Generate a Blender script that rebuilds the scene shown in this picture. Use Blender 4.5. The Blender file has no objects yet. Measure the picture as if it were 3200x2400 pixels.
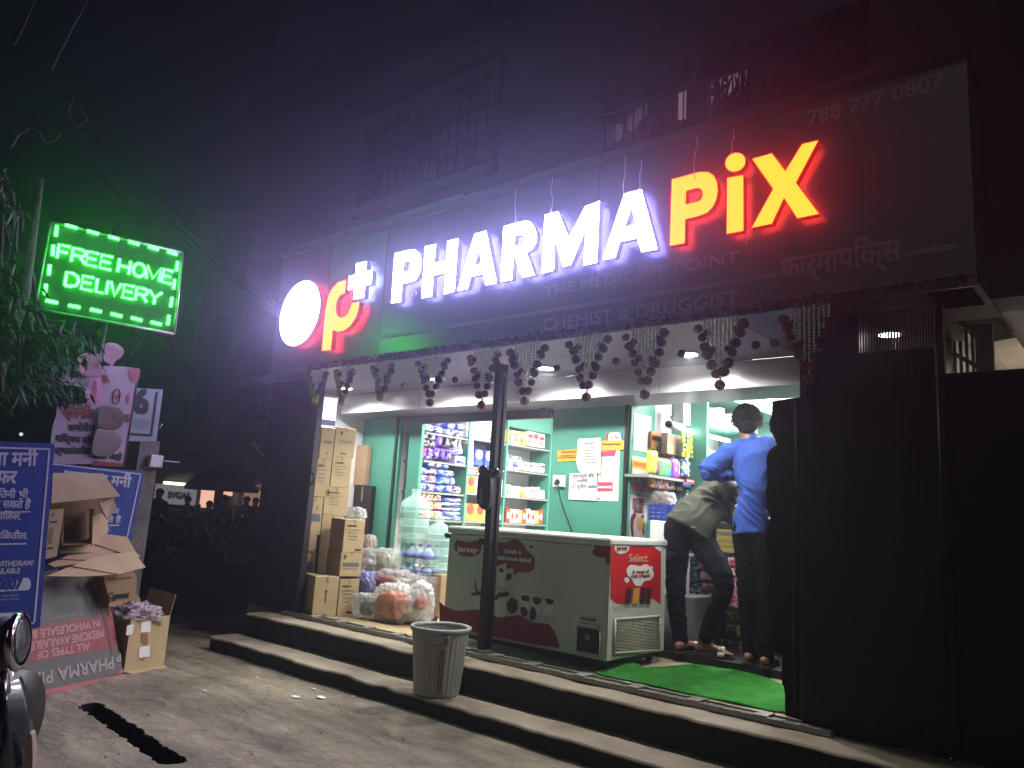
import bpy, bmesh, math, random
from mathutils import Vector, Matrix, noise
random.seed(7)
HAZE = 0.0155
S = bpy.context.scene
COL = S.collection
# ---------------------------------------------------------------- camera
yaw, pitch, roll, FPX = math.radians(40.624), math.radians(9.848), math.radians(3.4627), 2373.45
cy, sy, cp, sp = math.cos(yaw), math.sin(yaw), math.cos(pitch), math.sin(pitch)
fw = Vector((-sy*cp, cy*cp, sp)); r0 = Vector((cy, sy, 0)); u0 = r0.cross(fw)
rt = math.cos(roll)*r0 + math.sin(roll)*u0
up = -math.sin(roll)*r0 + math.cos(roll)*u0
EYE = Vector((0, 0, 1.16))
cd = bpy.data.cameras.new('camera'); cam = bpy.data.objects.new('camera', cd); COL.objects.link(cam)
cd.sensor_width = 36; cd.lens = FPX/3200*36; cd.clip_end = 500; cd.clip_start = .05
cam.matrix_world = Matrix(((rt.x, up.x, -fw.x, 0), (rt.y, up.y, -fw.y, 0), (rt.z, up.z, -fw.z, EYE.z), (0, 0, 0, 1)))
S.camera = cam
# ---------------------------------------------------------------- night sky
w = bpy.data.worlds.new('World'); S.world = w; w.use_nodes = True
nt = w.node_tree; bg = nt.nodes['Background']
bg.inputs[0].default_value = (.75, .8, 1.0, 1); bg.inputs[1].default_value = .001
S.view_settings.view_transform = 'Standard'; S.view_settings.look = 'None'; S.view_settings.exposure = 0; S.view_settings.gamma = 1
S.cycles.use_denoising = True
S.cycles.max_bounces = 6; S.cycles.transparent_max_bounces = 12; S.cycles.diffuse_bounces = 3
S.cycles.sample_clamp_indirect = 3; S.cycles.caustics_reflective = False; S.cycles.caustics_refractive = False
try: S.cycles.use_light_tree = True
except Exception: pass
# the night's one distant light: weak, soft street light from behind the camera
sl_ = bpy.data.lights.new('sun', 'SUN'); sl_.energy = .12; sl_.angle = math.radians(24); sl_.color = (1, .95, .88)
so_l = bpy.data.objects.new('sun', sl_); COL.objects.link(so_l); so_l.rotation_euler = Vector((-.12, .85, -.47)).to_track_quat('-Z', 'Y').to_euler()
# ---------------------------------------------------------------- measuring: a photo point on a real plane
def ray(px, py): return (px-1600)*rt - (py-1200)*up + FPX*fw
def X(px, py, v): d = ray(px, py); return EYE + d*(v/d.x)
def Y(px, py, v): d = ray(px, py); return EYE + d*(v/d.y)
def Z(px, py, v): d = ray(px, py); return EYE + d*((v-EYE.z)/d.z)
def D(px, py, v): return EYE + ray(px, py)*(v/FPX)
def PL(px, py, p, n): d = ray(px, py); return EYE + d*((Vector(p)-EYE).dot(n)/d.dot(n))
# ---------------------------------------------------------------- materials
def c(h):
    h = h.lstrip('#'); v = [int(h[i:i+2], 16)/255 for i in (0, 2, 4)]
    return tuple(x/12.92 if x <= .04045 else ((x+.055)/1.055)**2.4 for x in v)
MATS = {}
def M(name, col, rough=.6, met=0, nz=(6, .18), bump=None, em=None, es=0, coat=0, alpha=1, trans=0, spec=None, aniso=None):
    if name in MATS: return MATS[name]
    if isinstance(col, str): col = c(col)
    m = bpy.data.materials.new(name); m.use_nodes = True; MATS[name] = m
    t = m.node_tree; b = t.nodes['Principled BSDF']
    b.inputs['Base Color'].default_value = (*col, 1); b.inputs['Roughness'].default_value = rough; b.inputs['Metallic'].default_value = met
    if spec is not None: b.inputs['Specular IOR Level'].default_value = spec
    if coat: b.inputs['Coat Weight'].default_value = coat; b.inputs['Coat Roughness'].default_value = .08
    if trans: b.inputs['Transmission Weight'].default_value = trans
    tc = None
    def texco():
        nonlocal tc
        if tc is None:
            tc = t.nodes.new('ShaderNodeTexCoord')
            if aniso:
                mp = t.nodes.new('ShaderNodeMapping'); mp.inputs['Scale'].default_value = aniso
                t.links.new(tc.outputs['Object'], mp.inputs[0]); tc = mp.outputs[0]
            else: tc = tc.outputs['Object']
        return tc
    if nz:
        n = t.nodes.new('ShaderNodeTexNoise'); n.inputs['Scale'].default_value = nz[0]; n.inputs['Detail'].default_value = 6; n.inputs['Roughness'].default_value = .65
        t.links.new(texco(), n.inputs['Vector'])
        rp = t.nodes.new('ShaderNodeValToRGB'); a = nz[1]
        rp.color_ramp.elements[0].position = .3; rp.color_ramp.elements[1].position = .72
        rp.color_ramp.elements[0].color = (*[x*(1-a) for x in col], 1); rp.color_ramp.elements[1].color = (*[min(1, x*(1+a)) for x in col], 1)
        t.links.new(n.outputs['Fac'], rp.inputs[0]); t.links.new(rp.outputs[0], b.inputs['Base Color'])
        mr = t.nodes.new('ShaderNodeMapRange'); mr.inputs[3].default_value = max(.02, rough*.8); mr.inputs[4].default_value = min(1, rough*1.2)
        t.links.new(n.outputs['Fac'], mr.inputs[0]); t.links.new(mr.outputs[0], b.inputs['Roughness'])
    if bump:
        n2 = t.nodes.new('ShaderNodeTexNoise'); n2.inputs['Scale'].default_value = bump[0]; n2.inputs['Detail'].default_value = 8
        t.links.new(texco(), n2.inputs['Vector'])
        bp = t.nodes.new('ShaderNodeBump'); bp.inputs['Strength'].default_value = bump[1]; bp.inputs['Distance'].default_value = bump[2] if len(bump) > 2 else .01
        t.links.new(n2.outputs['Fac'], bp.inputs['Height']); t.links.new(bp.outputs[0], b.inputs['Normal'])
    if em is not None:
        if isinstance(em, str): em = c(em)
        b.inputs['Emission Color'].default_value = (*em, 1); b.inputs['Emission Strength'].default_value = es
    if alpha < 1:
        tr = t.nodes.new('ShaderNodeBsdfTransparent'); mx = t.nodes.new('ShaderNodeMixShader'); mx.inputs[0].default_value = alpha
        t.links.new(tr.outputs[0], mx.inputs[1]); t.links.new(b.outputs[0], mx.inputs[2]); t.links.new(mx.outputs[0], t.nodes['Material Output'].inputs[0])
    return m
def glass(name, tint=(1, 1, 1), refl=.08):
    if name in MATS: return MATS[name]
    m = bpy.data.materials.new(name); m.use_nodes = True; MATS[name] = m; t = m.node_tree
    for n in list(t.nodes):
        if n.type == 'BSDF_PRINCIPLED': t.nodes.remove(n)
    tr = t.nodes.new('ShaderNodeBsdfTransparent'); tr.inputs[0].default_value = (*tint, 1)
    g = t.nodes.new('ShaderNodeBsdfGlossy'); g.inputs['Roughness'].default_value = .03
    f = t.nodes.new('ShaderNodeFresnel'); f.inputs[0].default_value = 1.45
    mx = t.nodes.new('ShaderNodeMixShader'); ge = t.nodes.new('ShaderNodeNewGeometry'); s1 = t.nodes.new('ShaderNodeMath'); s1.operation = 'SUBTRACT'; s1.inputs[0].default_value = 1; t.links.new(ge.outputs['Backfacing'], s1.inputs[1]); s2 = t.nodes.new('ShaderNodeMath'); s2.operation = 'MULTIPLY'; t.links.new(f.outputs[0], s2.inputs[0]); t.links.new(s1.outputs[0], s2.inputs[1]); t.links.new(s2.outputs[0], mx.inputs[0]); t.links.new(tr.outputs[0], mx.inputs[1]); t.links.new(g.outputs[0], mx.inputs[2])
    t.links.new(mx.outputs[0], t.nodes['Material Output'].inputs[0]); return m
# ---------------------------------------------------------------- mesh builder
class MB:
    def __init__(s): s.v = []; s.f = []; s.mi = []; s.sm = []
    def add(s, vs, fs, mi=0, sm=False):
        o = len(s.v); s.v += [Vector(p) for p in vs]
        for f in fs: s.f.append([o+i for i in f]); s.mi.append(mi); s.sm.append(sm)
        return s
    def box(s, a, b, mi=0):
        x0, y0, z0 = (min(a[i], b[i]) for i in range(3)); x1, y1, z1 = (max(a[i], b[i]) for i in range(3))
        return s.obox((x0, y0, z0), (x1-x0, 0, 0), (0, y1-y0, 0), (0, 0, z1-z0), mi)
    def obox(s, o, e0, e1, e2, mi=0):
        o, e0, e1, e2 = map(Vector, (o, e0, e1, e2))
        vs = [o, o+e0, o+e0+e1, o+e1, o+e2, o+e0+e2, o+e0+e1+e2, o+e1+e2]
        fs = [(0, 3, 2, 1), (4, 5, 6, 7), (0, 1, 5, 4), (1, 2, 6, 5), (2, 3, 7, 6), (3, 0, 4, 7)]
        if e0.cross(e1).dot(e2) < 0: fs = [f[::-1] for f in fs]
        return s.add(vs, fs, mi)
    def prism(s, pts, ext, mi=0, mi_side=None, sm=False):
        """a flat outline swept along ext"""
        pts = [Vector(p) for p in pts]; ext = Vector(ext); n = len(pts)
        nn = Vector((0, 0, 0))
        for i in range(n): nn += pts[i].cross(pts[(i+1) % n])
        if nn.dot(ext) > 0: pts = pts[::-1]
        s.add(pts, [tuple(range(n))], mi); s.add([p+ext for p in pts], [tuple(range(n))[::-1]], mi)
        ms = mi if mi_side is None else mi_side
        vs = pts+[p+ext for p in pts]
        s.add(vs, [((i+1) % n, i, n+i, n+(i+1) % n) for i in range(n)], ms, sm); return s
    def quad(s, a, b, c_, d, mi=0): return s.add([a, b, c_, d], [(0, 1, 2, 3)], mi)
    def tube(s, path, r, n=8, mi=0, cap=True):
        path = [Vector(p) for p in path]; rs = r if isinstance(r, (list, tuple)) else [r]*len(path)
        vs = []; fs = []; ref = None
        for i, p in enumerate(path):
            t = (path[min(i+1, len(path)-1)]-path[max(i-1, 0)]);
            if t.length < 1e-9: t = Vector((0, 0, 1))
            t.normalize()
            if ref is None or abs(ref.dot(t)) > .95: ref = Vector((0, 0, 1)) if abs(t.z) < .9 else Vector((1, 0, 0))
            a = t.cross(ref).normalized(); b = t.cross(a).normalized(); ref = (ref - t*ref.dot(t)).normalized()
            for k in range(n):
                th = 2*math.pi*k/n; vs.append(p+(a*math.cos(th)+b*math.sin(th))*rs[i])
        for i in range(len(path)-1):
            for k in range(n):
                k2 = (k+1) % n; fs.append((i*n+k, (i+1)*n+k, (i+1)*n+k2, i*n+k2))
        if cap: fs.append(tuple(range(n))); fs.append(tuple(range((len(path)-1)*n, len(path)*n))[::-1])
        return s.add(vs, fs, mi, True)
    def lathe(s, prof, o=(0, 0, 0), n=16, mi=0, axis=None, sm=True, cap=True):
        o = Vector(o); vs = []; fs = []
        if axis is None: ex, ey, ez = Vector((1, 0, 0)), Vector((0, 1, 0)), Vector((0, 0, 1))
        else:
            ez = Vector(axis).normalized(); ex = ez.orthogonal().normalized(); ey = ez.cross(ex)
        for (r, z) in prof:
            for k in range(n):
                th = 2*math.pi*k/n; vs.append(o+ex*(r*math.cos(th))+ey*(r*math.sin(th))+ez*z)
        for i in range(len(prof)-1):
            for k in range(n):
                k2 = (k+1) % n; fs.append((i*n+k, i*n+k2, (i+1)*n+k2, (i+1)*n+k))
        if len(prof) == 2 and prof[0][1] == prof[1][1] or prof[0] == prof[-1]: cap = False
        if cap and prof[0][0] > 1e-6: fs.append(tuple(range(n))[::-1])
        if cap and prof[-1][0] > 1e-6: fs.append(tuple(range((len(prof)-1)*n, len(prof)*n)))
        return s.add(vs, fs, mi, sm)
    def ball(s, o, rx, ry=None, rz=None, n=10, m=7, mi=0, jit=0):
        ry = ry or rx; rz = rz or rx; o = Vector(o); vs = []; fs = []
        for i in range(m+1):
            ph = math.pi*i/m
            for k in range(n):
                th = 2*math.pi*k/n; q = 1+random.uniform(-jit, jit)
                vs.append(o+Vector((rx*math.sin(ph)*math.cos(th), ry*math.sin(ph)*math.sin(th), rz*math.cos(ph)))*q)
        for i in range(m):
            for k in range(n):
                k2 = (k+1) % n; fs.append((i*n+k, (i+1)*n+k, (i+1)*n+k2, i*n+k2))
        return s.add(vs, fs, mi, True)
    def grid(s, P, nu, nv, mi=0, sm=True):
        vs = [P(i/nu, j/nv) for j in range(nv+1) for i in range(nu+1)]
        fs = [(j*(nu+1)+i, j*(nu+1)+i+1, (j+1)*(nu+1)+i+1, (j+1)*(nu+1)+i) for j in range(nv) for i in range(nu)]
        return s.add(vs, fs, mi, sm)
    def build(s, name, mats, parent=None, bevel=0, solid=0, subsurf=0):
        if not isinstance(mats, (list, tuple)): mats = [mats]
        if parent is not None: T = ROOT[parent]
        else:
            if s.v:
                lo = [min(p[i] for p in s.v) for i in range(3)]; hi = [max(p[i] for p in s.v) for i in range(3)]
                T = Matrix.Translation(((lo[0]+hi[0])/2, (lo[1]+hi[1])/2, lo[2]))
            else: T = Matrix()
        Ti = T.inverted()
        me = bpy.data.meshes.new(name); me.from_pydata([Ti @ p for p in s.v], [], s.f)
        for m in mats: me.materials.append(m)
        me.polygons.foreach_set('material_index', s.mi); me.polygons.foreach_set('use_smooth', s.sm)
        bm = bmesh.new(); bm.from_mesh(me); bmesh.ops.remove_doubles(bm, verts=bm.verts, dist=1e-6)
        bm.to_mesh(me); bm.free(); me.update()
        ob = bpy.data.objects.new(name, me); COL.objects.link(ob)
        if parent is not None: ob.parent = parent
        else: ob.matrix_world = T
        ROOT[ob] = T
        if bevel:
            md = ob.modifiers.new('bevel', 'BEVEL'); md.width = bevel; md.segments = 2; md.limit_method = 'ANGLE'; md.angle_limit = .6
        if solid:
            md = ob.modifiers.new('solid', 'SOLIDIFY'); md.thickness = solid; md.offset = 0
        if subsurf:
            md = ob.modifiers.new('sub', 'SUBSURF'); md.levels = md.render_levels = subsurf
        return ob
ROOT = {}
def tag(o, label, cat, group=None):
    o['label'] = label; o['category'] = cat
    if group: o['group'] = group
    return o
def thing(name, label, cat, loc, group=None):
    o = bpy.data.objects.new(name, None); COL.objects.link(o); o.empty_display_size = .1
    o.location = Vector(loc); ROOT[o] = Matrix.Translation(Vector(loc)); return tag(o, label, cat, group)
def struct(o): o['kind'] = 'structure'; return o
ORD = ['first', 'second', 'third', 'fourth', 'fifth', 'sixth', 'seventh', 'eighth', 'ninth', 'tenth', 'eleventh', 'twelfth', 'thirteenth', 'fourteenth', 'fifteenth', 'sixteenth']
# lettering: returns verts, faces of a line of text in its own flat frame
def textmesh(s, size=1, ext=0, res=3):
    cu = bpy.data.curves.new('lettering', 'FONT'); cu.body = s; cu.size = size; cu.resolution_u = res; cu.extrude = ext
    o = bpy.data.objects.new('lettering', cu); COL.objects.link(o)
    dg = bpy.context.evaluated_depsgraph_get(); dg.update()
    me = bpy.data.meshes.new_from_object(o.evaluated_get(dg))
    vs = [v.co.copy() for v in me.vertices]; fs = [tuple(p.vertices) for p in me.polygons]
    bpy.data.objects.remove(o); bpy.data.curves.remove(cu); bpy.data.meshes.remove(me)
    return vs, fs
def write(mb, s, A, B, h=None, upv=None, mi=0, bold=0, lift=.003, nrm=None, ext=0, flip=False):
    """write s so that its baseline runs from A to B in the place; h = cap height (None keeps the proportion)"""
    vs, fs = textmesh(s, 1, 0)
    if not vs: return mb
    A = Vector(A); B = Vector(B); e = B-A; L = e.length; e.normalize()
    x0 = min(v.x for v in vs); x1 = max(v.x for v in vs); sx = L/max(1e-6, x1-x0)
    u = Vector(upv) if upv is not None else Vector((0, 0, 1)); u = (u-e*u.dot(e)).normalized(); n = e.cross(u)
    if nrm is not None and n.dot(Vector(nrm)) < 0: n = -n
    sz = (h/.7) if h else sx
    offs = [(0, 0)] if not bold else [(dx*bold, dy*bold) for dx, dy in ((-1, -1), (1, -1), (-1, 1), (1, 1), (0, 0))]
    for k, (dx, dy) in enumerate(offs):
        mb.add([A+e*((v.x-x0)*sx+dx)+u*(v.y*sz+dy)+n*(lift+k*.00025) for v in vs], fs, mi)
    return mb
def blob(px, conv, steps=5, closed=True):
    """smooth closed outline through photo points (Catmull-Rom), mapped to the place by conv"""
    P = [Vector((p[0], p[1], 0)) for p in px]; n = len(P); out = []
    for i in range(n):
        p0, p1, p2, p3 = P[(i-1) % n], P[i], P[(i+1) % n], P[(i+2) % n]
        for k in range(steps):
            t = k/steps
            q = .5*((2*p1)+(p2-p0)*t+(2*p0-5*p1+4*p2-p3)*t*t+(3*p1-p0-3*p2+p3)*t**3)
            out.append(conv(q.x, q.y))
    return out
def circ(cx, cy_, rx, ry, n=28): return [(cx+rx*math.cos(2*math.pi*k/n), cy_+ry*math.sin(2*math.pi*k/n)) for k in range(n)]
# ================================================================ constants of the place
F, YF, YL, YT, ZS, YH, YG = .2675, 3.6, 3.52, 3.82, 2.24, 4.6, 5.0
ZLIP = Y(1700, 551, YF-.05).z
XL, XR = Y(866, 980, YF).x, Y(3035, 500, YF).x
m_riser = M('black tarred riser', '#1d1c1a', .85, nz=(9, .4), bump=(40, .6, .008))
m_conc = M('rough concrete', '#85796a', .9, nz=(3, .4), bump=(60, .5, .006))
m_ground = M('dusty concrete ground', '#837965', .95, nz=(2.2, .4), bump=(14, 1, .02))
m_black = M('black powder coat', '#0e0e10', .45, nz=(20, .2))
m_blackm = M('matt black panel', '#0d0c0e', .6, nz=(8, .3))
m_alu = M('dark anodised aluminium', '#2c2c31', .35, .6, nz=(12, .2))
m_track = M('worn aluminium channel', '#8b8a84', .4, .7, nz=(15, .3), bump=(40, .2))
m_teal = M('teal laminate', '#438a76', .45, nz=(4, .06))
m_white = M('white laminate', '#d9d8da', .35, nz=(5, .05))
m_soff = M('grey ceiling panel', '#6a6772', .4, nz=(3, .12))
m_wallup = M('weathered plaster', '#3a363f', .85, nz=(1.6, .3), bump=(18, .4, .01))
m_dark = M('dark recess', '#2b2930', .9, nz=(3, .3))
m_acp = M('grey composite cladding', '#5f6673', .22, nz=(1.4, .12), bump=(9, .025, .004))
m_acp2 = M('green grey composite cladding', '#5f857a', .24, nz=(1.4, .1), bump=(9, .03, .004))
# ================================================================ ground, road, steps
def gz(x, y):
    return .012*noise.noise((x*1.3, y*1.3, 0)) + .006*noise.noise((x*4.1, y*4.1, 3))
g = MB()
TA, TB = Vector((-4.56, 1.935)), Vector((-3.43, 1.835))          # the narrow trench in the ground
def tr_d(x, y):
    p = Vector((x, y)); t = max(0, min(1, (p-TA).dot(TB-TA)/(TB-TA).length_squared)); return (p-(TA+(TB-TA)*t)).length
def gp(x, y):
    d = tr_d(x, y)+.02*noise.noise((x*17, y*17, 1))+.004*noise.noise((x*40, y*40, 5)); wd = .049
    z = gz(x, y)
    if d < wd+.02: z -= .32*max(0, min(1, (wd+.008-d)/.016))
    e = math.hypot((x+4.62)/.16, (y-1.80)/.1)                   # broken edge beside it
    if e < 1: z -= .02*(1-e)
    return Vector((x, y, z))
def patch(x0, x1, y0, y1, st):
    nu, nv = max(1, round((x1-x0)/st)), max(1, round((y1-y0)/st))
    g.grid(lambda a, b: gp(x0+(x1-x0)*a, y0+(y1-y0)*b), nu, nv)
patch(-4.8, -3.2, 1.65, 2.1, .0075)
for a in ((-9, -4.8, -3, 1.65, .25), (-9, -4.8, 1.65, 2.1, .2), (-9, -4.8, 2.1, 3.9, .15), (-4.8, -3.2, -3, 1.65, .2), (-4.8, -3.2, 2.1, 3.9, .1), (-3.2, 3, -3, 1.65, .25), (-3.2, 3, 1.65, 2.1, .2), (-3.2, 3, 2.1, 3.9, .12)): patch(*a)
for a in ((-80, -9, -60, -3), (-80, -9, 3.9, 60), (-9, 60, 3.9, 60), (-9, 60, -60, -3), (3, 60, -3, 3.9), (-80, -9, -3, 3.9)):
    g.quad((a[0], a[2], 0), (a[1], a[2], 0), (a[1], a[3], 0), (a[0], a[3], 0))
mg = m_ground
t_ = mg.node_tree; b_ = t_.nodes['Principled BSDF']              # scuffs, patches and brush streaks of its own
n1 = t_.nodes.new('ShaderNodeTexNoise'); n1.inputs['Scale'].default_value = 1.1; n1.inputs['Detail'].default_value = 9; n1.inputs['Roughness'].default_value = .7
tc_ = t_.nodes.new('ShaderNodeTexCoord'); mp_ = t_.nodes.new('ShaderNodeMapping'); mp_.inputs['Scale'].default_value = (1, 5, 1); mp_.inputs['Rotation'].default_value = (0, 0, .5)
t_.links.new(tc_.outputs['Object'], mp_.inputs[0]); t_.links.new(mp_.outputs[0], n1.inputs['Vector'])
r1 = t_.nodes.new('ShaderNodeValToRGB'); r1.color_ramp.elements[0].position = .36; r1.color_ramp.elements[1].position = .62
r1.color_ramp.elements[0].color = (.45, .45, .45, 1); r1.color_ramp.elements[1].color = (1.12, 1.12, 1.12, 1)
mxg = t_.nodes.new('ShaderNodeMix'); mxg.data_type = 'RGBA'; mxg.blend_type = 'MULTIPLY'; mxg.inputs['Factor'].default_value = 1
src = b_.inputs['Base Color'].links[0].from_socket
t_.links.new(n1.outputs['Fac'], r1.inputs[0]); t_.links.new(src, mxg.inputs['A']); t_.links.new(r1.outputs[0], mxg.inputs['B']); vo = t_.nodes.new('ShaderNodeTexVoronoi'); vo.feature = 'DISTANCE_TO_EDGE'; vo.inputs['Scale'].default_value = .9
nw = t_.nodes.new('ShaderNodeTexNoise'); nw.inputs['Scale'].default_value = 3; nw.inputs['Detail'].default_value = 5
ad = t_.nodes.new('ShaderNodeVectorMath'); ad.operation = 'MULTIPLY_ADD'; ad.inputs[1].default_value = (.5, .5, .5); t_.links.new(nw.outputs['Color'], ad.inputs[0]); t_.links.new(tc_.outputs['Object'], ad.inputs[2]); t_.links.new(tc_.outputs['Object'], nw.inputs['Vector']); t_.links.new(ad.outputs[0], vo.inputs['Vector'])
r2 = t_.nodes.new('ShaderNodeValToRGB'); r2.color_ramp.elements[0].position = .0; r2.color_ramp.elements[0].color = (.35, .33, .3, 1); r2.color_ramp.elements[1].position = .018; r2.color_ramp.elements[1].color = (1, 1, 1, 1); t_.links.new(vo.outputs['Distance'], r2.inputs[0])
mx2 = t_.nodes.new('ShaderNodeMix'); mx2.data_type = 'RGBA'; mx2.blend_type = 'MULTIPLY'; mx2.inputs['Factor'].default_value = .4; t_.links.new(mxg.outputs['Result'], mx2.inputs['A']); t_.links.new(r2.outputs[0], mx2.inputs['B']); t_.links.new(mx2.outputs['Result'], b_.inputs['Base Color'])
g.mi = [1 if min(g.v[i].z for i in f) < -.022 else 0 for f in g.f]  # trench walls painted black to stand for the shade inside
struct(g.build('ground', [m_ground, M('trench shade black', '#050505', .9, nz=None, spec=.1)]))
rd = MB()
rA, rB = Vector((-7.2, 4.6, 0)), Vector((-8.6, .5, 0)); rdir = Vector((-.85, .53, 0))
rd.quad(rA+Vector((0, 0, .012)), rB+Vector((0, 0, .012)), rB+rdir*60+Vector((0, 0, .012)), rA+rdir*60+Vector((6, 20, .012)))
struct(rd.build('road', M('dark asphalt', '#2a2a2b', .9, nz=(7, .4), bump=(80, .6, .01))))
def kerb(name, y0, y1, x0, x1, z0, z1, jit, label):
    mb = MB(); n = 160; top_f = []; top_b = []; bot = []
    for i in range(n+1):
        x = x0+(x1-x0)*i/n
        j = jit*noise.noise((x*5, y0*9, z1*7))+jit*.5*noise.noise((x*17, y0*9, z1*3))
        k = jit*.5*noise.noise((x*8, 3, z1))
        top_f.append((x, y0+.012+j, z1+k-.004)); bot.append((x, y0+j*1.4+.006, z0)); top_b.append((x, y1, z1))
    mid = [(p[0], p[1]-.012, p[2]-.014) for p in top_f]
    for i in range(n):
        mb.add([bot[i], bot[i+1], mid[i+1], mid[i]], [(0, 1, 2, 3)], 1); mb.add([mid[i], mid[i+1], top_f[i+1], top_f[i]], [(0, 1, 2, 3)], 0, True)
        mb.add([top_f[i], top_f[i+1], top_b[i+1], top_b[i]], [(0, 1, 2, 3)])
    mb.add([bot[0], mid[0], top_f[0], top_b[0], (x0, y1, z0)], [(4, 3, 2, 1, 0)], 1)
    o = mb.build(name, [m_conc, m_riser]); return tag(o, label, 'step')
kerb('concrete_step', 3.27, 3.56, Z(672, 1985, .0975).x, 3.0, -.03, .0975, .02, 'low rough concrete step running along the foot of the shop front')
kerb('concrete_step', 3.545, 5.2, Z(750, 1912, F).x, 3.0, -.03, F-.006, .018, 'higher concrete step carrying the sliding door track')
fl = MB(); fl.box((-6.3, 3.9, F-.2), (-.8, 5.2, F)); fl.box((-6.3, 5.2, F-.2), (-1.6, 9, F)); struct(fl.build('floor', M('cream floor tile', '#a89b80', .35, nz=(3, .2), bump=(12, .06))))
# ================================================================ the apartment building over the shop
bld = thing('apartment_building', 'dark multi storey block with grilled windows rising above the pharmacy signboard', 'building', (-3, 5, 0))
YW = 4.0
o1r, o1b, o1t = Y(1558, 530, YW), Y(1500, 560, YW).z, Y(1585, 185, YW).z
o1l = o1r.x-1.75
o2l, o2r, o2b, o2t = Y(1850, 470, YW).x, Y(2720, 150, YW).x, Y(2200, 372, YW).z, Y(2330, 130, YW).z
wb = MB(); Wt = 9.5
wb.box((-7.2, YW, ZS+.02), (o1l, YW+.25, Wt)); wb.box((o1l, YW, ZS+.02), (o1r.x, YW+.25, o1b)); wb.box((o1l, YW, o1t), (o1r.x, YW+.25, Wt))
wb.box((o1r.x, YW, ZS+.02), (o2l, YW+.25, Wt)); wb.box((o2l, YW, ZS+.02), (o2r, YW+.25, o2b)); wb.box((o2l, YW, o2t), (o2r, YW+.25, Wt)); wb.box((o2r, YW, ZS+.02), (XR, YW+.25, Wt)); wb.box((XR, YW, Y(3060, 940, YW).z), (.1, YW+.25, Wt))
wb.box((.1, YW+.3, 3.1), (4.5, YW+.55, Wt)); wb.box((-7.2, YW+.25, ZS+.02), (-7.0, 9, Wt)); wb.box((-7.2, 9, 0), (4.5, 9.2, Wt))
wb.build('wall', m_wallup, bld)
lg = MB(); lg.box((-7.3, YW-.35, o2t+1.15), (4.5, YW, o2t+1.27)); lg.box((o1l-.1, YW-.2, o1t+.12), (o1r.x+.15, YW, o1t+.19)); lg.build('ledge', m_wallup, bld)
rc = MB(); rc.box((-6.9, 6.0, ZS+.4), (.1, 6.2, 5.5)); rc.box((-6.9, YW+.26, ZS+.35), (.1, 6.0, ZS+.4)); rc.build('recess', m_dark, bld)
fr = MB(); q = .09
fr.box((o1r.x-q, YW-.05, o1b), (o1r.x, YW-.002, o1t)); fr.box((o1l, YW-.05, o1b), (o1r.x-q, YW-.002, o1b+q)); fr.box((o1l, YW-.05, o1t-q), (o1r.x-q, YW-.002, o1t)); fr.box((o1l, YW-.05, o1b+q), (o1l+q, YW-.002, o1t-q))
w1 = fr.build('window', M('dull window surround', '#423f4a', .8), bld)
gr = MB()
for i in range(15):
    x = o1l+q+(o1r.x-o1l-2*q)*(i+.5)/15; gr.tube([(x, YW-.02, o1b+q), (x, YW-.02, o1t-q)], .007, 6)
for k in range(4):
    z = o1b+(o1t-o1b)*(k+.5)/4; gr.tube([(o1l+q, YW-.03, z), (o1r.x-q, YW-.03, z)], .006, 6)
gr.build('grille', m_black, w1)
ml = M('dimly lit room beyond', '#b9a9b0', .8, em='#b9a7ad', es=.30)
pn = MB(); a_ = Y(2222, 330, 5.0); b2 = Y(2328, 208, 5.0); pn.box((a_.x, 5.0, a_.z-.1), (b2.x, 5.03, b2.z)); pn.build('window', ml, bld)
pn = MB(); a_ = Y(2119, 372, 5.0); b2 = Y(2140, 272, 5.0); pn.box((a_.x, 5.0, a_.z), (b2.x, 5.03, b2.z)); pn.build('window', ml, bld)
for (xa, ya, xb, yb, sl) in ((2558, 108, 2598, 96, 0), (2672, 66, 2700, 56, 0), (2748, 60, 2756, 53, 0)):
    pn = MB(); p0, p1 = Y(xa, ya, 5.2), Y(xb, yb, 5.2); pn.obox(p0, (p1.x-p0.x, 0, 0), (0, .03, 0), (0, 0, .035)); pn.build('window', M('lit slit', '#ffffff', .5, em='#ffffff', es=.8), bld)
rl = MB()
for z in (o2b+.32, o2b+.62): rl.tube([(o2l, YW+.1, z), (o2r, YW+.1, z)], .014, 6)
for i in range(24): x = o2l+(o2r-o2l)*(i+.5)/24; rl.tube([(x, YW+.1, o2b), (x, YW+.1, o2b+.62)], .006, 5)
rl.build('railing', m_black, bld)
# things standing on the balcony, dark against the lit room
random.seed(3)
pl = thing('balcony_plant', 'bare twisting plant silhouetted before the lit balcony window', 'plant', Y(2275, 372, 4.45))
st = MB()
for i in range(16):
    x = 2225+random.uniform(0, 105); y0_ = 350; p = [Y(x, y0_, 4.5)]; dx = random.uniform(-9, 9)
    for k in range(5): x += dx+random.uniform(-6, 6); y0_ -= random.uniform(16, 34); p.append(Y(x, y0_, 4.5+random.uniform(-.05, .05)))
    st.tube(p, [.016, .014, .012, .01, .008, .005], 5)
for i in range(26):
    p = Y(2225+random.uniform(0, 110), 225+random.uniform(0, 120), 4.5); st.ball(p, random.uniform(.012, .03), random.uniform(.01, .02), random.uniform(.012, .03), 6, 4)
st.build('stem', m_black, pl)
pt = MB(); p = Y(2275, 372, 4.45); pt.lathe([(.1, 0), (.13, .12), (.12, .13), (.11, .13)], p-Vector((0, 0, .03)), 14); pt.build('pot', m_black, pl)
cl = MB()
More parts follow.
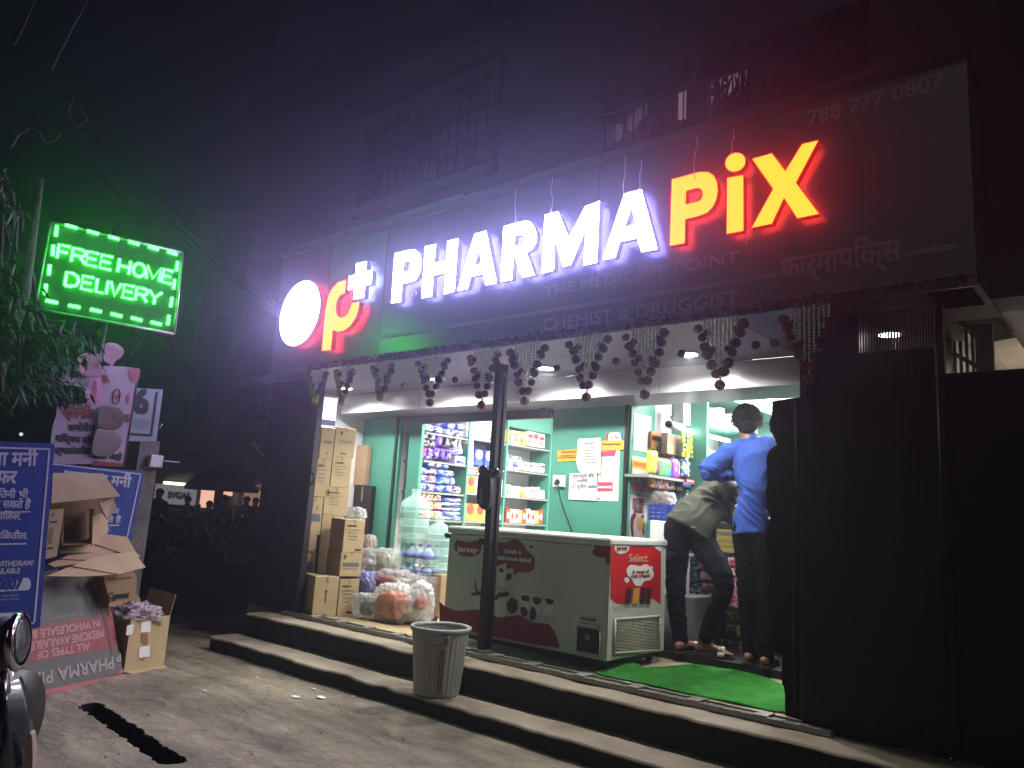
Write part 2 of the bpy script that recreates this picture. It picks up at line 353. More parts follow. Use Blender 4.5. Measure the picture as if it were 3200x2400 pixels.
for pts in ([(1882, 446), (1898, 415), (1922, 388), (1944, 388), (1938, 432), (1900, 446)], [(1960, 405), (1962, 370), (1985, 345), (2020, 318), (2018, 352), (1990, 385), (1978, 412)], [(1912, 436), (1930, 400), (1946, 392), (1944, 425)]):
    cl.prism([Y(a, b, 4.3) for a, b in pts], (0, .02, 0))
tag(cl.build('laundry', M('pale cloth with faint glow', '#8f7f8a', .9, em='#8f7f8a', es=.09)), 'pale washing hung over the balcony rail above the white letters', 'laundry')  # faint glow put in the cloth, standing for light behind it
# ================================================================ shop shell (soffit, bulkhead, partition walls, pillars)
sh = thing('pharmacy_shop', 'open pharmacy front with grey soffit, white bulkhead and teal partition walls', 'shop', (-3.4, 4.6, F))
so = MB(); zs_ = 1.9
xs = [-6.3, -5.2, -4.1, -3.0, -1.64]
for i in range(4): so.box((xs[i]+.003, YF+.02, ZS), (xs[i+1]-.003, YH, ZS+.02))
so.build('ceiling_panel', m_soff, sh)
dk_ = MB(); dk_.box((-1.637, YF+.02, ZS), (-.75, YH, ZS+.02)); dk_.box((-1.6, YH-.06, F), (-.8, YH-.04, ZS-.002)); dk_.build('added_dark_lining', m_black, sh)  # black boards added behind the slats to darken their gaps
dp_ = MB(); dp_.box((Y(2936, 1500, YT).x+.004, YT+.01, F), (Y(2948, 1090, YT).x, YT+.05, ZS-.003)); dp_.build('corner_post', m_black, sh)
sd = MB(); sd.box((-6.3, YH, ZS+.001), (-1.6, YH+.02, ZS+.1)); sd.box((-6.35, YF+.02, ZS+.03), (-.75, YH, ZS+.06)); sd.build('ceiling_backing', m_dark, sh)
zb = 2.06
hd = MB(); hx = [Y(1067, 1270, YH).x, Y(1312, 1255, YH).x, Y(1620, 1235, YH).x, Y(2060, 1215, YH).x, -1.62]
for i in range(4): hd.box((hx[i]+.004, YH, zb), (hx[i+1]-.004, YH+.02, ZS-.004))
hd.build('bulkhead', M('white gloss laminate', '#cfcdd4', .25, nz=(4, .04)), sh)
hb = MB(); hb.box((hx[0], YH+.02, zb+.003), (-1.6, YG+.1, ZS)); hb.build('lintel', m_soff, sh)
# top frame rail of the inner glazing
tw = MB(); x_a, x_b, x_c = Y(1255, 1400, YG).x, Y(1724, 1400, YG).x, Y(1960, 1400, YG).x
tw.box((x_a, YG-.02, 1.985), (x_b, YG+.03, zb-.001)); tw.build('top_rail', m_alu, sh)
for px, py in ((1240, 1400), (1961, 1400)): x = Y(px, py, YG).x; MB().box((x-.018, YG-.02, F), (x+.012, YG+.03, zb-.002)).build('door_jamb', m_alu, sh)
jb = MB()
cl2 = Y(1700, 1290, YG-.03); jb.box((cl2.x-.04, YG-.045, cl2.z-.05), (cl2.x+.04, YG-.021, cl2.z+.06))
jb.build('rail_clip', m_alu, sh)
MB().box((-6.28, YG, F), (x_a-.035, YG+.04, zb-.003)).build('partition', m_teal, sh)
pa = MB(); pa.box((x_b, YG, F), (x_c-.02, YG+.04, zb-.003)); pa.box((x_c+.014, YG+.001, F), (x_c+.03, YG+.045, zb-.003))
XP = x_c+.03
pa.box((XP-.02, YG+.046, F), (XP, YG+.36, zb+.3)); pa.build('partition', m_teal, sh)
gl = MB(); gl.box((x_a, YG+.004, F), (x_b-.004, YG+.012, 1.984)); gl.build('glass_pane', glass('clear glass'), sh)
# side walls and rooms behind
XS = -5.45
wl = MB(); wl.box((-6.32, YT+.15, F), (-6.28, 9, 2.6)); wl.box((XP-.06, YG+.37, F), (XP-.02, 8.6, 2.6)); wl.box((-6.28, 8.6, F), (-1.6, 8.7, 2.6)); wl.box((-1.66, YG+.1, F), (-1.6, 8.6, 2.6)); wl.box((-5.45, 7.35, F), (XP-.08, 7.4, 2.6))
wl.build('wall', m_white, sh)
cg = MB(); cg.box((-6.28, YG+.101, 2.45), (-1.66, 8.6, 2.5)); cg.build('room_ceiling', M('white ceiling board', '#d8d4cc', .8, nz=(3, .04)), sh)
cv = MB(); cv.box((XP-.02, YG+.4, 2.3), (XP+.25, 8.6, 2.44)); cv.build('cove', m_white, sh)
def fluted(x0, x1, y, z0, z1, pitch, dep=.006):
    n = max(2, int(round((x1-x0)/pitch))); pts = []
    for i in range(n*6+1):
        t = i/6; pts.append((x0+(x1-x0)*t/n, y-dep*abs(math.sin(math.pi*t)), z0))
    pts += [(x1, y+.05, z0), (x0, y+.05, z0)]
    return MB().prism(pts, (0, 0, z1-z0))
xl0, xl1 = Z(805, 1885, F).x, Y(950, 1700, YT).x
fluted(xl0, xl1, YT, F, ZS-.005, .022, .012).build('pillar_panel', m_blackm, sh)
xr0, xr1 = Y(2500, 1250, YT).x, Y(2935, 1500, YT).x
zs0 = Y(2780, 1095, YT).z
fluted(xr0, xr1, YT, F, zs0, .03, .002).build('pillar_panel', m_blackm, sh)
sl = MB(); xg0 = Y(2685, 1050, YT).x
sl.box((xr0, YT, zs0), (xg0, YT+.05, ZS-.005)); n = 26
for i in range(n):
    x = xg0+(xr1-xg0)*i/n; wdt = (xr1-xg0)/n; sl.box((x+.0025, YT, zs0), (x+wdt-.0025, YT+.015, ZS-.005))
sl.build('slat_screen', m_black, sh)
hn = MB(); p = [Y(*q_, YT-.03) for q_ in ((972, 1478), (980, 1480), (981, 1500), (976, 1512), (970, 1514))]; hn.tube(p, .008, 8); hn.build('door_handle', m_black, sh)
# sliding door track
tk = MB(); yk = 3.80
for yy, hh in ((yk-.045, .022), (yk, .018), (yk+.045, .022)): tk.box((-5.55, yy-.006, F-.006), (-1.2, yy+.006, F+hh))
tk.box((-5.55, yk-.045, F-.006), (-1.2, yk+.045, F-.002))
for px, py in ((984, 1938), (1063, 1955), (1149, 1972), (1243, 1992), (1452, 2036), (1544, 2058), (1669, 2088), (1823, 2118), (1991, 2155), (2177, 2196), (2387, 2240)):
    x = Y(px, py, yk).x; tk.box((x-.035, yk-.052, F-.001), (x+.035, yk+.052, F+.028))
tag(tk.build('door_track', m_track, None, .002), 'worn metal sliding door track with clips along the shop threshold', 'door track')
# right hand gate and lit stairwell
zg = Y(3190, 1160, 3.92).z
gt = MB(); gt.box((xr1+.006, 3.86, .02), (2.6, 3.9, zg)); 
gate = thing('metal_gate', 'black metal gate right of the shop below the stairwell opening', 'gate', (.6, 3.88, 0))
gt.build('panel', m_blackm, gate); gs = MB(); x = Y(2955, 1700, 3.85).x; gs.box((x-.006, 3.835, .02), (x+.012, 3.858, zg-.25)); gs.build('edge_strip', m_alu, gate)
swl = MB(); swl.box((-1.58, 7.2, 0), (3.2, 7.3, 4.2)); swl.box((3.1, 4.3, 0), (3.2, 7.2, 4.2)); 
sw = thing('stairwell', 'lit stairwell with sloping slab seen past the right end of the signboard', 'stairwell', (.4, 6, 0))
swl.build('wall', M('stained cream plaster', '#b0a48e', .9, nz=(3, .25)), sw)
ss = MB(); ps = [PL(a, b, (0, 5.6, 0), (0, 1, 0)) for a, b in ((2940, 955), (3065, 958), (3175, 1055), (3080, 1072), (2975, 1015))]
ss.prism(ps, (0, 1.5, 0)); ss.build('stair_slab', M('raw concrete slab', '#6a6258', .9, nz=(4, .3)), sw)
sr = MB(); A0, A1 = PL(2945, 1085, (0, 5, 0), (0, 1, 0)), PL(3062, 1150, (0, 5, 0), (0, 1, 0)); dlt = Vector((0, 0, .2))
sr.tube([A0, A1], .014, 6); sr.tube([A0+dlt, A1+Vector((0, 0, .22))], .02, 6)
for i in range(7): p = A0.lerp(A1, i/6); sr.tube([p-Vector((0, 0, .3)), p+dlt], .01, 6)
sr.box((A1.x-.02, 5, A1.z-.5), (A1.x+.07, 5.05, A1.z+.26)); sr.build('railing', m_black, sw)
# ================================================================ lamps
def spot(name, p, W, ang=110, col=(1, .97, .92), blend=.7, size=.03, aim=(0, 0, -1)):
    ld = bpy.data.lights.new(name, 'SPOT'); ld.energy = W; ld.spot_size = math.radians(ang); ld.spot_blend = blend; ld.color = col; ld.shadow_soft_size = size
    o = bpy.data.objects.new(name, ld); COL.objects.link(o); o.location = p; o.rotation_euler = Vector(aim).to_track_quat('-Z', 'Y').to_euler(); return o
m_lamp = M('lamp glow', '#ffffff', .5, nz=None, em=(1, .97, .93), es=45)
DL = [(1070, 1208), (1355, 1180), (1709, 1148), (2145, 1100), (2780, 1040)]
LN = ['leftmost round downlight above the stacked cartons', 'second round downlight from the left in the soffit', 'round downlight in the soffit just right of the black post', 'brightest round downlight above the doorway', 'rightmost downlight glowing through the slatted pillar screen']
for i, (px, py) in enumerate(DL):
    p = Z(px, py, ZS); p.y = 4.27
    t = thing('downlight', LN[i], 'ceiling light', p, 'downlights in the shop soffit')
    MB().lathe([(.058, -.012), (.075, -.012), (.078, -.002), (.078, .0)], p, 20).build('trim_ring', m_white, t)
    MB().lathe([(.0, -.0135), (.055, -.0135)], p, 20).build('lens', m_lamp, t)
    spot('downlight_lamp', p-Vector((0, 0, .03)), 95 if i not in (4,) else 20, 162, blend=.5)
ld = bpy.data.lights.new('stair_lamp', 'POINT'); ld.energy = 22; ld.color = (1, .86, .66); ld.shadow_soft_size = .1
o = bpy.data.objects.new('stair_lamp', ld); COL.objects.link(o); o.location = (-.45, 6.2, 2.0)
def area(name, p, sx, sy_, W, aim=(0, 0, -1), col=(1, .97, .93)):
    l = bpy.data.lights.new(name, 'AREA'); l.shape = 'RECTANGLE'; l.size = sx; l.size_y = sy_; l.energy = W; l.color = col
    o = bpy.data.objects.new(name, l); COL.objects.link(o); o.location = p; o.rotation_euler = Vector(aim).to_track_quat('-Z', 'Y').to_euler(); return o
# tube lights: room behind the left glazing
m_tube = M('tube glow', '#ffffff', .5, nz=None, em=(1, .98, .95), es=16)
for i, (a, b, lab) in enumerate((((-4.75, 5.25, 2.40), (-4.75, 7.1, 2.40), 'tube light over the left glazed shelves'), ((-3.9, 5.3, 2.40), (-3.9, 7.1, 2.40), 'tube light behind the teal partition'))):
    tag(MB().tube([a, b], .016, 10).build('tube_light', m_tube), lab, 'tube light')
area('tube_lamp', (-4.3, 6.1, 2.43), 1.0, 1.9, 230)
area('tube_lamp', (-1.9, 6.6, 2.43), 1.2, 2.4, 340)
# ================================================================ shop signboard
def fill2d(cons):
    cu = bpy.data.curves.new('outline', 'CURVE'); cu.dimensions = '2D'; cu.fill_mode = 'FRONT'
    for pts in cons:
        sp_ = cu.splines.new('POLY'); sp_.points.add(len(pts)-1); sp_.use_cyclic_u = True
        for k, p in enumerate(pts): sp_.points[k].co = (p[0], p[1], 0, 1)
    o = bpy.data.objects.new('outline', cu); COL.objects.link(o)
    dg = bpy.context.evaluated_depsgraph_get(); dg.update()
    me = bpy.data.meshes.new_from_object(o.evaluated_get(dg))
    vs = [v.co.copy() for v in me.vertices]; fs = [tuple(p.vertices) for p in me.polygons]
    bpy.data.objects.remove(o); bpy.data.curves.remove(cu); bpy.data.meshes.remove(me); return vs, fs
def solid(cons, to3, ext, mi=0, ms=1, mb=None, mk=None):
    """outlines (with holes) in a flat frame -> body of depth ext; to3 maps flat coordinates to the place"""
    mb = mb or MB(); ext = Vector(ext); vs, fs = fill2d(cons)
    P = [to3(v.x, v.y) for v in vs]
    if fs:
        a, b, c_ = (P[i] for i in fs[0][:3])
        if (b-a).cross(c_-a).dot(ext) > 0: fs = [f[::-1] for f in fs]
    mb.add(P, fs, mi); mb.add([p+ext for p in P], [f[::-1] for f in fs], ms if mk is None else mk)
    for pts in cons:
        Q = [to3(*p) for p in pts]; n = len(Q)
        mb.add(Q+[p+ext for p in Q], [((i+1) % n, i, n+i, n+(i+1) % n) for i in range(n)], ms)
    return mb
def yflat(px, y):
    p = Y(px[0], px[1], y); return (p.x, p.z)
sgn = thing('shop_sign', 'long pharmacy signboard with glowing white and orange letters over the open shop', 'shop sign', (-3.3, YF, ZS))
xsm = Y(1196, 930, YF).x
xlm = Y(1004, 1080, YF).x; p_ = MB(); p_.box((XL, YF, ZS), (xlm-.0015, YF+.02, ZLIP)); p_.build('end_panel', M('dull dark cladding', '#474a52', .3, nz=(2, .12)), sgn)
p_ = MB(); p_.box((xlm+.0015, YF, ZS), (xsm-.003, YF+.02, ZLIP)); p_.build('left_panel', m_acp2, sgn)
xj = [xsm, xsm+(XR-xsm)*.5, XR]
p_ = MB()
for i in range(2): p_.box((xj[i]+.003, YF, ZS), (xj[i+1], YF+.02, ZLIP))
p_.build('main_panel', m_acp, sgn)
p_ = MB(); p_.box((XL, YF+.021, ZS+.02), (XL+.03, YF+.4, ZLIP)); p_.box((XR-.03, YF+.021, ZS+.02), (XR, YF+.4, ZLIP)); p_.box((XL+.03, YF+.025, ZS+.021), (XR-.03, YF+.04, ZLIP-.01)); p_.build('side_return', m_acp, sgn)
p_ = MB(); p_.tube([(XL, YF-.02, ZLIP+.015), (XR, YF-.02, ZLIP+.015)], .032, 12); p_.box((XL, YF, ZLIP+.002), (XR, YF+.41, ZLIP+.05)); p_.build('top_lip', M('grey lip flashing', '#4d4c54', .4, nz=(5, .1)), sgn)
lt = MB(); zt = Y(1500, 640, 3.9).z
lt.box((XL, YF+.05, ZLIP+.055), (o1r.x, YW-.003, ZLIP+.12)); lt.build('cap_flashing', m_acp2, sgn)
# faint unlit lettering and stripes
m_dim = M('unlit grey lettering', '#8a8894', .5, nz=None); m_dim2 = M('unlit faint stripe', '#7c7a85', .5, nz=None)
for s_, a_, b_, h_, bo in (('THE MEDICINE POINT', (1700, 940), (2312, 800), .062, .002), ('CHEMIST & DRUGGIST', (1697, 1052), (2310, 928), .075, .0012), ('788 777 0807', (2527, 408), (2950, 255), .075, .002), ('फार्मापिक्स', (2440, 882), (2818, 800), .11, .002)):
    A_, B_ = Y(*a_, YF), Y(*b_, YF); B_.z = A_.z = (A_.z+B_.z)/2
    wd_ = s_.split(' '); full = textmesh(s_)[0]; fx0, fx1 = min(v.x for v in full), max(v.x for v in full)
    for i_, w_ in enumerate(wd_):
        pre = textmesh(' '.join(wd_[:i_+1]))[0]; own = textmesh(w_)[0]; e_x = max(v.x for v in pre); s_x = e_x-(max(v.x for v in own)-min(v.x for v in own))
        write(MB(), w_, A_.lerp(B_, (s_x-fx0)/(fx1-fx0)), A_.lerp(B_, (e_x-fx0)/(fx1-fx0)), h_, bold=bo, nrm=(0, -1, 0)).build('unlit_lettering', m_dim, sgn)
zst = (Y(1430, 1010, YF).z+Y(2430, 868, YF).z)/2
st_ = MB(); xa, xb, xc, xd = Y(1190, 1045, YF).x, Y(2428, 868, YF).x, Y(2826, 802, YF).x, Y(2990, 770, YF).x
st_.box((xa, YF-.004, zst-.012), (xb, YF-.0005, zst+.012)); st_.box((xc, YF-.004, zst-.012), (xd, YF-.0005, zst+.012)); st_.build('stripe', m_dim2, sgn)
s2 = MB(); s2.box((xa, YF-.012, ZS+.05), (XR, YF-.0005, ZS+.056)); s2.build('stripe', m_dim2, sgn)
# glowing letters: white face with violet-white returns, yellow face with red returns
m_wf = M('white acrylic glow', '#ffffff', .4, nz=None, em=(.50, .45, 1.0), es=56)
m_ws = M('letter return with bloom glow', '#3a3842', .5, nz=None, em=(.4, .36, 1), es=.45); m_wb = M('violet back glow', '#dddddd', .5, nz=None, em=(.36, .30, 1.0), es=13)  # faint violet glow put on the returns, standing for bloom
def yglow():
    m = M('yellow acrylic glow', '#ffb030', .4, nz=None, em=(1, .036, .0028), es=22); return m
m_yf = yglow(); m_ys = M('dark red letter return', '#5a1414', .5, nz=None, em=(1, .02, .01), es=.3); m_yb = M('red back glow', '#c02010', .5, nz=None, em=(1, .04, .03), es=9)
def z7(*pts): return [(800+a/2.212, 400+b/2.212) for a, b in pts]
def z8(*pts): return [(1700+a/1.4747, 300+b/1.4747) for a, b in pts]
def smooth(pts, k=4):
    P = [Vector(p) for p in pts]; n = len(P); out = []
    for i in range(n):
        p0, p1, p2, p3 = P[(i-1) % n], P[i], P[(i+1) % n], P[(i+2) % n]
        for j in range(k):
            t = j/k; q = .5*((2*p1)+(p2-p0)*t+(2*p0-5*p1+4*p2-p3)*t*t+(3*p1-p0-3*p2+p3)*t**3); out.append((q.x, q.y))
    return out
def arc(p, q, bulge, n=8):
    """points from p to q over a superelliptic bowl bulging by vector bulge"""
    out = []
    for i in range(n+1):
        a = math.pi*i/n; k = .5-.5*math.cos(a); s_ = math.sin(a)**.75 if 0 < i < n else 0
        out.append((p[0]+(q[0]-p[0])*k+bulge[0]*s_, p[1]+(q[1]-p[1])*k+bulge[1]*s_))
    return out
L_ = {}
L_['P'] = [z7((935, 1210), (960, 868))+z7(*arc((1062, 843), (1055, 1068), (84, -14)))+z7((1010, 1078), (1000, 1200)),
           z7((1022, 925))+z7(*arc((1048, 920), (1043, 992), (26, -4), 6))+z7((1017, 1000))]
L_['H'] = [z7((1145, 1175), (1170, 820), (1243, 803), (1231, 935), (1314, 917), (1325, 782), (1397, 765), (1372, 1128), (1300, 1147), (1309, 1000), (1225, 1019), (1215, 1163))]
L_['A'] = [z7((1392, 1123), (1512, 733), (1590, 712), (1663, 1070), (1588, 1085), (1571, 1008), (1484, 1027), (1462, 1110)), z7((1508, 952), (1545, 830), (1558, 940))]
L_['R'] = [z7((1690, 1062), (1712, 682))+z7(*arc((1830, 648), (1868, 860), (86, -30)))+z7((1926, 1015), (1843, 1034), (1790, 890), (1779, 893), (1768, 1047)),
           z7((1790, 745))+z7(*arc((1822, 736), (1816, 812), (34, -4), 6))+z7((1786, 822))]
L_['M'] = [z7((1972, 1005), (1997, 602), (2088, 578))+z8((112, 668), (192, 508), (256, 485), (243, 768), (183, 780), (192, 610), (122, 765), (95, 772), (60, 775), (52, 655), (43, 805))]
L_['M'] = [[(1691.6, 854.3), (1702.8, 672.1), (1744, 661.3), (1778, 745), (1829, 645), (1873.5, 629), (1864.8, 820.5), (1824, 829), (1831, 716), (1783, 828), (1759.5, 833), (1733, 747), (1730, 845)]]
L_['A2'] = [z8((270, 755), (370, 452), (448, 430), (522, 705), (450, 719), (430, 655), (348, 672), (328, 743)), z8((370, 605), (406, 506), (420, 593))]
Y_ = {}
Y_['P'] = [z8((580, 690), (590, 385))+z8(*arc((712, 352), (705, 555), (92, -18)))+z8((650, 568), (648, 678)), z8((655, 437))+z8(*arc((700, 424), (697, 490), (34, -4), 6))+z8((652, 500))]
Y_['i'] = [z8((842, 635), (845, 378), (918, 365), (919, 621))]
Y_['dot'] = [smooth([(2298+31*math.cos(a), 507-4*math.cos(a)+29*math.sin(a)) for a in [2*math.pi*k/12 for k in range(12)]], 3)]
Y_['X'] = [z8((958, 607), (1057, 428), (960, 290), (1050, 265), (1112, 348), (1190, 222), (1263, 205), (1160, 400), (1266, 543), (1168, 563), (1106, 468), (1050, 588))]
Y_['p'] = [z7((457, 1538), (472, 1330), (482, 1250), (497, 1175), (525, 1112), (566, 1070), (622, 1050), (615, 1137), (583, 1152), (560, 1192), (552, 1240), (556, 1283), (573, 1306), (600, 1311), (632, 1290), (653, 1245), (662, 1210), (715, 1203), (708, 1252), (688, 1312), (650, 1370), (605, 1402), (560, 1407), (530, 1396), (517, 1534))]
L_['plus'] = [z7((694, 938), (765, 923), (761, 990), (803, 983), (797, 1080), (753, 1089), (745, 1172), (675, 1184), (680, 1111), (637, 1119), (643, 1026), (687, 1016))]
L_['disc'] = [smooth([(937+60*math.cos(a)+17*math.sin(a), 979-101*math.sin(a)-7*math.cos(a)) for a in [2*math.pi*k/16 for k in range(16)]], 3)]
for dct, mf, ms_, bk_, nm in ((L_, m_wf, m_ws, m_wb, {'plus': 'cross', 'disc': 'round_emblem'}), (Y_, m_yf, m_ys, m_yb, {'dot': 'letter_dot', 'p': 'logo_stroke'})):
    for k, cons in dct.items():
        side = ms_ if k != 'disc' else m_ys
        fl_ = [[yflat(q_, YL) for q_ in con] for con in cons]
        solid(fl_, lambda a, b: Vector((a, YL, b)), (0, .044, 0), mk=2).build(nm.get(k, 'letter'), [mf, side, bk_ if k != 'disc' else m_yb], sgn)
# thin strings hanging over the letters
random.seed(11)
m_wire = M('thin pale wire', '#b9b5c4', .5, nz=None)
for k, (px, py0, py1) in enumerate(((1612, 590, 745), (1727, 555, 665), (1953, 485, 720), (2003, 500, 600), (2178, 425, 560), (2292, 400, 480), (1598, 880, 930), (1300, 905, 930), (2335, 720, 830))):
    pts = [Y(px+(random.uniform(-5, 5) if 0 < i < 5 else 0)-i*1.5, py0+(py1-py0)*i/5, YL-.02-.01*math.sin(i)) for i in range(6)]
    mb = MB().tube(pts, .0024, 5); mb.ball(pts[2], .006, n=6, m=4)
    tag(mb.build('hanging_wire', m_wire), ['loose wire hanging above the letter R', 'loose wire hanging above the letter M', 'long wire hanging across the second letter A', 'short wire above the tip of the second A', 'wire hanging above the orange letter P', 'wire hanging over the dot of the orange i', 'wire end dangling below the letter R', 'wire end dangling below the letter H', 'curled wire dangling below the orange i'][k], 'wire', 'loose wires on the signboard')
# ================================================================ flower toran along the lower edge of the sign
random.seed(5)
YB = YF-.025
m_fd = M('dusty dark flower', '#4a4148', .9, nz=(40, .5)); m_fy = M('yellow marigold', '#a59a35', .85, nz=(60, .45), bump=(160, 1, .01)); m_fr = M('red orange marigold', '#7a3a2e', .85, nz=(60, .45), bump=(160, 1, .01)); m_fm = M('dark red marigold', '#54242a', .85, nz=(60, .45), bump=(160, 1, .01))
m_bead = M('clear glass bead', '#dcd8cc', .1, nz=None, spec=.8)
gb = MB()
x0_, x1_ = Y(962, 1160, YB).x, XR-.03
x = x0_
while x < x1_:
    f_ = (x-x0_)/(x1_-x0_)
    for k in range(2): gb.ball((x+random.uniform(-.014, .014), YB+random.uniform(-.012, .012), ZS+.012+k*.021+random.uniform(-.008, .008)), random.uniform(.011, .018), n=6, m=4, jit=.15)
    x += .021
tag(gb.build('flower_garland', m_fd), 'long dusty dark garland strip along the bottom edge of the signboard', 'garland')
def flower(p, r, mt, par):
    mb = MB(); mb.ball(p, r, r, r*.92, 12, 8, jit=.09); return mb.build('flower_ball', mt, par)
def toran(p, hw, hh, mts, label, seedv):
    random.seed(seedv)
    t = thing('bead_toran', label, 'hanging garland', p, 'bead and marigold torans hanging from the sign')
    n = 9
    for i in range(n):
        u_ = -1+2*(i+.5)/n; ln = hh*(1-abs(u_))*.95+.03; xx = p.x+u_*hw*.8; mb = MB(); z = p.z-random.uniform(0, .016)
        while z > p.z-ln: 
            mb.ball((xx+random.uniform(-.0015, .0015), p.y+random.uniform(-.002, .002), z), .0082, .0082, .0085, 6, 4); z -= random.uniform(.0145, .019)
        mb.build('bead_string', m_bead, t)
    k = 6
    for sgn_ in (-1, 1):
        for i in range(k):
            f_ = i/k; q_ = Vector((p.x+sgn_*hw*(1-f_)*(1+random.uniform(-.06, .06)), p.y-.006+random.uniform(-.008, .008), p.z-.05-hh*.80*f_+random.uniform(-.008, .008)))
            flower(q_, random.uniform(.023, .029), mts[(i*2+(sgn_ > 0)) % len(mts)] if i < k-1 else mts[0], t)
            if i in (1, 3): flower(q_+Vector((-sgn_*.022, .012, .024)), .022, m_fm, t)
    flower(Vector((p.x, p.y-.004, p.z-hh*.98)), .029, mts[0], t)
    return t
TOR = [(985, 1255, (1,), 60), (1070, 1258, 0, 0), (1190, 1246, 0, 0), (1345, 1262, 1, 0), (1505, 1270, 1, 0), (1640, 1258, 1, 0), (1833, 1246, 1, 0), (2015, 1238, 1, 0), (2250, 1208, 1, 0), (2530, 1190, 1, 0)]
TL = ['olive yellow toran at the far left end against the pillar', 'yellow toran second from the left, hanging over a downlight', 'small yellow toran third from the left', 'reddish toran before the glowing downlight left of the post', 'large red toran just left of the black post', 'red toran just right of the black post', 'red toran above the teal wall, left of the paper notices', 'red and orange toran with yellow flowers left of the bright lamp', 'dark red toran right of the bright lamp', 'dark toran at the right end against the slatted pillar']
for k, (px, py, kind, _) in enumerate(TOR):
    tip = Y(px, py, YB); top = Vector((tip.x, YB, ZS-.005)); hh = top.z-tip.z; random.seed(90+k); hwk = random.uniform(.9, 1.08)
    toran(top, (.132 if k not in (1, 2) else .11)*hwk, hh, [m_fy, m_fd] if k in (0, 1, 2) else [m_fr, m_fm], TL[k], 50+k)
for px in (1262, 1422, 1570, 1740, 1925, 2130, 2362, 2420):
    tag(MB().ball(Y(px, 1205-(px-1262)*.115, YB-.005), .022, .022, .021, 12, 8, jit=.09).build('flower_ball', m_fr if px > 1300 else m_fy), 'single marigold ball hanging between two torans, at %s' % {1262: 'the third gap from the left', 1422: 'the gap left of the post', 1570: 'the top of the black post', 1740: 'the gap right of the post', 1925: 'the gap above the paper notices', 2130: 'the gap beside the bright lamp', 2362: 'the gap right of the last full toran', 2420: 'the right end near the slatted pillar'}[px], 'flower ball', 'single marigold balls')
# ================================================================ green neon sign
NC = Vector((-5.80, 2.14, 2.715)); NE = Vector((.317, .948, 0)).normalized(); NN = Vector((.948, -.317, 0)).normalized()
NP = lambda a, b: PL(a, b, NC, NN)
ns = thing('neon_sign', 'glowing green neon board reading free home delivery above the tree leaves', 'neon sign', NP(340, 1000)-NN*.03)
cr = [NP(a, b) for a, b in ((158, 690), (571, 788), (545, 1042), (108, 964))]
MB().prism([p-NN*.02 for p in cr], -NN*.05).build('backboard', M('matt dark acrylic board', '#343a37', .55, nz=(3, .1)), ns)
fb = MB()
for i in range(4):
    fb.tube([cr[i]-NN*.015, cr[(i+1) % 4]-NN*.015], .013, 4)
fb.build('frame', M('brushed steel frame', '#9a9c98', .35, .6), ns)
m_neon = M('green neon glow', '#40ff80', .4, nz=None, em=(.028, 1, .045), es=21)
def dash(a, b): MB().tube([NP(*a), NP(*b)], .0115, 8).build('neon_dash', m_neon, ns)
def q1(*v): return [(a/2.4578, 600+b/2.4578) for a, b in v]
for a, b in (((500, 252), (594, 278)), ((668, 297), (758, 323)), ((832, 340), (916, 364)), ((988, 380), (1070, 404)), ((1138, 418), (1218, 443)), ((1284, 457), (1362, 480)),
             ((437, 260), (428, 338)), ((410, 408), (402, 488)), ((383, 560), (374, 637)), ((353, 708), (345, 786)),
             ((350, 832), (445, 852)), ((525, 870), (617, 887)), ((693, 900), (780, 920)), ((850, 934), (938, 956)), ((1006, 965), (1092, 987)), ((1158, 998), (1240, 1018)),
             ((1364, 535), (1354, 606)), ((1343, 672), (1332, 744)), ((1322, 810), (1310, 882)), ((1298, 948), (1288, 1020))):
    dash(*q1(a, b))
GLY = {'F': [[(0, 0), (0, 1), (.95, 1)], [(0, .52), (.8, .52)]], 'R': [[(0, 0), (0, 1), (.6, 1), (.88, .93), (.95, .76), (.88, .58), (.6, .5), (0, .5)], [(.55, .5), (1, 0)]],
       'E': [[(1, 0), (0, 0), (0, 1), (1, 1)], [(0, .52), (.85, .52)]], 'H': [[(0, 0), (0, 1)], [(1, 0), (1, 1)], [(0, .5), (1, .5)]],
       'O': [[(.5+.5*math.cos(2*math.pi*k/18), .5+.5*math.sin(2*math.pi*k/18)) for k in range(19)]], 'M': [[(0, 0), (0, 1), (.5, .1), (1, 1), (1, 0)]],
       'D': [[(0, 0), (0, 1), (.45, 1), (.85, .85), (1, .5), (.85, .15), (.45, 0), (0, 0)]], 'L': [[(0, 1), (0, 0), (1, 0)]], 'I': [[(.5, 0), (.5, 1)]],
       'V': [[(0, 1), (.5, 0), (1, 1)]], 'Y': [[(0, 1), (.5, .48), (1, 1)], [(.5, .48), (.5, 0)]]}
def neon_line(A, B, Hh, spans, word, zx0, zx1):
    A, B = NP(*q1(A)[0]), NP(*q1(B)[0]); e = (B-A); upn = Vector((0, 0, 1))
    for ch, (a, b) in zip(word, spans):
        fa, fb_ = (a-zx0)/(zx1-zx0), (b-zx0)/(zx1-zx0)
        mb = MB()
        for stv in GLY[ch]: mb.tube([A+e*(fa+(fb_-fa)*u_)+upn*(Hh*v_) for u_, v_ in stv], .0105, 8)
        mb.build('neon_letter', m_neon, ns)
hN = (NP(*q1((445, 402))[0])-NP(*q1((437, 505))[0])).z
neon_line((437, 505), (1318, 706), hN, ((437, 525), (540, 640), (648, 732), (752, 838), (888, 975), (1003, 1095), (1112, 1215), (1238, 1318)), 'FREEHOME', 437, 1318)
neon_line((497, 715), (1230, 868), hN*.98, ((497, 592), (617, 700), (725, 782), (800, 812), (828, 908), (930, 1012), (1030, 1120), (1128, 1230)), 'DELIVERY', 497, 1230)
ps = MB(); b_ = NP(330, 960)-NN*.09
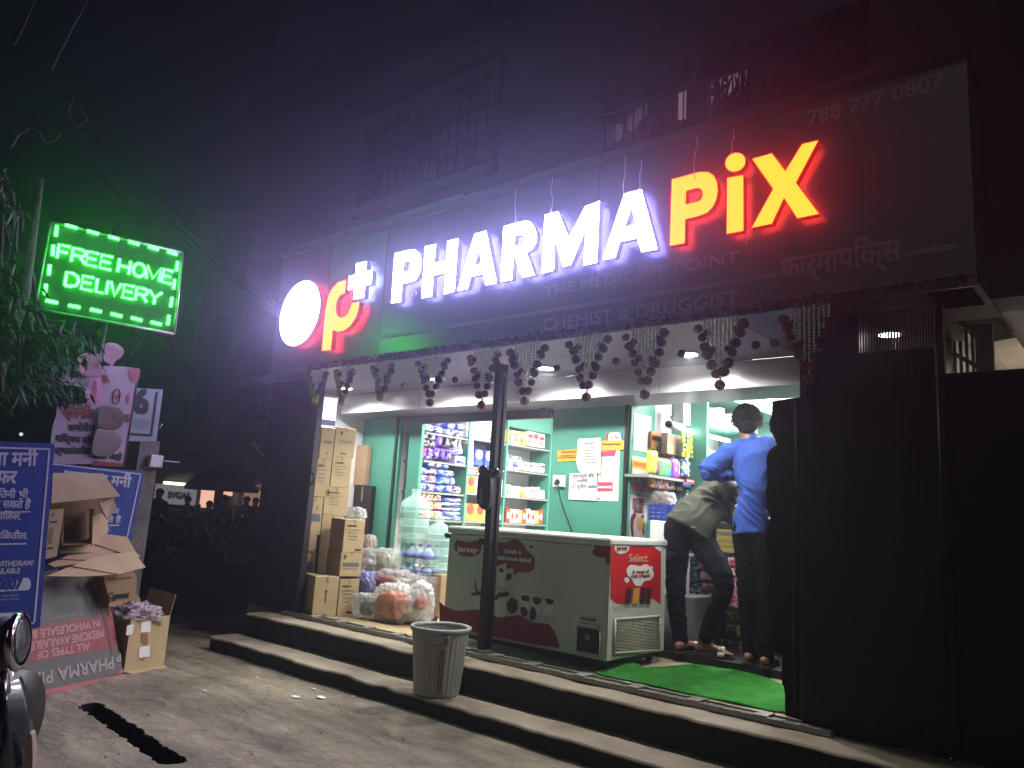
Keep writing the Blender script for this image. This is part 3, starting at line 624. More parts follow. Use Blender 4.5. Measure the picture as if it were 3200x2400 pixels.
ps.tube([Vector((b_.x, b_.y, 0)), Vector((b_.x, b_.y, NP(340, 700).z))], .035, 10); ps.build('post', m_black, ns)
# ================================================================ chest freezer
yf = 4.032; xl_, xr_ = -3.975, -2.593; yb = 4.73; zb0 = F+.07; zt = (Y(1905, 1672, yf).z+Y(1390, 1648, yf).z)/2
fz = thing('chest_freezer', 'white chest freezer with red printed panels behind the black post', 'freezer', (-3.28, 4.38, F))
m_fz = M('pale aqua film on steel', '#b9c4bb', .35, nz=(3, .08)); m_fzw = M('white enamel', '#c9cbc6', .3, nz=(4, .06))
m_red = M('deep red print', '#a3161f', .4, nz=None); m_dred = M('dark red print', '#7c1520', .45, nz=None); m_wp = M('white print', '#d8d8d4', .5, nz=None); m_dk = M('dark brown print', '#2e2022', .5, nz=None)
zl = zt-.055
b1 = MB(); b1.box((xl_, yf, zb0), (xr_, yb, zl)); b1.build('body', m_fz, fz, .012)
b1 = MB(); b1.box((xl_-.012, yf-.014, zl+.002), (xr_+.014, yb+.01, zt)); b1.build('lid', m_fzw, fz, .016)
b1 = MB(); b1.box((xr_+.0005, yf+.004, zb0+.004), (xr_+.006, yb-.004, zl-.003)); b1.build('end_panel', m_fzw, fz)
yfd = yf-.0035
q3 = lambda a, b: Y(1350+a/2.765, 1600+b/2.765, yf)
def deco(name, pts, mt, d=.003, conv=q3, ext=(0, .002, 0), off=(0, -.003, 0), sm=True, par=fz):
    P = blob(pts, conv, 5) if sm else [conv(*p) for p in pts]
    off = Vector(off)*d/.003
    flat = P[0].copy(); ax = 1 if abs(ext[1]) > 0 else 0
    con = [((p.x, p.z) if ax == 1 else (p.y, p.z)) for p in P]; k = P[0][ax]
    to3 = (lambda a, b: Vector((a, k, b))+off) if ax == 1 else (lambda a, b: Vector((k, a, b))+off)
    return solid([con], to3, ext, 0, 0).build(name, mt, par)
deco('printed_badge', [(195, 290), (215, 245), (265, 252), (325, 262), (390, 243), (425, 265), (428, 320), (400, 368), (330, 388), (240, 372), (205, 335)], m_dred)
deco('printed_badge', [(480, 300), (540, 264), (640, 262), (700, 236), (745, 238), (790, 282), (822, 332), (872, 378), (890, 425), (885, 475), (858, 515), (805, 525), (750, 520), (705, 545), (640, 500), (540, 470), (490, 420)], m_dred)
deco('printed_wave', [(66, 772), (110, 812), (180, 846), (260, 856), (380, 840), (480, 872), (560, 908), (640, 903), (760, 890), (860, 950), (950, 962), (1010, 970), (1060, 1038), (1090, 1110), (1100, 1176), (900, 1146), (600, 1090), (300, 1028), (66, 985)], m_dred, sm=False)
deco('printed_badge', [(1395, 252), (1470, 243), (1538, 250), (1538, 350), (1538, 452), (1505, 440), (1492, 395), (1430, 388), (1388, 352), (1410, 300)], m_dred)
for k, pt in enumerate(([(1340, 262), (1370, 258), (1382, 276), (1360, 288), (1342, 280)], [(110, 190), (135, 180), (165, 205), (150, 225), (118, 220)], [(845, 290), (870, 292), (865, 310), (846, 308)])): deco('printed_drop', pt, m_dk)
for pts, mt in (([(560, 470), (645, 440), (650, 640), (570, 650)], m_wp), ([(650, 490), (710, 485), (690, 655), (635, 670)], m_fzw), ([(535, 720), (560, 680), (680, 690), (685, 740), (640, 905), (560, 910)], m_wp), ([(765, 690), (850, 705), (845, 850), (770, 845)], m_wp), ([(865, 705), (958, 725), (935, 880), (850, 870)], m_wp), ([(975, 715), (1065, 745), (1040, 900), (945, 885)], m_wp), ([(352, 700), (430, 690), (415, 835), (375, 830)], m_fzw)):
    deco('printed_pouch', pts, mt, .0045, sm=False)
for pts, mt in (([(585, 490), (620, 488), (618, 520), (588, 520)], m_dk), ([(650, 540), (690, 535), (685, 580), (648, 585)], m_dk), ([(600, 700), (660, 690), (665, 725), (605, 735)], m_dk), ([(545, 740), (590, 690), (598, 720), (560, 760)], m_dk), ([(780, 720), (840, 730), (835, 770), (785, 760)], m_dk), ([(880, 735), (950, 750), (925, 800), (885, 785)], m_dk), ([(990, 745), (1055, 765), (1035, 800), (990, 780)], m_dk), ([(650, 790), (690, 740), (735, 770), (740, 840), (700, 880), (660, 850)], m_dk), ([(770, 830), (800, 820), (830, 860), (820, 900), (780, 890)], m_dk), ([(860, 830), (885, 822), (905, 880), (890, 930), (850, 930)], m_dk), ([(372, 605), (382, 604), (392, 690), (382, 692)], m_dk), ([(345, 705), (430, 680), (436, 715), (350, 720)], m_dk)):
    deco('printed_blot', pts, mt, .0065)
tx = MB()
def ftext(s_, a, b, h, bo=.0015, conv=q3, nrm=(0, -1, 0), mi=0, l=.0055):
    write(tx, s_, conv(*a), conv(*b), h, bold=bo, nrm=nrm, mi=mi, lift=l)
ftext('Jersey', (218, 338), (398, 352), .037, .0028); ftext('Grab a', (632, 354), (776, 364), .026, .002); ftext('delicious bite!', (555, 406), (858, 434), .026, .002)
tx.build('printed_lettering', m_wp, fz)
vp = MB(); A_ = q3(1268, 992); B_ = q3(1447, 1232); vp.box((A_.x, yf-.012, B_.z), (B_.x, yf-.001, A_.z)); vent = vp.build('vent', m_black, fz, .004)
vl = MB()
for i in range(9): z = B_.z+(A_.z-B_.z)*(i+.5)/9; vl.box((A_.x+.008, yf-.017, z-.002), (B_.x-.008, yf-.012, z+.003))
vl.build('slat', M('dark grey plastic', '#38383a', .5), vent)
vb = MB(); cxx = (A_.x+B_.x)/2; zz = A_.z-.045; vb.box((cxx-.018, yf-.021, zz-.018), (cxx+.018, yf-.0175, zz+.014)); vb.build('logo_badge', m_track, vent)
vf = MB(); r_ = .006; loop = [(A_.x-.006, B_.z-.006), (B_.x+.006, B_.z-.006), (B_.x+.006, A_.z+.008), (B_.x-.012, A_.z+.022), (A_.x+.012, A_.z+.022), (A_.x-.006, A_.z+.008), (A_.x-.006, B_.z-.006)]
vf.tube([(a, yf-.008, b) for a, b in loop], r_, 6); vf.build('vent_frame', m_fzw, fz)
cpn = MB(); A2, B2_ = q3(1282, 893), q3(1440, 965); cpn.box((A2.x, yf-.01, B2_.z), (B2_.x, yf-.001, A2.z)); cp_ = cpn.build('control_panel', m_fzw, fz, .003)
cq = MB(); cq.box((A2.x+.01, yf-.013, B2_.z+.01), (B2_.x-.01, yf-.0105, A2.z-.008)); cq.build('display', M('grey display', '#4b4f50', .4), cp_)
# end face
q4 = lambda a, b: X(1350+a/2.765, 1600+b/2.765, xr_+.006)
kw = dict(conv=q4, ext=(-.0015, 0, 0), off=(.003, 0, 0))
m_bred = M('bright red print', '#c3141c', .4, nz=None); m_wp2 = M('clean white print', '#dcdcda', .5, nz=None)
deco('printed_panel', [(1541, 240), (1977, 240), (1974, 800), (1950, 775), (1915, 748), (1880, 742), (1845, 765), (1800, 772), (1755, 768), (1700, 788), (1650, 796), (1600, 785), (1560, 762), (1541, 740)], m_bred, .002, sm=False, **kw)
deco('printed_badge', [(1572, 300), (1600, 283), (1640, 288), (1690, 275), (1698, 318), (1672, 350), (1622, 362), (1585, 342)], m_wp2, .004, **kw)
deco('printed_cloud', [(1680, 495), (1712, 458), (1765, 462), (1800, 468), (1842, 450), (1888, 482), (1912, 540), (1882, 586), (1832, 598), (1802, 636), (1752, 632), (1722, 580), (1686, 542)], m_wp2, .004, **kw)
deco('printed_drop', [(1658, 575), (1690, 565), (1698, 600), (1672, 612)], m_wp2, .004, **kw); deco('printed_drop', [(1868, 470), (1900, 472), (1905, 490), (1880, 486)], m_wp2, .004, **kw)
deco('printed_badge', [(1918, 262), (1945, 248), (1975, 255), (1975, 335), (1945, 325), (1922, 300)], m_wp2, .004, **kw)
for k, (x0, x1, mt) in enumerate(((1668, 1716, m_dk), (1730, 1785, M('yellow wrapper', '#c79a3a', .4)), (1795, 1836, m_dk), (1842, 1888, M('maroon wrapper', '#47191c', .4)))):
    deco('printed_bar', [(x0+8, 662-k*2), (x1+4, 655-k*2), (x1-8, 790), (x0-6, 795)], mt, .006, sm=False, **kw)
tx = MB(); ftext('A range of', (1724, 532), (1868, 528), .022, .0016, q4, (1, 0, 0), 0, .0052); ftext('rich treats!', (1716, 570), (1876, 562), .022, .0016, q4, (1, 0, 0), 0, .0052); ftext('Jersey', (1588, 330), (1682, 326), .024, .002, q4, (1, 0, 0), 0, .0052)
for k in range(3): ftext('supporting text of the panel', (1563, 822+k*17), (1720-k*25, 812+k*17), .006, 0, q4, (1, 0, 0), 0, .004)
tx.build('printed_lettering', M('red lettering', '#8f1820', .5, nz=None), fz)
tx = MB(); ftext('Select', (1697, 432), (1856, 428), .05, .001, q4, (1, 0, 0), 0, .0045); tx.build('printed_lettering', M('cream script', '#d7a98a', .5, nz=None), fz)
gA, gB, gC, gD = q4(1572, 928), q4(1958, 900), q4(1952, 1192), q4(1562, 1218)
gl_ = MB(); gl_.quad(*[p+Vector((.002, 0, 0)) for p in (gD, gC, gB, gA)]); gl_.build('grille_backing', M('dark grille recess', '#24231f', .8), fz)
gg = MB(); o_ = Vector((.008, 0, 0))
for i in range(27): f_ = i/26; gg.tube([gA.lerp(gB, f_)+o_, gD.lerp(gC, f_)+o_], .0026, 5)
for i in range(24): f_ = i/23; gg.tube([gA.lerp(gD, f_)+o_*1.4, gB.lerp(gC, f_)+o_*1.4], .0026, 5)
for a, b in ((gA, gB), (gB, gC), (gC, gD), (gD, gA)): gg.tube([a+o_, b+o_], .009, 6)
gg.build('end_grille', M('dusty cream wire', '#b9b6a4', .6), fz)
for (x, y) in ((xr_-.07, yf+.06), (xr_-.07, yb-.06), (xl_+.07, yf+.06), (xl_+.07, yb-.06)):
    cb = MB(); cb.lathe([(.026, -.01), (.026, .01)], (x, y, F+.026), 14, axis=(0, 1, 0)); cb.box((x-.02, y-.014, F+.04), (x+.02, y+.014, zb0)); cb.build('caster', m_black, fz)
sk = MB(); sk.box((xl_+.02, yf+.02, zb0-.03), (xr_-.02, yb-.02, zb0-.001)); sk.build('base', m_black, fz)
# ================================================================ aluminium door post with its lock
xp = Z(1512, 2050, F).x
po = thing('door_post', 'tall black aluminium sliding door post standing in front of the freezer', 'door post', (xp, YT, F))
pb = MB(); w_ = .025
pb.box((xp-w_, 3.775, F+.03), (xp+w_, 3.815, 2.175)); pb.box((xp-w_+.012, 3.82, F+.025), (xp+w_+.012, 3.85, 2.175)); pb.box((xp+w_-.004, 3.768, F+.03), (xp+w_+.004, 3.774, 2.175)); pb.build('stile', m_black, po, .004)
pbb = MB(); pbb.box((xp-.06, 3.764, F+.022), (xp+.05, 3.83, F+.045)); pbb.build('foot_bracket', m_track, po)
kn = MB(); 
for px, py in ((1512, 1470), (1552, 1478)): kn.lathe([(.005, 0), (.03, .004), (.036, .02), (.03, .034), (.012, .04)], Y(px, py, 3.77)+Vector((0, .01, 0)), 18, axis=(0, -1, 0))
kn.build('lock_knob', M('black chrome', '#5a5a5e', .12, .9), po)
hd_ = MB(); hd_.prism(blob([(1500, 1478), (1530, 1472), (1532, 1560), (1520, 1592), (1500, 1585), (1490, 1560), (1492, 1510)], lambda a, b: Y(a, b, 3.745), 4), (0, .028, 0)); hd_.build('handle_plate', m_black, po)
tg = MB(); tg.prism([Y(a, b, 3.74) for a, b in ((1500, 1530), (1509, 1528), (1506, 1578), (1495, 1575))], (0, .004, 0)); tg.build('tag', M('olive tag', '#6a6a35', .6), po)
bk = MB(); pA = Y(1502, 1692, 3.765); bk.box((pA.x-.005, 3.75, pA.z-.022), (xp+.01, 3.774, pA.z+.022)); bk.ball((pA.x+.012, 3.748, pA.z), .008); bk.build('latch_arm', m_black, po)
# ================================================================ waste bin
bc = Vector((-3.375, 3.412, .0985)); zr = Y(1364, 1957, 3.41).z
bn = thing('waste_bin', 'grey ribbed plastic dustbin standing on the lower step', 'dustbin', bc)
m_bin = M('grey plastic', '#9a9d99', .5, nz=(6, .12), bump=(70, .08)); H_ = zr-bc.z
def bp_(u_, v_):
    a = 2*math.pi*u_; r = .135+(.170-.135)*v_; rib = abs(math.sin(a*15)); seg = (math.sin(a*2.5) > -.2)
    if .03 < v_ < .86 and seg: r += .0028*(1 if rib > .55 else 0)
    if v_ > .86: r += .004
    return bc+Vector((r*math.cos(a), r*math.sin(a), H_*v_))
bm_ = MB(); bm_.grid(bp_, 240, 36); bm_.lathe([(0, .004), (.134, .004)], bc, 40)
bm_.grid(lambda u_, v_: bc+Vector(((.128+.034*v_)*math.cos(-2*math.pi*u_), (.128+.034*v_)*math.sin(-2*math.pi*u_), .01+(H_-.012)*v_)), 48, 4); bm_.build('tub', m_bin, bn)
rm = MB(); rm.lathe([(.160, H_-.012), (.181, H_-.016), (.187, H_-.006), (.186, H_+.006), (.176, H_+.010), (.161, H_+.002), (.160, H_-.012)], bc, 64); rm.build('rim', m_bin, bn)
lug = MB(); fd = Vector((-bc.x, -bc.y, 0)).normalized(); fd = (Matrix.Rotation(.05, 3, 'Z') @ fd); sd_ = Vector((-fd.y, fd.x, 0)); o_ = bc+fd*.164+Vector((0, 0, H_-.075))
lug.obox(o_-sd_*.05, sd_*.1, fd*.02, Vector((0, 0, .05))); lug.obox(o_-sd_*.035-Vector((0, 0, .03)), sd_*.07, fd*.012, Vector((0, 0, .028))); lug.build('handle_lug', m_bin, bn, .006)
wr = MB(); wr.tube([bc+fd*.19+Vector((0, 0, H_-.03))+sd_*(.03*math.sin(t*.9))+Vector((0, 0, -.018*t+.03 if t < 2 else -.012*t)) for t in range(4)], .004, 6); wr.build('wire_hook', m_black, bn)
wr = MB(); wr.tube([bc+fd*.168+Vector((0, 0, H_-.08)), bc+fd*.15+Vector((0, 0, .03))], .004, 6); wr.tube([bc+fd*.168+sd_*.016+Vector((0, 0, H_-.08)), bc+fd*.15+sd_*.012+Vector((0, 0, .03))], .003, 6); wr.build('seam', M('dark seam', '#3c3d3c', .6), bn)
# ================================================================ cartons inside the shop on the left
m_card = M('brown cardboard', '#a8946f', .85, nz=(5, .14), bump=(90, .12, .003)); m_card2 = M('pinkish cardboard', '#9c8263', .85, nz=(5, .16), bump=(90, .12, .003)); m_cdk = M('dull brown cardboard', '#7d6144', .9, nz=(5, .16)); m_ink = M('blue grey print', '#5b5a68', .8, nz=None); m_ink2 = M('black print', '#2a2728', .8, nz=None); m_tape = M('brown tape', '#8f7448', .3, nz=None)
e1 = Vector((.30, .954, 0)).normalized(); e0 = Vector((.954, -.30, 0)).normalized(); UPV = Vector((0, 0, 1))
def carton(label, P0, n, px, py, wid, prt, group='stacked brown cartons by the left pillar', mt=None, z=None):
    """right face between photo columns px on the plane through P0; wid = how far the box runs back to the left"""
    pm = (py[0]+py[1])/2; a = PL(px[0], pm, P0, n); b = PL(px[1], pm, P0, n)
    z0, z1 = (z if z else (PL(px[0], py[1], P0, n).z, PL(px[0], py[0], P0, n).z))
    e = (b-a); e.z = 0; L = e.length; e.normalize(); hz = z1-z0; o = Vector((a.x, a.y, z0)); back = -Vector((e.y, -e.x, 0))
    t = thing('carton', label, 'carton', o+e*L/2+back*wid/2, group)
    MB().obox(o, e*L, back*wid, UPV*hz).build('body', mt or m_card, t, .004)
    nn = Vector((e.y, -e.x, 0)); pr = MB()
    fl = MB(); fl.obox(o+e*(L*.46)+nn*.001+UPV*(hz*.995), e*(L*.08), back*(wid), UPV*.0015); fl.obox(o+e*(L*.46)+nn*.0002+UPV*(hz*.86), e*(L*.08), nn*.0012, UPV*(hz*.135)); fl.build('tape', m_tape, t)
    for (s_, u0, u1, v_, h_, mi) in prt:
        A_ = o+e*(L*u0)+UPV*(hz*v_); B_ = o+e*(L*u1)+UPV*(hz*v_)
        if s_ == '#': pr.obox(A_+nn*.0008, e*(L*(u1-u0)), nn*.001, UPV*(hz*h_), mi)
        elif s_ == '^':
            m_ = (A_+B_)/2; pr.obox(m_-e*.005+nn*.0008, e*.01, nn*.001, UPV*(hz*h_), mi); pr.prism([m_-e*.018+UPV*(hz*h_)+nn*.0008, m_+e*.018+UPV*(hz*h_)+nn*.0008, m_+UPV*(hz*h_+.025)+nn*.0008], nn*.001, mi)
        else: write(pr, s_, A_, B_, hz*h_, nrm=nn, lift=.0015, mi=mi, bold=.0006)
    if pr.v: pr.build('print', [m_ink, m_ink2], t)
    return t
PB = Z(980, 1928, F); txt = [('INGREDIENTS', .15, .6, .78, .05, 1), ('net quantity', .15, .75, .68, .035, 0), ('batch no', .2, .6, .58, .035, 0), ('mfg date', .2, .66, .48, .035, 0), ('keep dry', .25, .6, .38, .035, 0)]
band = [('#', .12, .88, .42, .16, 0), ('handle with care', .15, .8, .3, .04, 1)]
zB = (F, PL(980, 1801, PB, e0).z)
carton('bottom carton of the front stack, printed with a single upward arrow', PB, e0, (980, 1055), (1801, 1925), .3, [('^', .35, .65, .35, .25, 1), ('2', .45, .58, .85, .07, 0), ('#', .36, .6, .015, .05, 0)], z=zB)
carton('bottom carton beside the plastic bags, right of the arrow carton', PB, e0, (1057, 1118), (1830, 1925), .3, txt+[('#', .45, .85, .08, .05, 1)], z=(F, zB[1]-.02))
zm = PL(1062, 1726, PB, e0).z; zu = PL(1072, 1622, PB, e0).z
carton('middle carton of the front stack with a wide blue grey band', PB, e0, (1062, 1128), (1726, 1826), .34, band+[('^', .1, .3, .7, .1, 1)], z=(zB[1]+.001, zm-.001))
carton('top carton of the front stack with its dark end turned to the street', PB, e0, (1074, 1138), (1622, 1726), .34, txt+[('#', .6, .9, .06, .05, 1)], z=(zm, zu))
PC = PB-e0*.42+Vector((0, 0, 0))
def tall(label, px, py, prt, wid=.3): carton(label, PC, e0, px, py, wid, prt)
zrow = [PL(1000, y_, PC, e0).z for y_ in (1928, 1801, 1673, 1553, 1431, 1334)]
zrow2 = [PL(1060, y_, PC, e0).z for y_ in (1928, 1801, 1700, 1612, 1524, 1428, 1335)]
tall_b = lambda lab, px, z_, prt: carton(lab, PC, e0, px, (1500, 1600), .28, prt, z=z_)
tall_b('top left carton of the rear stack, under the white carton', (984, 1027), (zrow[4]+.001, zrow[5]), [('bisleri', .3, .85, .5, .09, 0), ('?', .5, .62, .12, .1, 1)])
tall_b('top right carton of the rear stack with bold grey lettering', (1029, 1094), (zrow2[5]+.001, zrow2[6]), [('bisleri', .25, .85, .48, .12, 0), ('^', .2, .4, .72, .08, 1), ('20', .3, .6, .08, .08, 1)])
tall_b('second carton down in the left column of the rear stack', (976, 1026), (zrow[3]+.001, zrow[4]), txt)
tall_b('second carton down in the right column of the rear stack', (1028, 1089), (zrow2[4]+.001, zrow2[5]), txt)
tall_b('carton with loose flaps above the dark ended front stack', (1014, 1090), (zrow2[3]+.001, zrow2[4]), txt+[('^', .08, .2, .7, .1, 1)])
tall_b('third carton down in the left column, with a blue grey panel', (962, 1012), (zrow[2]+.001, zrow[3]), [('#', .1, .9, .35, .2, 0), ('?', .6, .75, .65, .12, 0)])
tall_b('fourth carton down in the left column, partly behind the pillar edge', (950, 1004), (zrow[1]+.001, zrow[2]), [('#', .05, .95, .1, .25, 0), ('goods', .3, .8, .55, .1, 1)])
tall_b('lowest carton at the back, seen over the arrow carton', (944, 1010), (F, zrow[1]), [('#', .1, .9, .4, .2, 0)])
carton('hidden carton filling the rear stack behind the front cartons', PC, e0, (1014, 1080), (1500, 1600), .25, [], z=(F, zrow2[3]))
carton('wide plain carton in shade behind the rear stack', Y(1092, 1450, 4.93), Vector((0, -1, 0)), (1090, 1144), (1392, 1515), .06, [('^', .15, .3, .7, .1, 1)], mt=m_card2, group='cartons along the back of the shop front')
carton('carton standing on the floor left of the freezer', Y(1330, 1850, 4.7), Vector((0, -1, 0)), (1328, 1376), (1790, 1915), .2, [('RC', .5, .75, .65, .08, 0), ('#', .6, .72, .25, .04, 1)], mt=m_card2, z=(F, Y(1330, 1790, 4.7).z), group='cartons along the back of the shop front')
carton('carton below the shaded one, propping it up behind the stack', Y(1092, 1450, 4.93), Vector((0, -1, 0)), (1090, 1144), (1515, 1900), .06, [], mt=m_blackm, z=(F, Y(1092, 1516, 4.93).z), group='cartons along the back of the shop front')
wc = thing('white_carton', 'plain white carton with added glow on top of the rear carton stack', 'light box', PL(1020, 1330, PC, e0))
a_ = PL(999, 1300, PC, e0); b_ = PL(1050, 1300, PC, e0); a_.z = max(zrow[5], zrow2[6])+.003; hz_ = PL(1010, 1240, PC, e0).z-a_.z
MB().obox(a_, Vector((b_.x-a_.x, b_.y-a_.y, 0)), -e0*.14, UPV*hz_).build('body', M('white carton with added glow', '#ececec', .4, nz=None, em='#ffffff', es=1.1), wc, .003)  # white carton given its own glow, standing for the downlight on it
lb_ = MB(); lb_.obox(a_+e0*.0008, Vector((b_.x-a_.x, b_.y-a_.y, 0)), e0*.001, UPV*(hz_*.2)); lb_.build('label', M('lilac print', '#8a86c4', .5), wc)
fc = MB(); cpts = [Z(*p, F+.001) for p in ((1055, 1935), (1290, 1912), (1385, 1925), (1380, 1962), (1290, 1985), (1262, 1992), (1120, 1958))]
fc.prism(cpts, (0, 0, .006)); tag(fc.build('flat_cardboard', m_card), 'flattened cardboard sheet lying on the floor beneath the sandals', 'cardboard')
# ================================================================ bags, jugs, packs on the shop floor
def plastic(name, col, alpha=.55, rough=.18): return M(name, col, rough, nz=(9, .2), bump=(22, 1, .03), alpha=alpha)
m_bagw = plastic('crinkled clear plastic', '#dfe2e4', .42); m_bagg = plastic('greenish clear plastic', '#d5dfcf', .5); m_bagd = plastic('grey clear plastic', '#b5adaf', .5)
def blobby(mb, o, r, mi=0, sq=2.6, wr=.1, seed=0, nu=52, nv=34, tie=0):
    """crumpled bag body: a superellipsoid with creases, gathered to a knot if tie"""
    o = Vector(o)
    def P(u_, v_):
        a = 2*math.pi*u_; b = math.pi*(v_-.5); sg = lambda x, e: math.copysign(abs(x)**(2/e), x)
        d = Vector((sg(math.cos(b), sq)*sg(math.cos(a), sq), sg(math.cos(b), sq)*sg(math.sin(a), sq), sg(math.sin(b), sq)))
        rg_ = 1-abs(noise.noise((d.x*3.4+seed*2, d.y*3.4, d.z*4.2))); k = 1+wr*noise.noise((d.x*2.6+seed, d.y*2.6, d.z*2.6))+wr*1.1*(rg_**6)-wr*.3+wr*.9*abs(noise.noise((d.x*5, d.y*5+seed, d.z*5)))+wr*.35*noise.noise((d.x*13, d.y*13+seed, d.z*13))
        q_ = Vector((d.x*r[0]*k, d.y*r[1]*k, d.z*r[2]*k))
        if tie and d.z > .45: f_ = (d.z-.45)/.55; q_.x *= 1-.75*f_; q_.y *= 1-.75*f_; q_.z += tie*f_
        return o+q_
    return mb.grid(P, nu, nv, mi)
def bag(label, px, py, y, dep, mt, seed, contents=(), tie=.0, sq=2.6, wr=.12, grp='plastic bags of goods on the shop floor', base=None):
    a, b = Y(px[0], (py[0]+py[1])/2, y), Y(px[1], (py[0]+py[1])/2, y); zt_ = Y((px[0]+px[1])/2, py[0], y).z; zb_ = base if base is not None else Y((px[0]+px[1])/2, py[1], y).z
    o = Vector(((a.x+b.x)/2, y, (zt_+zb_)/2)); r = ((b.x-a.x)/2, dep/2, (zt_-zb_)/2)
    t = thing('plastic_bag', label, 'plastic bag', (o.x, o.y, zb_), grp)
    for k, (du, dv, rx, rz, mt2, nm) in enumerate(contents):
        mb = MB(); blobby(mb, o+Vector((du*r[0], -dep*.1, dv*r[2])), (rx*r[0], dep*.36, rz*r[2]), sq=3, wr=.06, seed=seed+k+9, nu=16, nv=10); mb.build(nm, mt2, t)
    mb = MB(); blobby(mb, o, r, sq=sq, wr=wr, seed=seed, tie=tie); mb.build('film', mt, t); return t
m_or = M('orange packets', '#c4561a', .4, nz=(14, .4)); m_wpk = M('white packets', '#d9d9d2', .5, nz=(14, .15)); m_lil = M('lilac wrap', '#7f7fb0', .4, nz=(10, .2)); m_gst = M('pale green packets', '#9fb690', .5, nz=(12, .3)); m_rdp = M('red packets', '#b03032', .45, nz=(14, .35)); m_drk = M('dark packet', '#2b2424', .5)
bag('clear bag on the floor with a dark bottle inside, beside the arrow carton', (1114, 1184), (1856, 1936), 4.16, .17, m_bagw, 1, [(.1, -.1, .3, .6, m_drk, 'bottle')], sq=3.4, wr=.09, base=F+.007)
bag('large pink tinted bag filled with orange packets', (1186, 1288), (1826, 1930), 4.22, .24, m_bagw, 2, [(-.1, -.1, .7, .75, m_or, 'packet'), (.45, -.15, .3, .6, m_or, 'packet')], wr=.1, sq=3, base=F+.007)
bag('white carrier bag with a red packet showing through its cut handle', (1284, 1346), (1822, 1918), 4.3, .16, m_bagw, 3, [(.25, .05, .3, .3, m_rdp, 'packet'), (-.3, -.3, .4, .5, m_wpk, 'packet')], sq=2.8, base=F+.008)
bag('grey tied bag lying over the orange packet bag', (1174, 1292), (1785, 1850), 4.42, .2, m_bagd, 4, [(-.3, 0, .35, .5, m_rdp, 'packet'), (.5, 0, .3, .5, m_wpk, 'packet')], wr=.2)
bag('puffy white bag with a silver packet, against the front cartons', (1126, 1182), (1714, 1785), 4.5, .16, m_bagw, 5, [(.1, -.2, .5, .4, m_wpk, 'packet')], wr=.12)
bag('square pale green bag of packets behind the grey tied bag', (1176, 1246), (1716, 1792), 4.58, .2, m_bagg, 6, [(0, 0, .8, .8, m_wpk, 'packet'), (0, -.25, .84, .18, m_gst, 'packet')], sq=4)
bag('lilac bundle of wrapped sheets beside the front cartons', (1116, 1172), (1788, 1862), 4.32, .16, m_lil, 7, [], sq=2.8, wr=.18)
bag('small clear bag resting on top of the dark ended cartons', (1084, 1136), (1586, 1630), 4.6, .14, m_bagw, 8, [(-.5, -.3, .25, .4, m_gst, 'packet')], wr=.14)
bag('brown and grey bag behind the puffy white bag', (1134, 1170), (1672, 1722), 4.66, .12, m_bagd, 9, [(0, -.3, .7, .5, M('tan packet', '#a8743d', .5), 'packet')])
bag('clear bag standing behind the lilac bundle, hiding the pack of bottles', (1245, 1285), (1780, 1830), 4.6, .16, m_bagw, 14, [(0, 0, .7, .6, m_wpk, 'packet')])
# water jugs
m_jug = M('aqua tinted jug plastic', '#bfe6df', .1, nz=None, alpha=.33); m_jugc = M('aqua jug plastic rim', '#c6e6e2', .12, nz=None, alpha=.36)
def jug(label, pxc, pyt, pyb, y, rpx, grp='large clear water jugs'):
    p = Y(pxc, pyb, y); zt_ = Y(pxc, pyt, y).z; r = (Y(pxc+rpx, pyb, y)-p).length*.72; h = zt_-p.z
    t = thing('water_jug', label, 'water jug', p, grp)
    prof = [(r*.9, 0), (r, .03*h), (r, .17*h), (r*.95, .19*h), (r, .21*h), (r, .42*h), (r*.96, .44*h), (r, .46*h), (r, .68*h), (r*.93, .76*h), (r*.6, .84*h), (r*.32, .88*h), (r*.3, .97*h), (r*.34, .98*h), (r*.34, h)]
    MB().lathe(prof, p, 24).build('shell', m_jug, t)
    rg = MB()
    for f_ in (.1, .19, .32, .44, .58, .68): rg.lathe([(r*.985, f_*h-.006), (r*1.012, f_*h), (r*.985, f_*h+.006)], p, 24)
    rg.build('rib', m_jugc, t); return t
jug('water jug standing upright before the teal end wall of the shelves', 1289, 1528, 1700, 4.72, 46)
jug('water jug half hidden behind the left end of the chest freezer', 1362, 1610, 1795, 4.8, 42)
# shrink wrapped bottles
def bottles(label, px, py, y, n, lab, cap):
    a, b = Y(px[0], (py[0]+py[1])/2, y), Y(px[1], (py[0]+py[1])/2, y); zt_, zb_ = Y((px[0]+px[1])/2, py[0], y).z, Y((px[0]+px[1])/2, py[1], y).z
    t = thing('bottle_pack', label, 'bottle pack', ((a.x+b.x)/2, y+.05, zb_), 'shrink wrapped bottle packs'); r = (b.x-a.x)/n/2; h = zt_-zb_
    for j in range(2):
        for i in range(n):
            p = Vector((a.x+r*(2*i+1), y+r+j*2*r, zb_)); bt = MB().lathe([(r*.9, 0), (r*.95, .02), (r*.95, h*.62), (r*.5, h*.8), (r*.3, h*.86), (r*.3, h*.94)], p, 12).build('bottle', m_jugc, t)
            MB().lathe([(r*.97, h*.3), (r*.97, h*.58)], p, 12).build('label', lab, bt); MB().lathe([(r*.36, h*.93), (r*.36, h)], p, 10).build('cap', cap, bt)
    return t
bottles('upper pack of lilac labelled bottles on the stacked packs', (1236, 1338), (1700, 1762), 4.6, 4, M('lilac label', '#6d72b5', .5), M('blue cap', '#2d3b9c', .4))
bottles('lower pack of bottles with lilac labels, below the upper pack', (1244, 1334), (1764, 1796), 4.6, 4, M('lilac label', '#6d72b5', .5), m_white)
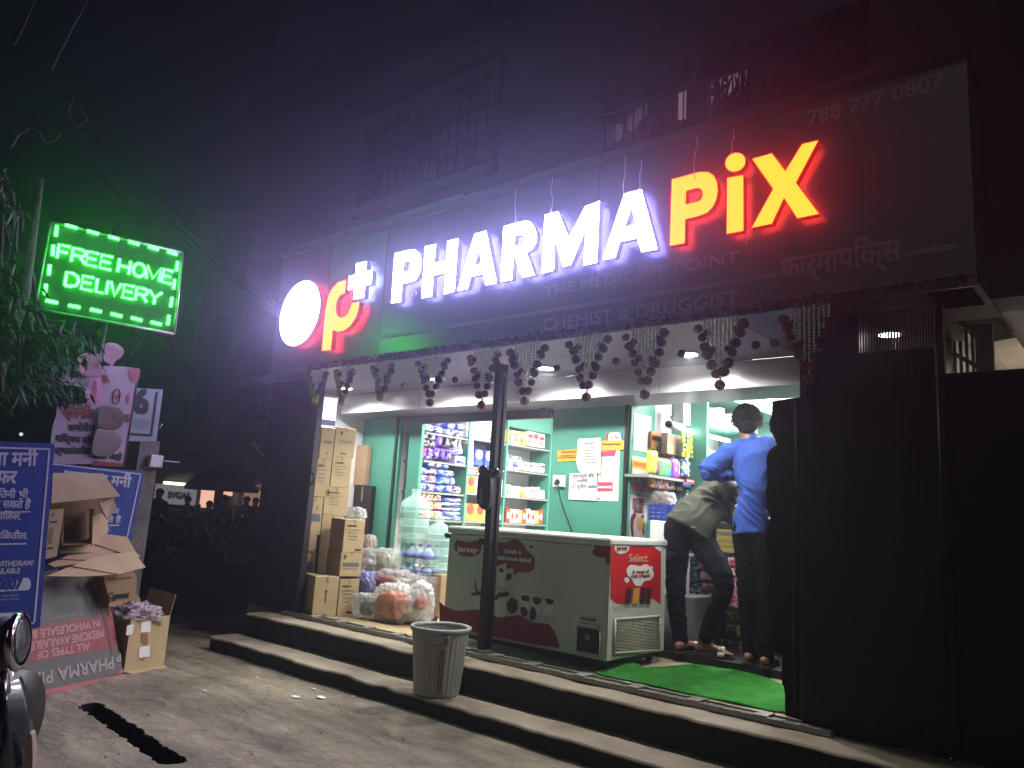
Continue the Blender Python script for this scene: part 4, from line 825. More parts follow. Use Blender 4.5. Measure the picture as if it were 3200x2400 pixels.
cb_ = MB(); a_, b_ = Y(1275, 1800, 4.56), Y(1332, 1800, 4.56); z0_, z1_ = F+.002, Y(1300, 1797, 4.6).z-.004; z2_ = Y(1300, 1824, 4.56).z
cb_.box((a_.x, 4.56, z0_), (b_.x, 4.75, z1_), 0); cb_.box((a_.x+.02, 4.557, z2_), (b_.x, 4.5598, z1_-.004), 1); cb_.lathe([(0, 0), (.011, 0)], ((a_.x+b_.x)/2+.01, 4.5565, (z1_+z2_)/2), 16, 2, (0, -1, 0))
tag(cb_.build('carton', [m_bagd, m_white, M('olive print', '#5b6a22', .6)]), 'grey carton with a white label and a green dot under the bottle packs', 'carton')
# sandals
m_sole = M('dark rubber', '#2a2524', .7, nz=(20, .3)); m_strap = M('brown leather strap', '#3a201b', .5, nz=(20, .3))
def sandal(label, p, ang, col, L=.2):
    p = Vector(p); t = thing('sandal', label, 'sandal', p, 'loose sandals on the shop floor'); R_ = Matrix.Rotation(ang, 3, 'Z')
    ol = [(-.5, 0), (-.46, .1), (-.3, .14), (-.05, .12), (.2, .16), (.38, .17), (.48, .1), (.5, 0), (.47, -.12), (.36, -.18), (.15, -.16), (-.1, -.12), (-.32, -.14), (-.46, -.1)]
    MB().prism([p+R_ @ Vector((a*L, b*L, 0)) for a, b in ol], (0, 0, .018)).build('sole', m_sole, t)
    s_ = MB()
    for u0 in (.08, .26): 
        s_.grid(lambda u_, v_: p+R_ @ Vector(((u0+.16*v_+.05*math.sin(math.pi*u_))*L, (-.17+.34*u_)*L, .016+.05*math.sin(math.pi*u_))), 12, 2)
    s_.build('strap', col, t, solid=.004); return t
for i, (px, py, a_, cc) in enumerate(((1220, 1942, .4, m_black), (1252, 1944, .2, m_sole), (1284, 1950, .5, m_strap), (1336, 1946, .5, m_strap))):
    sandal(['leftmost black sandal on the flat cardboard', 'grey sandal beside the leftmost black one', 'brown strapped sandal in the middle of the row', 'rightmost brown sandal near the freezer'][i], Z(px, py, F+.0085), a_, cc, .17)
# ================================================================ glazed shelves on the left wall
shelf = thing('shelving_unit', 'teal shelving along the left wall behind the glazing', 'shelves', (XS-.15, 6.1, F))
SX = lambda a, b: X(a, b, XS)
yA, yB_, yC, yD = X(1318, 1500, XS).y, X(1458, 1500, XS).y, X(1578, 1500, XS).y, X(1716, 1500, XS).y
up_ = MB()
up_.box((-5.62, yA-.05, F), (XS, yA-.01, 2.4)); 
for y_ in (yB_, yC, yD): up_.box((XS-.3, y_-.012, F), (XS+.004, y_+.012, 2.4))
up_.build('upright', m_teal, shelf)
bkk = MB(); bkk.box((XS-.33, yA-.05, F), (XS-.301, yD+.05, 2.42)); bkk.build('back_panel', m_white, shelf)
tp = MB(); tp.box((XS-.3, yC+.013, SX(1583, 1330).z), (XS, yD-.013, 2.40)); tp.build('top_panel', m_teal, shelf)
m_shelf = M('grey shelf board', '#7d8380', .4); shb = MB()
def shelf_z(px, py): return SX(px, py).z
Z1 = [shelf_z(1325, y_) for y_ in (1348, 1437, 1535, 1622)]; Z2 = [shelf_z(1462, y_) for y_ in (1366, 1456, 1540, 1628)]; Z3 = [shelf_z(1583, y_) for y_ in (1384, 1465, 1550, 1634)]
for zz_, ya, yb2 in ((Z1, yA, yB_), (Z2, yB_, yC), (Z3, yC, yD)):
    for z_ in zz_: shb.box((XS-.3, ya+.0125, z_-.018), (XS-.005, yb2-.0125, z_))
shb.build('shelf', m_shelf, shelf)
sp_m = MB()   # the strip of sachets on the far upright is separate goods, built below
PM = {}
def pm(h, rough=.35): 
    if h not in PM: PM[h] = M('print '+h, h, rough, nz=None)
    return PM[h]
def goods(name, kind, label, cat, y0, y1, z0, z1, cols, dep=.14, face=None, group=None, x=None, ax='x', seed=0):
    """one article whose front lies on x = const facing +x (ax 'x') or y = const facing -y (ax 'y')"""
    rnd = random.Random(seed*7+13); W_ = y1-y0; H_ = z1-z0
    if ax == 'x': O = Vector((x, y0, z0)); eu = Vector((0, 1, 0)); en = Vector((1, 0, 0))
    else: O = Vector((y0, x, z0)); eu = Vector((1, 0, 0)); en = Vector((0, -1, 0))
    mb = MB(); mats = [pm(h) for h in cols]
    if kind == 'box':
        mb.obox(O, eu*W_, -en*dep, UPV*H_, 0)
        if len(cols) > 1: mb.obox(O+eu*W_*.08+UPV*H_*rnd.choice((.1, .5, .55))+en*.0004, eu*W_*.84, en*.001, UPV*H_*rnd.uniform(.22, .34), 1)
        if len(cols) > 2:
            u_ = rnd.uniform(.15, .5); mb.obox(O+eu*W_*u_+UPV*H_*.18+en*.0016, eu*W_*.32, en*.001, UPV*H_*.3, 2)
    elif kind == 'badge':
        mb.obox(O, eu*W_, -en*dep, UPV*H_, 0)
        mb.lathe([(0, 0), (min(W_, H_)*.36, 0)], O+eu*W_*.5+UPV*H_*.68+en*.001, 16, 1, en); 
        if len(cols) > 2: mb.obox(O+eu*W_*.1+UPV*H_*.06+en*.0004, eu*W_*.8, en*.001, UPV*H_*.26, 2)
    elif kind in ('soft', 'shiny'):
        n1_, n2_ = 12, 10
        def P(u_, v_, s_):
            a, b = 2*u_-1, 2*v_-1; bl = (1-abs(a)**7)*(1-abs(b)**7); cr_ = 1+.25*noise.noise((a*3+seed, b*3, s_*2)); 
            edge = .02*noise.noise((a*5+seed*3, b*5, 7)); v_ = v_*1.1-.02; u_ = u_*1.03-.015
            return O+eu*(W_*(u_+edge*.5))+UPV*(H_*(v_+edge*.6))-en*(dep/2)+en*(s_*dep/2*bl*cr_)
        for s_ in (1, -1):
            vs = [P(i/n1_, j/n2_, s_) for j in range(n2_+1) for i in range(n1_+1)]
            for j in range(n2_):
                for i in range(n1_):
                    q_ = [j*(n1_+1)+i, j*(n1_+1)+i+1, (j+1)*(n1_+1)+i+1, (j+1)*(n1_+1)+i]
                    cu_, cv_ = (i+.5)/n1_, (j+.5)/n2_; mi = 0
                    if len(cols) > 1 and s_ > 0:
                        k_ = noise.noise((cu_*3.2+seed*1.7, cv_*3.2, seed))
                        mi = 1 if k_ > .05 else 0
                        if len(cols) > 2 and k_ < -.22: mi = 2
                    ii = q_ if s_ > 0 else q_[::-1]
                    mb.add([vs[t_2] for t_2 in ii], [(0, 1, 2, 3)], mi, True)
    elif kind == 'tub':
        r = W_/2; mb.lathe([(r*.95, 0), (r, .01), (r, H_*.7), (r*.75, H_*.8), (r*.75, H_*.99), (0, H_)], O+eu*W_/2-en*r, 16, 0)
        if len(cols) > 1: mb.lathe([(r*1.012, H_*.18), (r*1.012, H_*.58)], O+eu*W_/2-en*r, 16, 1)
        if len(cols) > 2: mb.lathe([(r*.79, H_*.8), (r*.79, H_*.97), (0, H_*1.005)], O+eu*W_/2-en*r, 16, 2)
    elif kind == 'pouch':
        mb.prism([O+eu*W_*a+UPV*H_*b for a, b in ((.05, 0), (.95, 0), (1, .1), (.96, .5), (1, .92), (.97, 1), (.03, 1), (0, .92), (.04, .5), (0, .1))], -en*dep, 0)
        if len(cols) > 1: mb.prism([O+en*.001+eu*W_*(.5+.34*math.cos(t))+UPV*H_*(.5+.24*math.sin(t)) for t in [2*math.pi*k/14 for k in range(14)]], en*.001, 1)
        if len(cols) > 2: mb.obox(O+en*.0005+eu*W_*.08+UPV*H_*.84, eu*W_*.84, en*.001, UPV*H_*.1, 2)
    return tag(mb.build(name, mats), label, cat, group)
NUM = 0
CN = {'#e8e8ee': 'white', '#f0ead8': 'cream', '#2a49b8': 'blue', '#4a2f9e': 'violet', '#241b3c': 'dark purple', '#1d1c22': 'black', '#c23a6e': 'pink', '#b02a2a': 'red', '#8fae35': 'green', '#e6c552': 'yellow', '#e0863a': 'orange', '#dfe6ee': 'pale blue', '#3f8f6f': 'sea green'}
def row(bay, pxs, pyb, pyt, n, kind, name, cat, pals, grp, words, dep=.16, gap=.004, jit=.0):
    """n articles side by side on one shelf, from photo column pxs[0] to pxs[1]"""
    global NUM
    rnd = random.Random(NUM+5)
    y0 = SX(pxs[0], (pyb+pyt)/2).y; y1 = SX(pxs[1], (pyb+pyt)/2).y
    zz = SX(pxs[0], pyb).z
    ht = SX(pxs[0], pyt).z-zz
    for i in range(n):
        a = y0+(y1-y0)*i/n+gap; b = y0+(y1-y0)*(i+1)/n-gap; p = pals[i % len(pals)]
        hh = ht*(1-jit*rnd.random())
        lab = f"{words}, {ORD[i]} from street" if n > 1 else words
        goods(name, kind, lab, cat, a, b, zz+.001, zz+hh, p, dep, group=grp, x=XS-.008-rnd.random()*.012, seed=NUM+i)
    NUM += n
W8, BL, VI, DP, BK, PK, RD, GN, YE, OR, PB_, CR = '#e8e8ee', '#2a49b8', '#4a2f9e', '#241b3c', '#1d1c22', '#c23a6e', '#b02a2a', '#8fae35', '#e6c552', '#e0863a', '#dfe6ee', '#f0ead8'
g1 = 'nappy and pad packs on the left bay of shelves'
row(1, (1330, 1395), 1347, 1322, 2, 'soft', 'nappy_pack', 'nappy pack', [(BL, W8, PB_)], g1, 'blue white pack on the left bay top shelf', .2)
row(1, (1328, 1396), 1321, 1296, 2, 'soft', 'nappy_pack', 'nappy pack', [(BL, W8), (W8, BL)], g1, 'blue white pack stacked highest in the left bay', .2)
for k, (a, b) in enumerate(((1360, 1338), (1337, 1316), (1315, 1294))):
    row(1, (1398, 1457), a, b, 2, 'soft', 'nappy_pack', 'nappy pack', [(W8, BL), (W8, BL, PB_)], g1, ['lowest', 'middle', 'topmost'][k]+' white and blue wavy pack right of the flat blue packs', .2)
row(1, (1326, 1366), 1394, 1372, 2, 'soft', 'pad_pack', 'pad pack', [(BK, W8, DP)], g1, 'black pad pack with white label under the blue top shelf packs', .16)
row(1, (1326, 1366), 1371, 1350, 2, 'soft', 'pad_pack', 'pad pack', [(DP, W8, BK)], g1, 'dark purple pad pack, upper layer below the top shelf', .16)
row(1, (1367, 1392), 1396, 1350, 1, 'shiny', 'pad_pack', 'pad pack', [(VI, '#8c6ad8', DP)], g1, 'glossy violet pack between the black pad packs', .16)
row(1, (1393, 1452), 1398, 1352, 2, 'soft', 'pad_pack', 'pad pack', [(BK, '#8a8a8c', DP), (BK, W8)], g1, 'black speckled pack right of the glossy violet pack', .16)
row(1, (1318, 1360), 1436, 1395, 2, 'soft', 'pad_pack', 'pad pack', [(VI, PK, GN), (VI, '#8c6ad8', W8)], g1, 'violet picture pack on the second shelf of the left bay', .16)
row(1, (1361, 1418), 1436, 1396, 3, 'shiny', 'pad_pack', 'pad pack', [(VI, '#9b80e0', DP), ('#3c2585', '#7a5cc8', VI)], g1, 'shiny violet pack in the middle of the second shelf', .18)
row(1, (1420, 1456), 1420, 1392, 1, 'soft', 'pad_pack', 'pad pack', [(BL, W8, PB_)], g1, 'round blue pack with white flower at the right of the second shelf', .16)
row(1, (1424, 1456), 1450, 1424, 1, 'box', 'small_box', 'box', [(W8, BL, DP)], g1, 'small white and blue box under the round flower pack', .14)
for k, (a, b, x0_2, x1_2) in enumerate(((1534, 1508, 1310, 1448), (1507, 1482, 1312, 1430), (1481, 1460, 1314, 1426), (1459, 1440, 1340, 1410))):
    row(1, (x0_2, x1_2), a, b, [5, 4, 4, 3][k], 'soft', 'pad_pack', 'pad pack', [(BL, W8, '#3b63d6'), ('#2440a8', W8, OR), (BL, '#4f7be0', W8)], g1, 'blue pad pack in the '+['bottom', 'second', 'third', 'top'][k]+' layer of the big blue pile', .18)
for k, (a, b) in enumerate(((1622, 1594), (1593, 1566), (1565, 1538))):
    row(1, (1312, 1386), a, b, 3, 'soft', 'pad_pack', 'pad pack', [(PK, W8, RD), (GN, W8, PK), (W8, PK, GN)], g1, 'pink and green pack in the '+['bottom', 'middle', 'top'][k]+' layer of the lowest shelf', .16)
for k in range(5):
    a = 1626-k*14.5; row(1, (1390, 1452), a, a-13.5, 1, 'soft', 'pad_pack', 'pad pack', [(BL, W8, '#3b63d6')], g1, 'flat blue pack in the right hand pile of the lowest shelf, '+ORD[k]+' from the bottom', .18)
g2 = 'boxes on the middle bay of shelves'
for k in range(3):
    a = 1366-k*24; row(2, (1462, 1574), a, a-23, 4, 'box', 'white_box', 'medicine box', [(W8, '#b9bcc4', '#4a4a50'), (W8, '#cfd4da')], g2, 'white medicine box in the '+['bottom', 'middle', 'top'][k]+' layer, top shelf of middle bay', .2, jit=.05)
for k in range(5):
    a = 1454-k*16.5; row(2, (1462, 1483), a, a-15.5, 1, 'box', 'flat_box', 'medicine box', [(CR, YE), (W8, YE, OR)], g2, 'flat cream box in the narrow pile of the middle bay, '+ORD[k]+' from the bottom', .2)
row(2, (1486, 1574), 1454, 1402, 3, 'badge', 'baby_food_box', 'box', [('#2438a8', '#dfe6f4', '#3c5ae0')], g2, 'blue white oval box on the middle bay second shelf', .14)
row(2, (1462, 1574), 1484, 1472, 4, 'box', 'thin_box', 'box', [('#4f7fb5', W8), ('#b8563c', W8), ('#7aa060', W8)], g2, 'thin coloured box under the red boxes', .16)
row(2, (1462, 1574), 1471, 1457, 3, 'box', 'red_box', 'box', [(RD, W8, '#e8dfc8')], g2, 'red box lying on the thin coloured boxes', .16)
row(2, (1458, 1574), 1540, 1486, 4, 'badge', 'cereal_box', 'cereal box', [(YE, '#c8403a', OR), (CR, '#c8403a', YE)], g2, 'yellow cereal box with red oval on the third shelf', .12)
row(2, (1454, 1520), 1627, 1573, 2, 'badge', 'cereal_box', 'cereal box', [(OR, '#c8403a', YE), ('#b8b04a', '#c8403a', GN)], g2, 'orange cereal box with red oval on the lowest shelf', .12)
row(2, (1522, 1574), 1627, 1578, 2, 'box', 'green_box', 'box', [('#3f8f6f', W8, '#dfe6ee')], g2, 'sea green and white box beside the orange cereal boxes', .12)
g3 = 'medicine boxes and tubs on the right bay of shelves'
row(3, (1583, 1648), 1382, 1340, 3, 'box', 'food_box', 'box', [(YE, CR, '#8a3a24'), (CR, YE, '#8a3a24')], g3, 'yellow fruit box on the top shelf of the right bay', .16, jit=.04)
row(3, (1652, 1706), 1392, 1346, 3, 'box', 'food_box', 'box', [(CR, RD, '#8a4a2a'), (W8, RD)], g3, 'cream red striped box at the deep end of the top shelf', .16, jit=.04)
row(3, (1583, 1640), 1463, 1416, 4, 'tub', 'white_tub', 'tub', [(W8, '#5a5aa8', W8), (W8, '#c9ccd4', '#2f7a5a')], g3, 'white tub on the second shelf of the right bay', .1, jit=.12)
row(3, (1642, 1706), 1470, 1440, 5, 'box', 'medicine_box', 'medicine box', [(W8, '#6a5fae'), (W8, '#3c3c44'), (CR, OR, '#4a3a9a')], g3, 'small white box beside the tubs on the second shelf', .1, jit=.2)
row(3, (1583, 1706), 1548, 1510, 8, 'box', 'medicine_box', 'medicine box', [(W8, '#5f9a50'), (W8, '#c8d0c8', '#4f9a4a'), (W8, '#dfe6ee'), (OR, W8), (PB_, W8)], g3, 'white and green box on the third shelf of the right bay', .1, jit=.3)
row(3, (1583, 1700), 1632, 1585, 9, 'pouch', 'spice_packet', 'packet', [('#b5402c', W8), (CR, '#8a3a24'), (W8, '#b5402c', '#5a3a8a'), ('#c9973a', W8)], g3, 'red and cream packet on the lowest shelf of the right bay', .03, jit=.25)
# hanging sachets at the far end
for k in range(9):
    a = SX(1716, 1350+k*34); goods('sachet', 'pouch', 'small coloured sachet in the strip at the far shelf end, '+ORD[k]+' from the top', 'sachet', yD+.014, yD+.07, a.z-.07, a.z, [(W8, RD), (YE, GN), (OR, W8), (W8, BL)][k % 4], .01, group='sachets hanging at the far shelf end', x=XS+.01, seed=k)
# ================================================================ notices on the teal wall
m_paper = M('white paper', '#d6d4d2', .8, nz=(6, .04)); m_yel = M('yellow sign card', '#c89a2c', .6, nz=(8, .1)); m_pink = M('pink print', '#b8365c', .6, nz=None); m_pinkp = M('pale pink paper', '#ddd0c9', .7, nz=(5, .04)); m_rink = M('red ink', '#a03020', .7, nz=None)
q5 = lambda a, b: Y(1500+a/3.687, 1200+b/3.687, YG)
def sheet(name, label, cat, pts, mt, y=YG, th=.002, conv=None, curl=0):
    cv_ = conv or (lambda a, b: Y(1500+a/3.687, 1200+b/3.687, y))
    t = thing(name, label, cat, cv_(*pts[-1])); mb = MB(); P = [cv_(*p) for p in pts]; 
    mb.prism(P, (0, -th, 0) if not conv else (th, 0, 0)); mb.build('sheet', mt, t); return t
def lines(t, rows, mats, y, conv=None, nrm=(0, -1, 0), lift=.003):
    cv_ = conv or (lambda a, b: Y(1500+a/3.687, 1200+b/3.687, y))
    mb = MB()
    for s_, a, b, h_, mi, bo in rows: write(mb, s_, cv_(*a), cv_(*b), h_, nrm=nrm, mi=mi, bold=bo, lift=lift)
    mb.build('lettering', mats, t)
t = sheet('price_poster', 'tall pale pink poster with a red arrow panel and a header bar', 'poster', ((1392, 765), (1612, 765), (1595, 1352), (1340, 1345)), m_pinkp, YG-.001)
pk = MB()
for pts in (((1394, 775), (1572, 768), (1550, 832), (1396, 838)), ((1360, 1130), (1530, 1132), (1528, 1238), (1358, 1236))): pk.prism([Y(1500+a/3.687, 1200+b/3.687, YG-.0035) for a, b in pts], (0, -.001, 0), 0)
pk.prism([Y(1500+a/3.687, 1200+b/3.687, YG-.005) for a, b in ((1365, 1178), (1500, 1178), (1500, 1163), (1522, 1188), (1500, 1214), (1500, 1200), (1365, 1200))], (0, -.001, 0), 1); pk.build('printed_panel', [m_pink, m_pinkp], t)
lines(t, [('order now by phone', (1400, 900), (1560, 898), .006, 0, 0), ('scan and pay here', (1420, 940), (1560, 938), .006, 0, 0), ('open every day', (1420, 980), (1560, 978), .006, 0, 0), ('terms and conditions', (1375, 1060), (1550, 1058), .006, 0, 0), ('we deliver at home', (1360, 1275), (1520, 1273), .007, 0, 0), ('JK', (1358, 1328), (1385, 1328), .01, 0, .001), ('health care', (1410, 1328), (1490, 1328), .006, 0, 0)], [m_ink2], YG-.003, lift=.0012)
t = sheet('handwritten_notice', 'white sheet with handwriting in Marathi, left of the pink poster', 'notice', ((1035, 1028), (1352, 1022), (1342, 1345), (1020, 1330)), m_paper, YG-.008)
lines(t, [('डिलिव्हरी बॉय', (1065, 1085), (1315, 1080), .026, 0, .0007), ('पाहिजे', (1110, 1135), (1240, 1128), .02, 0, .0007), ('दि. सुनील', (1055, 1205), (1225, 1200), .026, 0, .0007), ('मेडिकल', (1245, 1205), (1345, 1200), .024, 0, .0007)], [m_ink], YG-.010, lift=.001)
t = sheet('vacancy_notice', 'curling white notice headed vacancy', 'notice', ((1130, 632), (1392, 618), (1398, 760), (1385, 1028), (1180, 1035), (1135, 990), (1112, 900)), m_paper, YG-.014)
lines(t, [('VACANCY', (1200, 700), (1335, 695), .016, 0, .001), ('REQUIRED', (1218, 742), (1320, 738), .010, 0, .0005), ('EXPERIENCED', (1205, 778), (1335, 774), .010, 0, .0005), ('PHARMACIST', (1198, 808), (1332, 804), .010, 0, .0005), ('& PHARMACIST', (1188, 846), (1338, 842), .010, 0, .0005), ('ASSISTANT/SALES', (1172, 882), (1342, 878), .010, 0, .0005), ('CALL 7887770807', (1158, 918), (1350, 914), .010, 0, .0005)], [m_ink2], YG-.016, lift=.001)
t = sheet('warning_sign', 'yellow warning card about camera surveillance', 'sign', ((892, 768), (1112, 748), (1118, 885), (900, 898)), m_yel, YG-.003)
lines(t, [('WARNING', (935, 798), (1098, 795), .018, 1, .0012), ('These Premises are', (932, 835), (1100, 830), .012, 0, .0006), ('Under CCTV Surveillance', (905, 858), (1108, 852), .012, 0, .0006)], [m_ink2, m_rink], YG-.005, lift=.001)
t = sheet('payment_sign', 'white rounded payment sticker with red and blue corners', 'sign', ((1478, 650), (1480, 590), (1500, 562), (1605, 556), (1625, 590), (1630, 650)), m_paper, YG-.004)
lines(t, [('G Pay', (1505, 630), (1602, 626), .020, 0, .001)], [m_ink], YG-.006, lift=.001)
pc = MB(); pc.prism([Y(1500+a/3.687, 1200+b/3.687, YG-.0025) for a, b in ((1452, 570), (1482, 568), (1480, 650), (1456, 648))], (0, -.001, 0), 0); pc.prism([Y(1500+a/3.687, 1200+b/3.687, YG-.0025) for a, b in ((1624, 568), (1644, 568), (1642, 645), (1628, 648))], (0, -.001, 0), 1); pc.build('coloured_corner', [pm('#b83a34'), pm('#3a5fb8')], t)
t = sheet('opening_notice', 'yellow and orange card below the payment sticker', 'notice', ((1395, 655), (1662, 648), (1658, 758), (1393, 762)), m_yel, YG-.0075)
lines(t, [('We are open 24 hours', (1410, 705), (1620, 700), .014, 0, .0012)], [m_ink2], YG-.0095, lift=.001)
so_ = thing('wall_socket', 'white wall socket with a black plug on the teal wall', 'socket', q5(920, 1185))
sb = MB(); A_, B_ = q5(852, 1186), q5(998, 1052); sb.box((A_.x, YG-.022, A_.z), (B_.x, YG-.001, B_.z)); sb.build('plate', m_white, so_, .004)
sb = MB(); C_ = q5(960, 1100); sb.box((C_.x, YG-.026, A_.z+.008), (C_.x+.012, YG-.0225, B_.z-.008)); sb.build('switch', M('cream switch', '#b9b6aa', .4), so_)
plg = thing('power_plug', 'black plug and cable hanging from the wall socket to the freezer', 'plug', q5(895, 1130))
pp = MB(); pp.lathe([(.02, 0), (.022, .012), (.013, .035), (.006, .05)], Y(1500+895/3.687, 1200+1120/3.687, YG-.024), 14, axis=(0, -1, -.6)); pp.build('plug', m_black, plg)
pp = MB(); pp.tube([Y(1500+a/3.687, 1200+b/3.687, YG-.03) for a, b in ((895, 1170), (905, 1220), (935, 1350), (985, 1500), (1040, 1640), (1065, 1720))], .005, 6); pp.build('cable', m_black, plg)
# sheets on the end of the partition
q6 = lambda a, b: X(1900+a/3.687, 1200+b/3.687, XP)
q6b = lambda d_: (lambda a, b: X(1900+a/3.687, 1200+b/3.687, XP+d_))
t = sheet('blank_poster', 'plain white sheet taped high on the partition end by the doorway', 'poster', ((300, 338), (497, 375), (486, 792), (290, 758)), m_paper, conv=q6b(.002))
t = sheet('offer_poster', 'poster with orange banner and dark red foot on the partition end', 'poster', ((283, 825), (478, 868), (464, 1258), (264, 1240)), m_paper, conv=q6b(.002))
mb = MB()
for pts, mi in ((((280, 860), (475, 900), (470, 1000), (278, 962)), 0), (((268, 1128), (470, 1128), (465, 1256), (266, 1238)), 1), (((285, 1030), (340, 1050), (335, 1165), (280, 1150)), 2), (((362, 1060), (400, 1070), (392, 1200), (358, 1190)), 2), (((300, 890), (440, 915), (438, 960), (300, 935)), 3)): mb.prism([q6b(.0045+.001*mi)(a, b) for a, b in pts], (.001, 0, 0), mi)
mb.build('printed_panel', [pm('#d8a02c'), pm('#8a2434'), pm('#7a7a80'), pm('#c8642a')], t)
t = sheet('drink_poster', 'pale pink poster of a drink with bold maroon capitals by the doorway', 'poster', ((258, 1275), (450, 1308), (432, 1790), (240, 1780)), M('pale pink poster', '#c9b3b6', .6), conv=q6b(.002))
lines(t, [('SMOODH', (285, 1368), (412, 1372), .034, 0, .0025), ('JUST GOT', (280, 1425), (412, 1432), .034, 0, .0025), ('BIGGER', (298, 1480), (402, 1488), .034, 0, .0025)], [M('maroon lettering', '#57202a', .6, nz=None)], 0, conv=q6b(.004), nrm=(1, 0, 0), lift=.001)
mb = MB()
for pts, mi in ((((262, 1530), (300, 1480), (330, 1510), (300, 1560), (285, 1640), (300, 1760), (275, 1770), (255, 1640)), 0), (((330, 1540), (380, 1520), (410, 1570), (400, 1680), (360, 1700), (330, 1620)), 1), (((385, 1520), (405, 1500), (418, 1530), (400, 1555)), 0), (((395, 1620), (420, 1600), (415, 1720), (400, 1740)), 0)): mb.prism([q6b(.0045+.001*mi)(a, b) for a, b in pts], (.001, 0, 0), mi)
mb.build('printed_picture', [M('maroon lettering', '#57202a'), pm('#b89a5c')], t)
# ================================================================ the doorway room: wall goods, counter, displays
XW = XP+.16
def gx(name, kind, label, cat, rect, cols, dep=.12, xw=None, grp=None, zoom=(1900, 1200, 3.687), seed=0):
    xw = xw or XW; ox, oy, s_ = zoom; x0, y0, x1, y1 = rect; f_ = lambda a, b: X(ox+a/s_, oy+b/s_, xw)
    ym = (y0+y1)/2; a, b = f_(x0, ym), f_(x1, ym); m_ = f_(x0, y1), f_(x0, y0)
    return goods(name, kind, label, cat, a.y, b.y, m_[0].z, m_[1].z, cols, dep, group=grp, x=xw, seed=seed)
def gy(name, kind, label, cat, rect, cols, y, dep=.12, grp=None, zoom=(2050, 1650, 3.456), seed=0):
    ox, oy, s_ = zoom; x0, y0, x1, y1 = rect; f_ = lambda a, b: Y(ox+a/s_, oy+b/s_, y)
    ym = (y0+y1)/2; a, b = f_(x0, ym), f_(x1, ym); xm = (x0+x1)/2; lo, hi = f_(xm, y1), f_(xm, y0)
    return goods(name, kind, label, cat, a.x, b.x, lo.z, hi.z, cols, dep, group=grp, x=y, ax='y', seed=seed)
gw = 'goods on the wall shelf inside the doorway'
gx('wall_calendar', 'box', 'brown framed picture calendar hung near the ceiling inside the doorway', 'calendar', (500, 540, 618, 745), ['#a8713f', '#1f1a1c', '#d8c8a8'], .02, XP+.03)
gx('snack_pack', 'soft', 'lime and yellow snack pack at the street end of the wall shelf', 'snack pack', (492, 770, 590, 1028), ['#a8c83a', '#d8d84a', '#6f9a2a'], .05, grp=gw, seed=3)
gx('snack_pack', 'soft', 'narrow magenta pack beside the lime snack pack', 'snack pack', (555, 850, 600, 1030), ['#a02f7a', '#7a2460', '#d84a9a'], .05, grp=gw, seed=4)
gx('nappy_pack', 'soft', 'red topped pack standing behind the green and purple packs', 'nappy pack', (630, 805, 866, 980), ['#c03a4e', '#e8dce0', '#b02a3a'], .05, XW-.14, grp=gw, seed=5)
gx('nappy_pack', 'soft', 'green pack with a blue top on the wall shelf', 'nappy pack', (597, 855, 752, 1068), ['#4f9a4a', '#5aa85a', '#3c78b8'], .05, grp=gw, seed=6)
gx('nappy_pack', 'soft', 'purple pack beside the green pack on the wall shelf', 'nappy pack', (745, 868, 842, 1092), ['#6a2f96', '#7a3aa8', '#e0d8e8'], .05, XW+.01, grp=gw, seed=7)
gx('nappy_pack', 'soft', 'white and blue pack with a green disc, right of the purple pack', 'nappy pack', (866, 830, 1026, 1075), ['#dfe6ea', '#2f62a8', '#7aa85a'], .05, grp=gw, seed=8)
gx('rice_bag', 'soft', 'white bag with red stripes standing above the nappy packs', 'bag', (825, 680, 985, 845), ['#dcd8d0', '#b0303a', '#5a9a6a'], .05, XW-.1, grp=gw, seed=9)
gx('carton', 'box', 'brown carton on the high shelf beneath the camera', 'carton', (684, 560, 868, 800), ['#9a8a72', '#8a7a62'], .05, XW-.04, seed=10)
for i in range(6):
    for j in range(5):
        if (i == 5 and j > 2): continue
        x0 = 858+i*46; y0 = 560+i*12+j*56; gx('sachet', 'pouch', f'yellow green sachet in the hanging strips inside the doorway, {ORD[j]} down the {ORD[i]} strip', 'sachet', (x0, y0, x0+42, y0+52), [('#a8b83a', '#e6e08a', '#5a7a2a'), ('#2f6a4a', '#d8dcc0', '#8fae35'), ('#c8c84a', '#7a9a2a')][(i+j//2) % 3], .012, XW+.02+.01*(i % 2), grp='sachets hanging in strips', seed=i*7+j)
hs = MB(); a_, b_ = X(1900+485/3.687, 1200+1045/3.687, XW+.01), X(1900+1040/3.687, 1200+1115/3.687, XW+.01); b_.z = a_.z
hs.box((XP-.02, a_.y-.05, a_.z-.02), (XW+.03, b_.y+.5, a_.z)); hs.box((XP-.02, a_.y+.2, a_.z-.09), (XW-.02, a_.y+.22, a_.z-.021)); wsh = tag(hs.build('wall_shelf', m_shelf), 'grey shelf on brackets along the wall inside the doorway', 'shelf')
for k, (x0, x1, cols) in enumerate(((500, 560, ['#c8a83a', '#b03a2a']), (566, 640, ['#3a78b8', '#e8e8ee', '#c8403a']), (646, 710, ['#b8c83a', '#2f6a3a']), (716, 790, ['#d8d8dc', '#8a2f62', '#e6c552']), (796, 860, ['#c85a2a', '#f0ead8']))):
    gx('snack_pack', 'soft', ['mustard and red', 'sky blue and white', 'lime and dark green', 'white and magenta', 'orange and cream'][k]+' packet hung under the wall shelf, '+ORD[k]+' from the doorway', 'packet', (x0, 1075+k*8, x1, 1190+k*8), cols, .03, XW-.02, grp='packets hung under the wall shelf', seed=k+31)
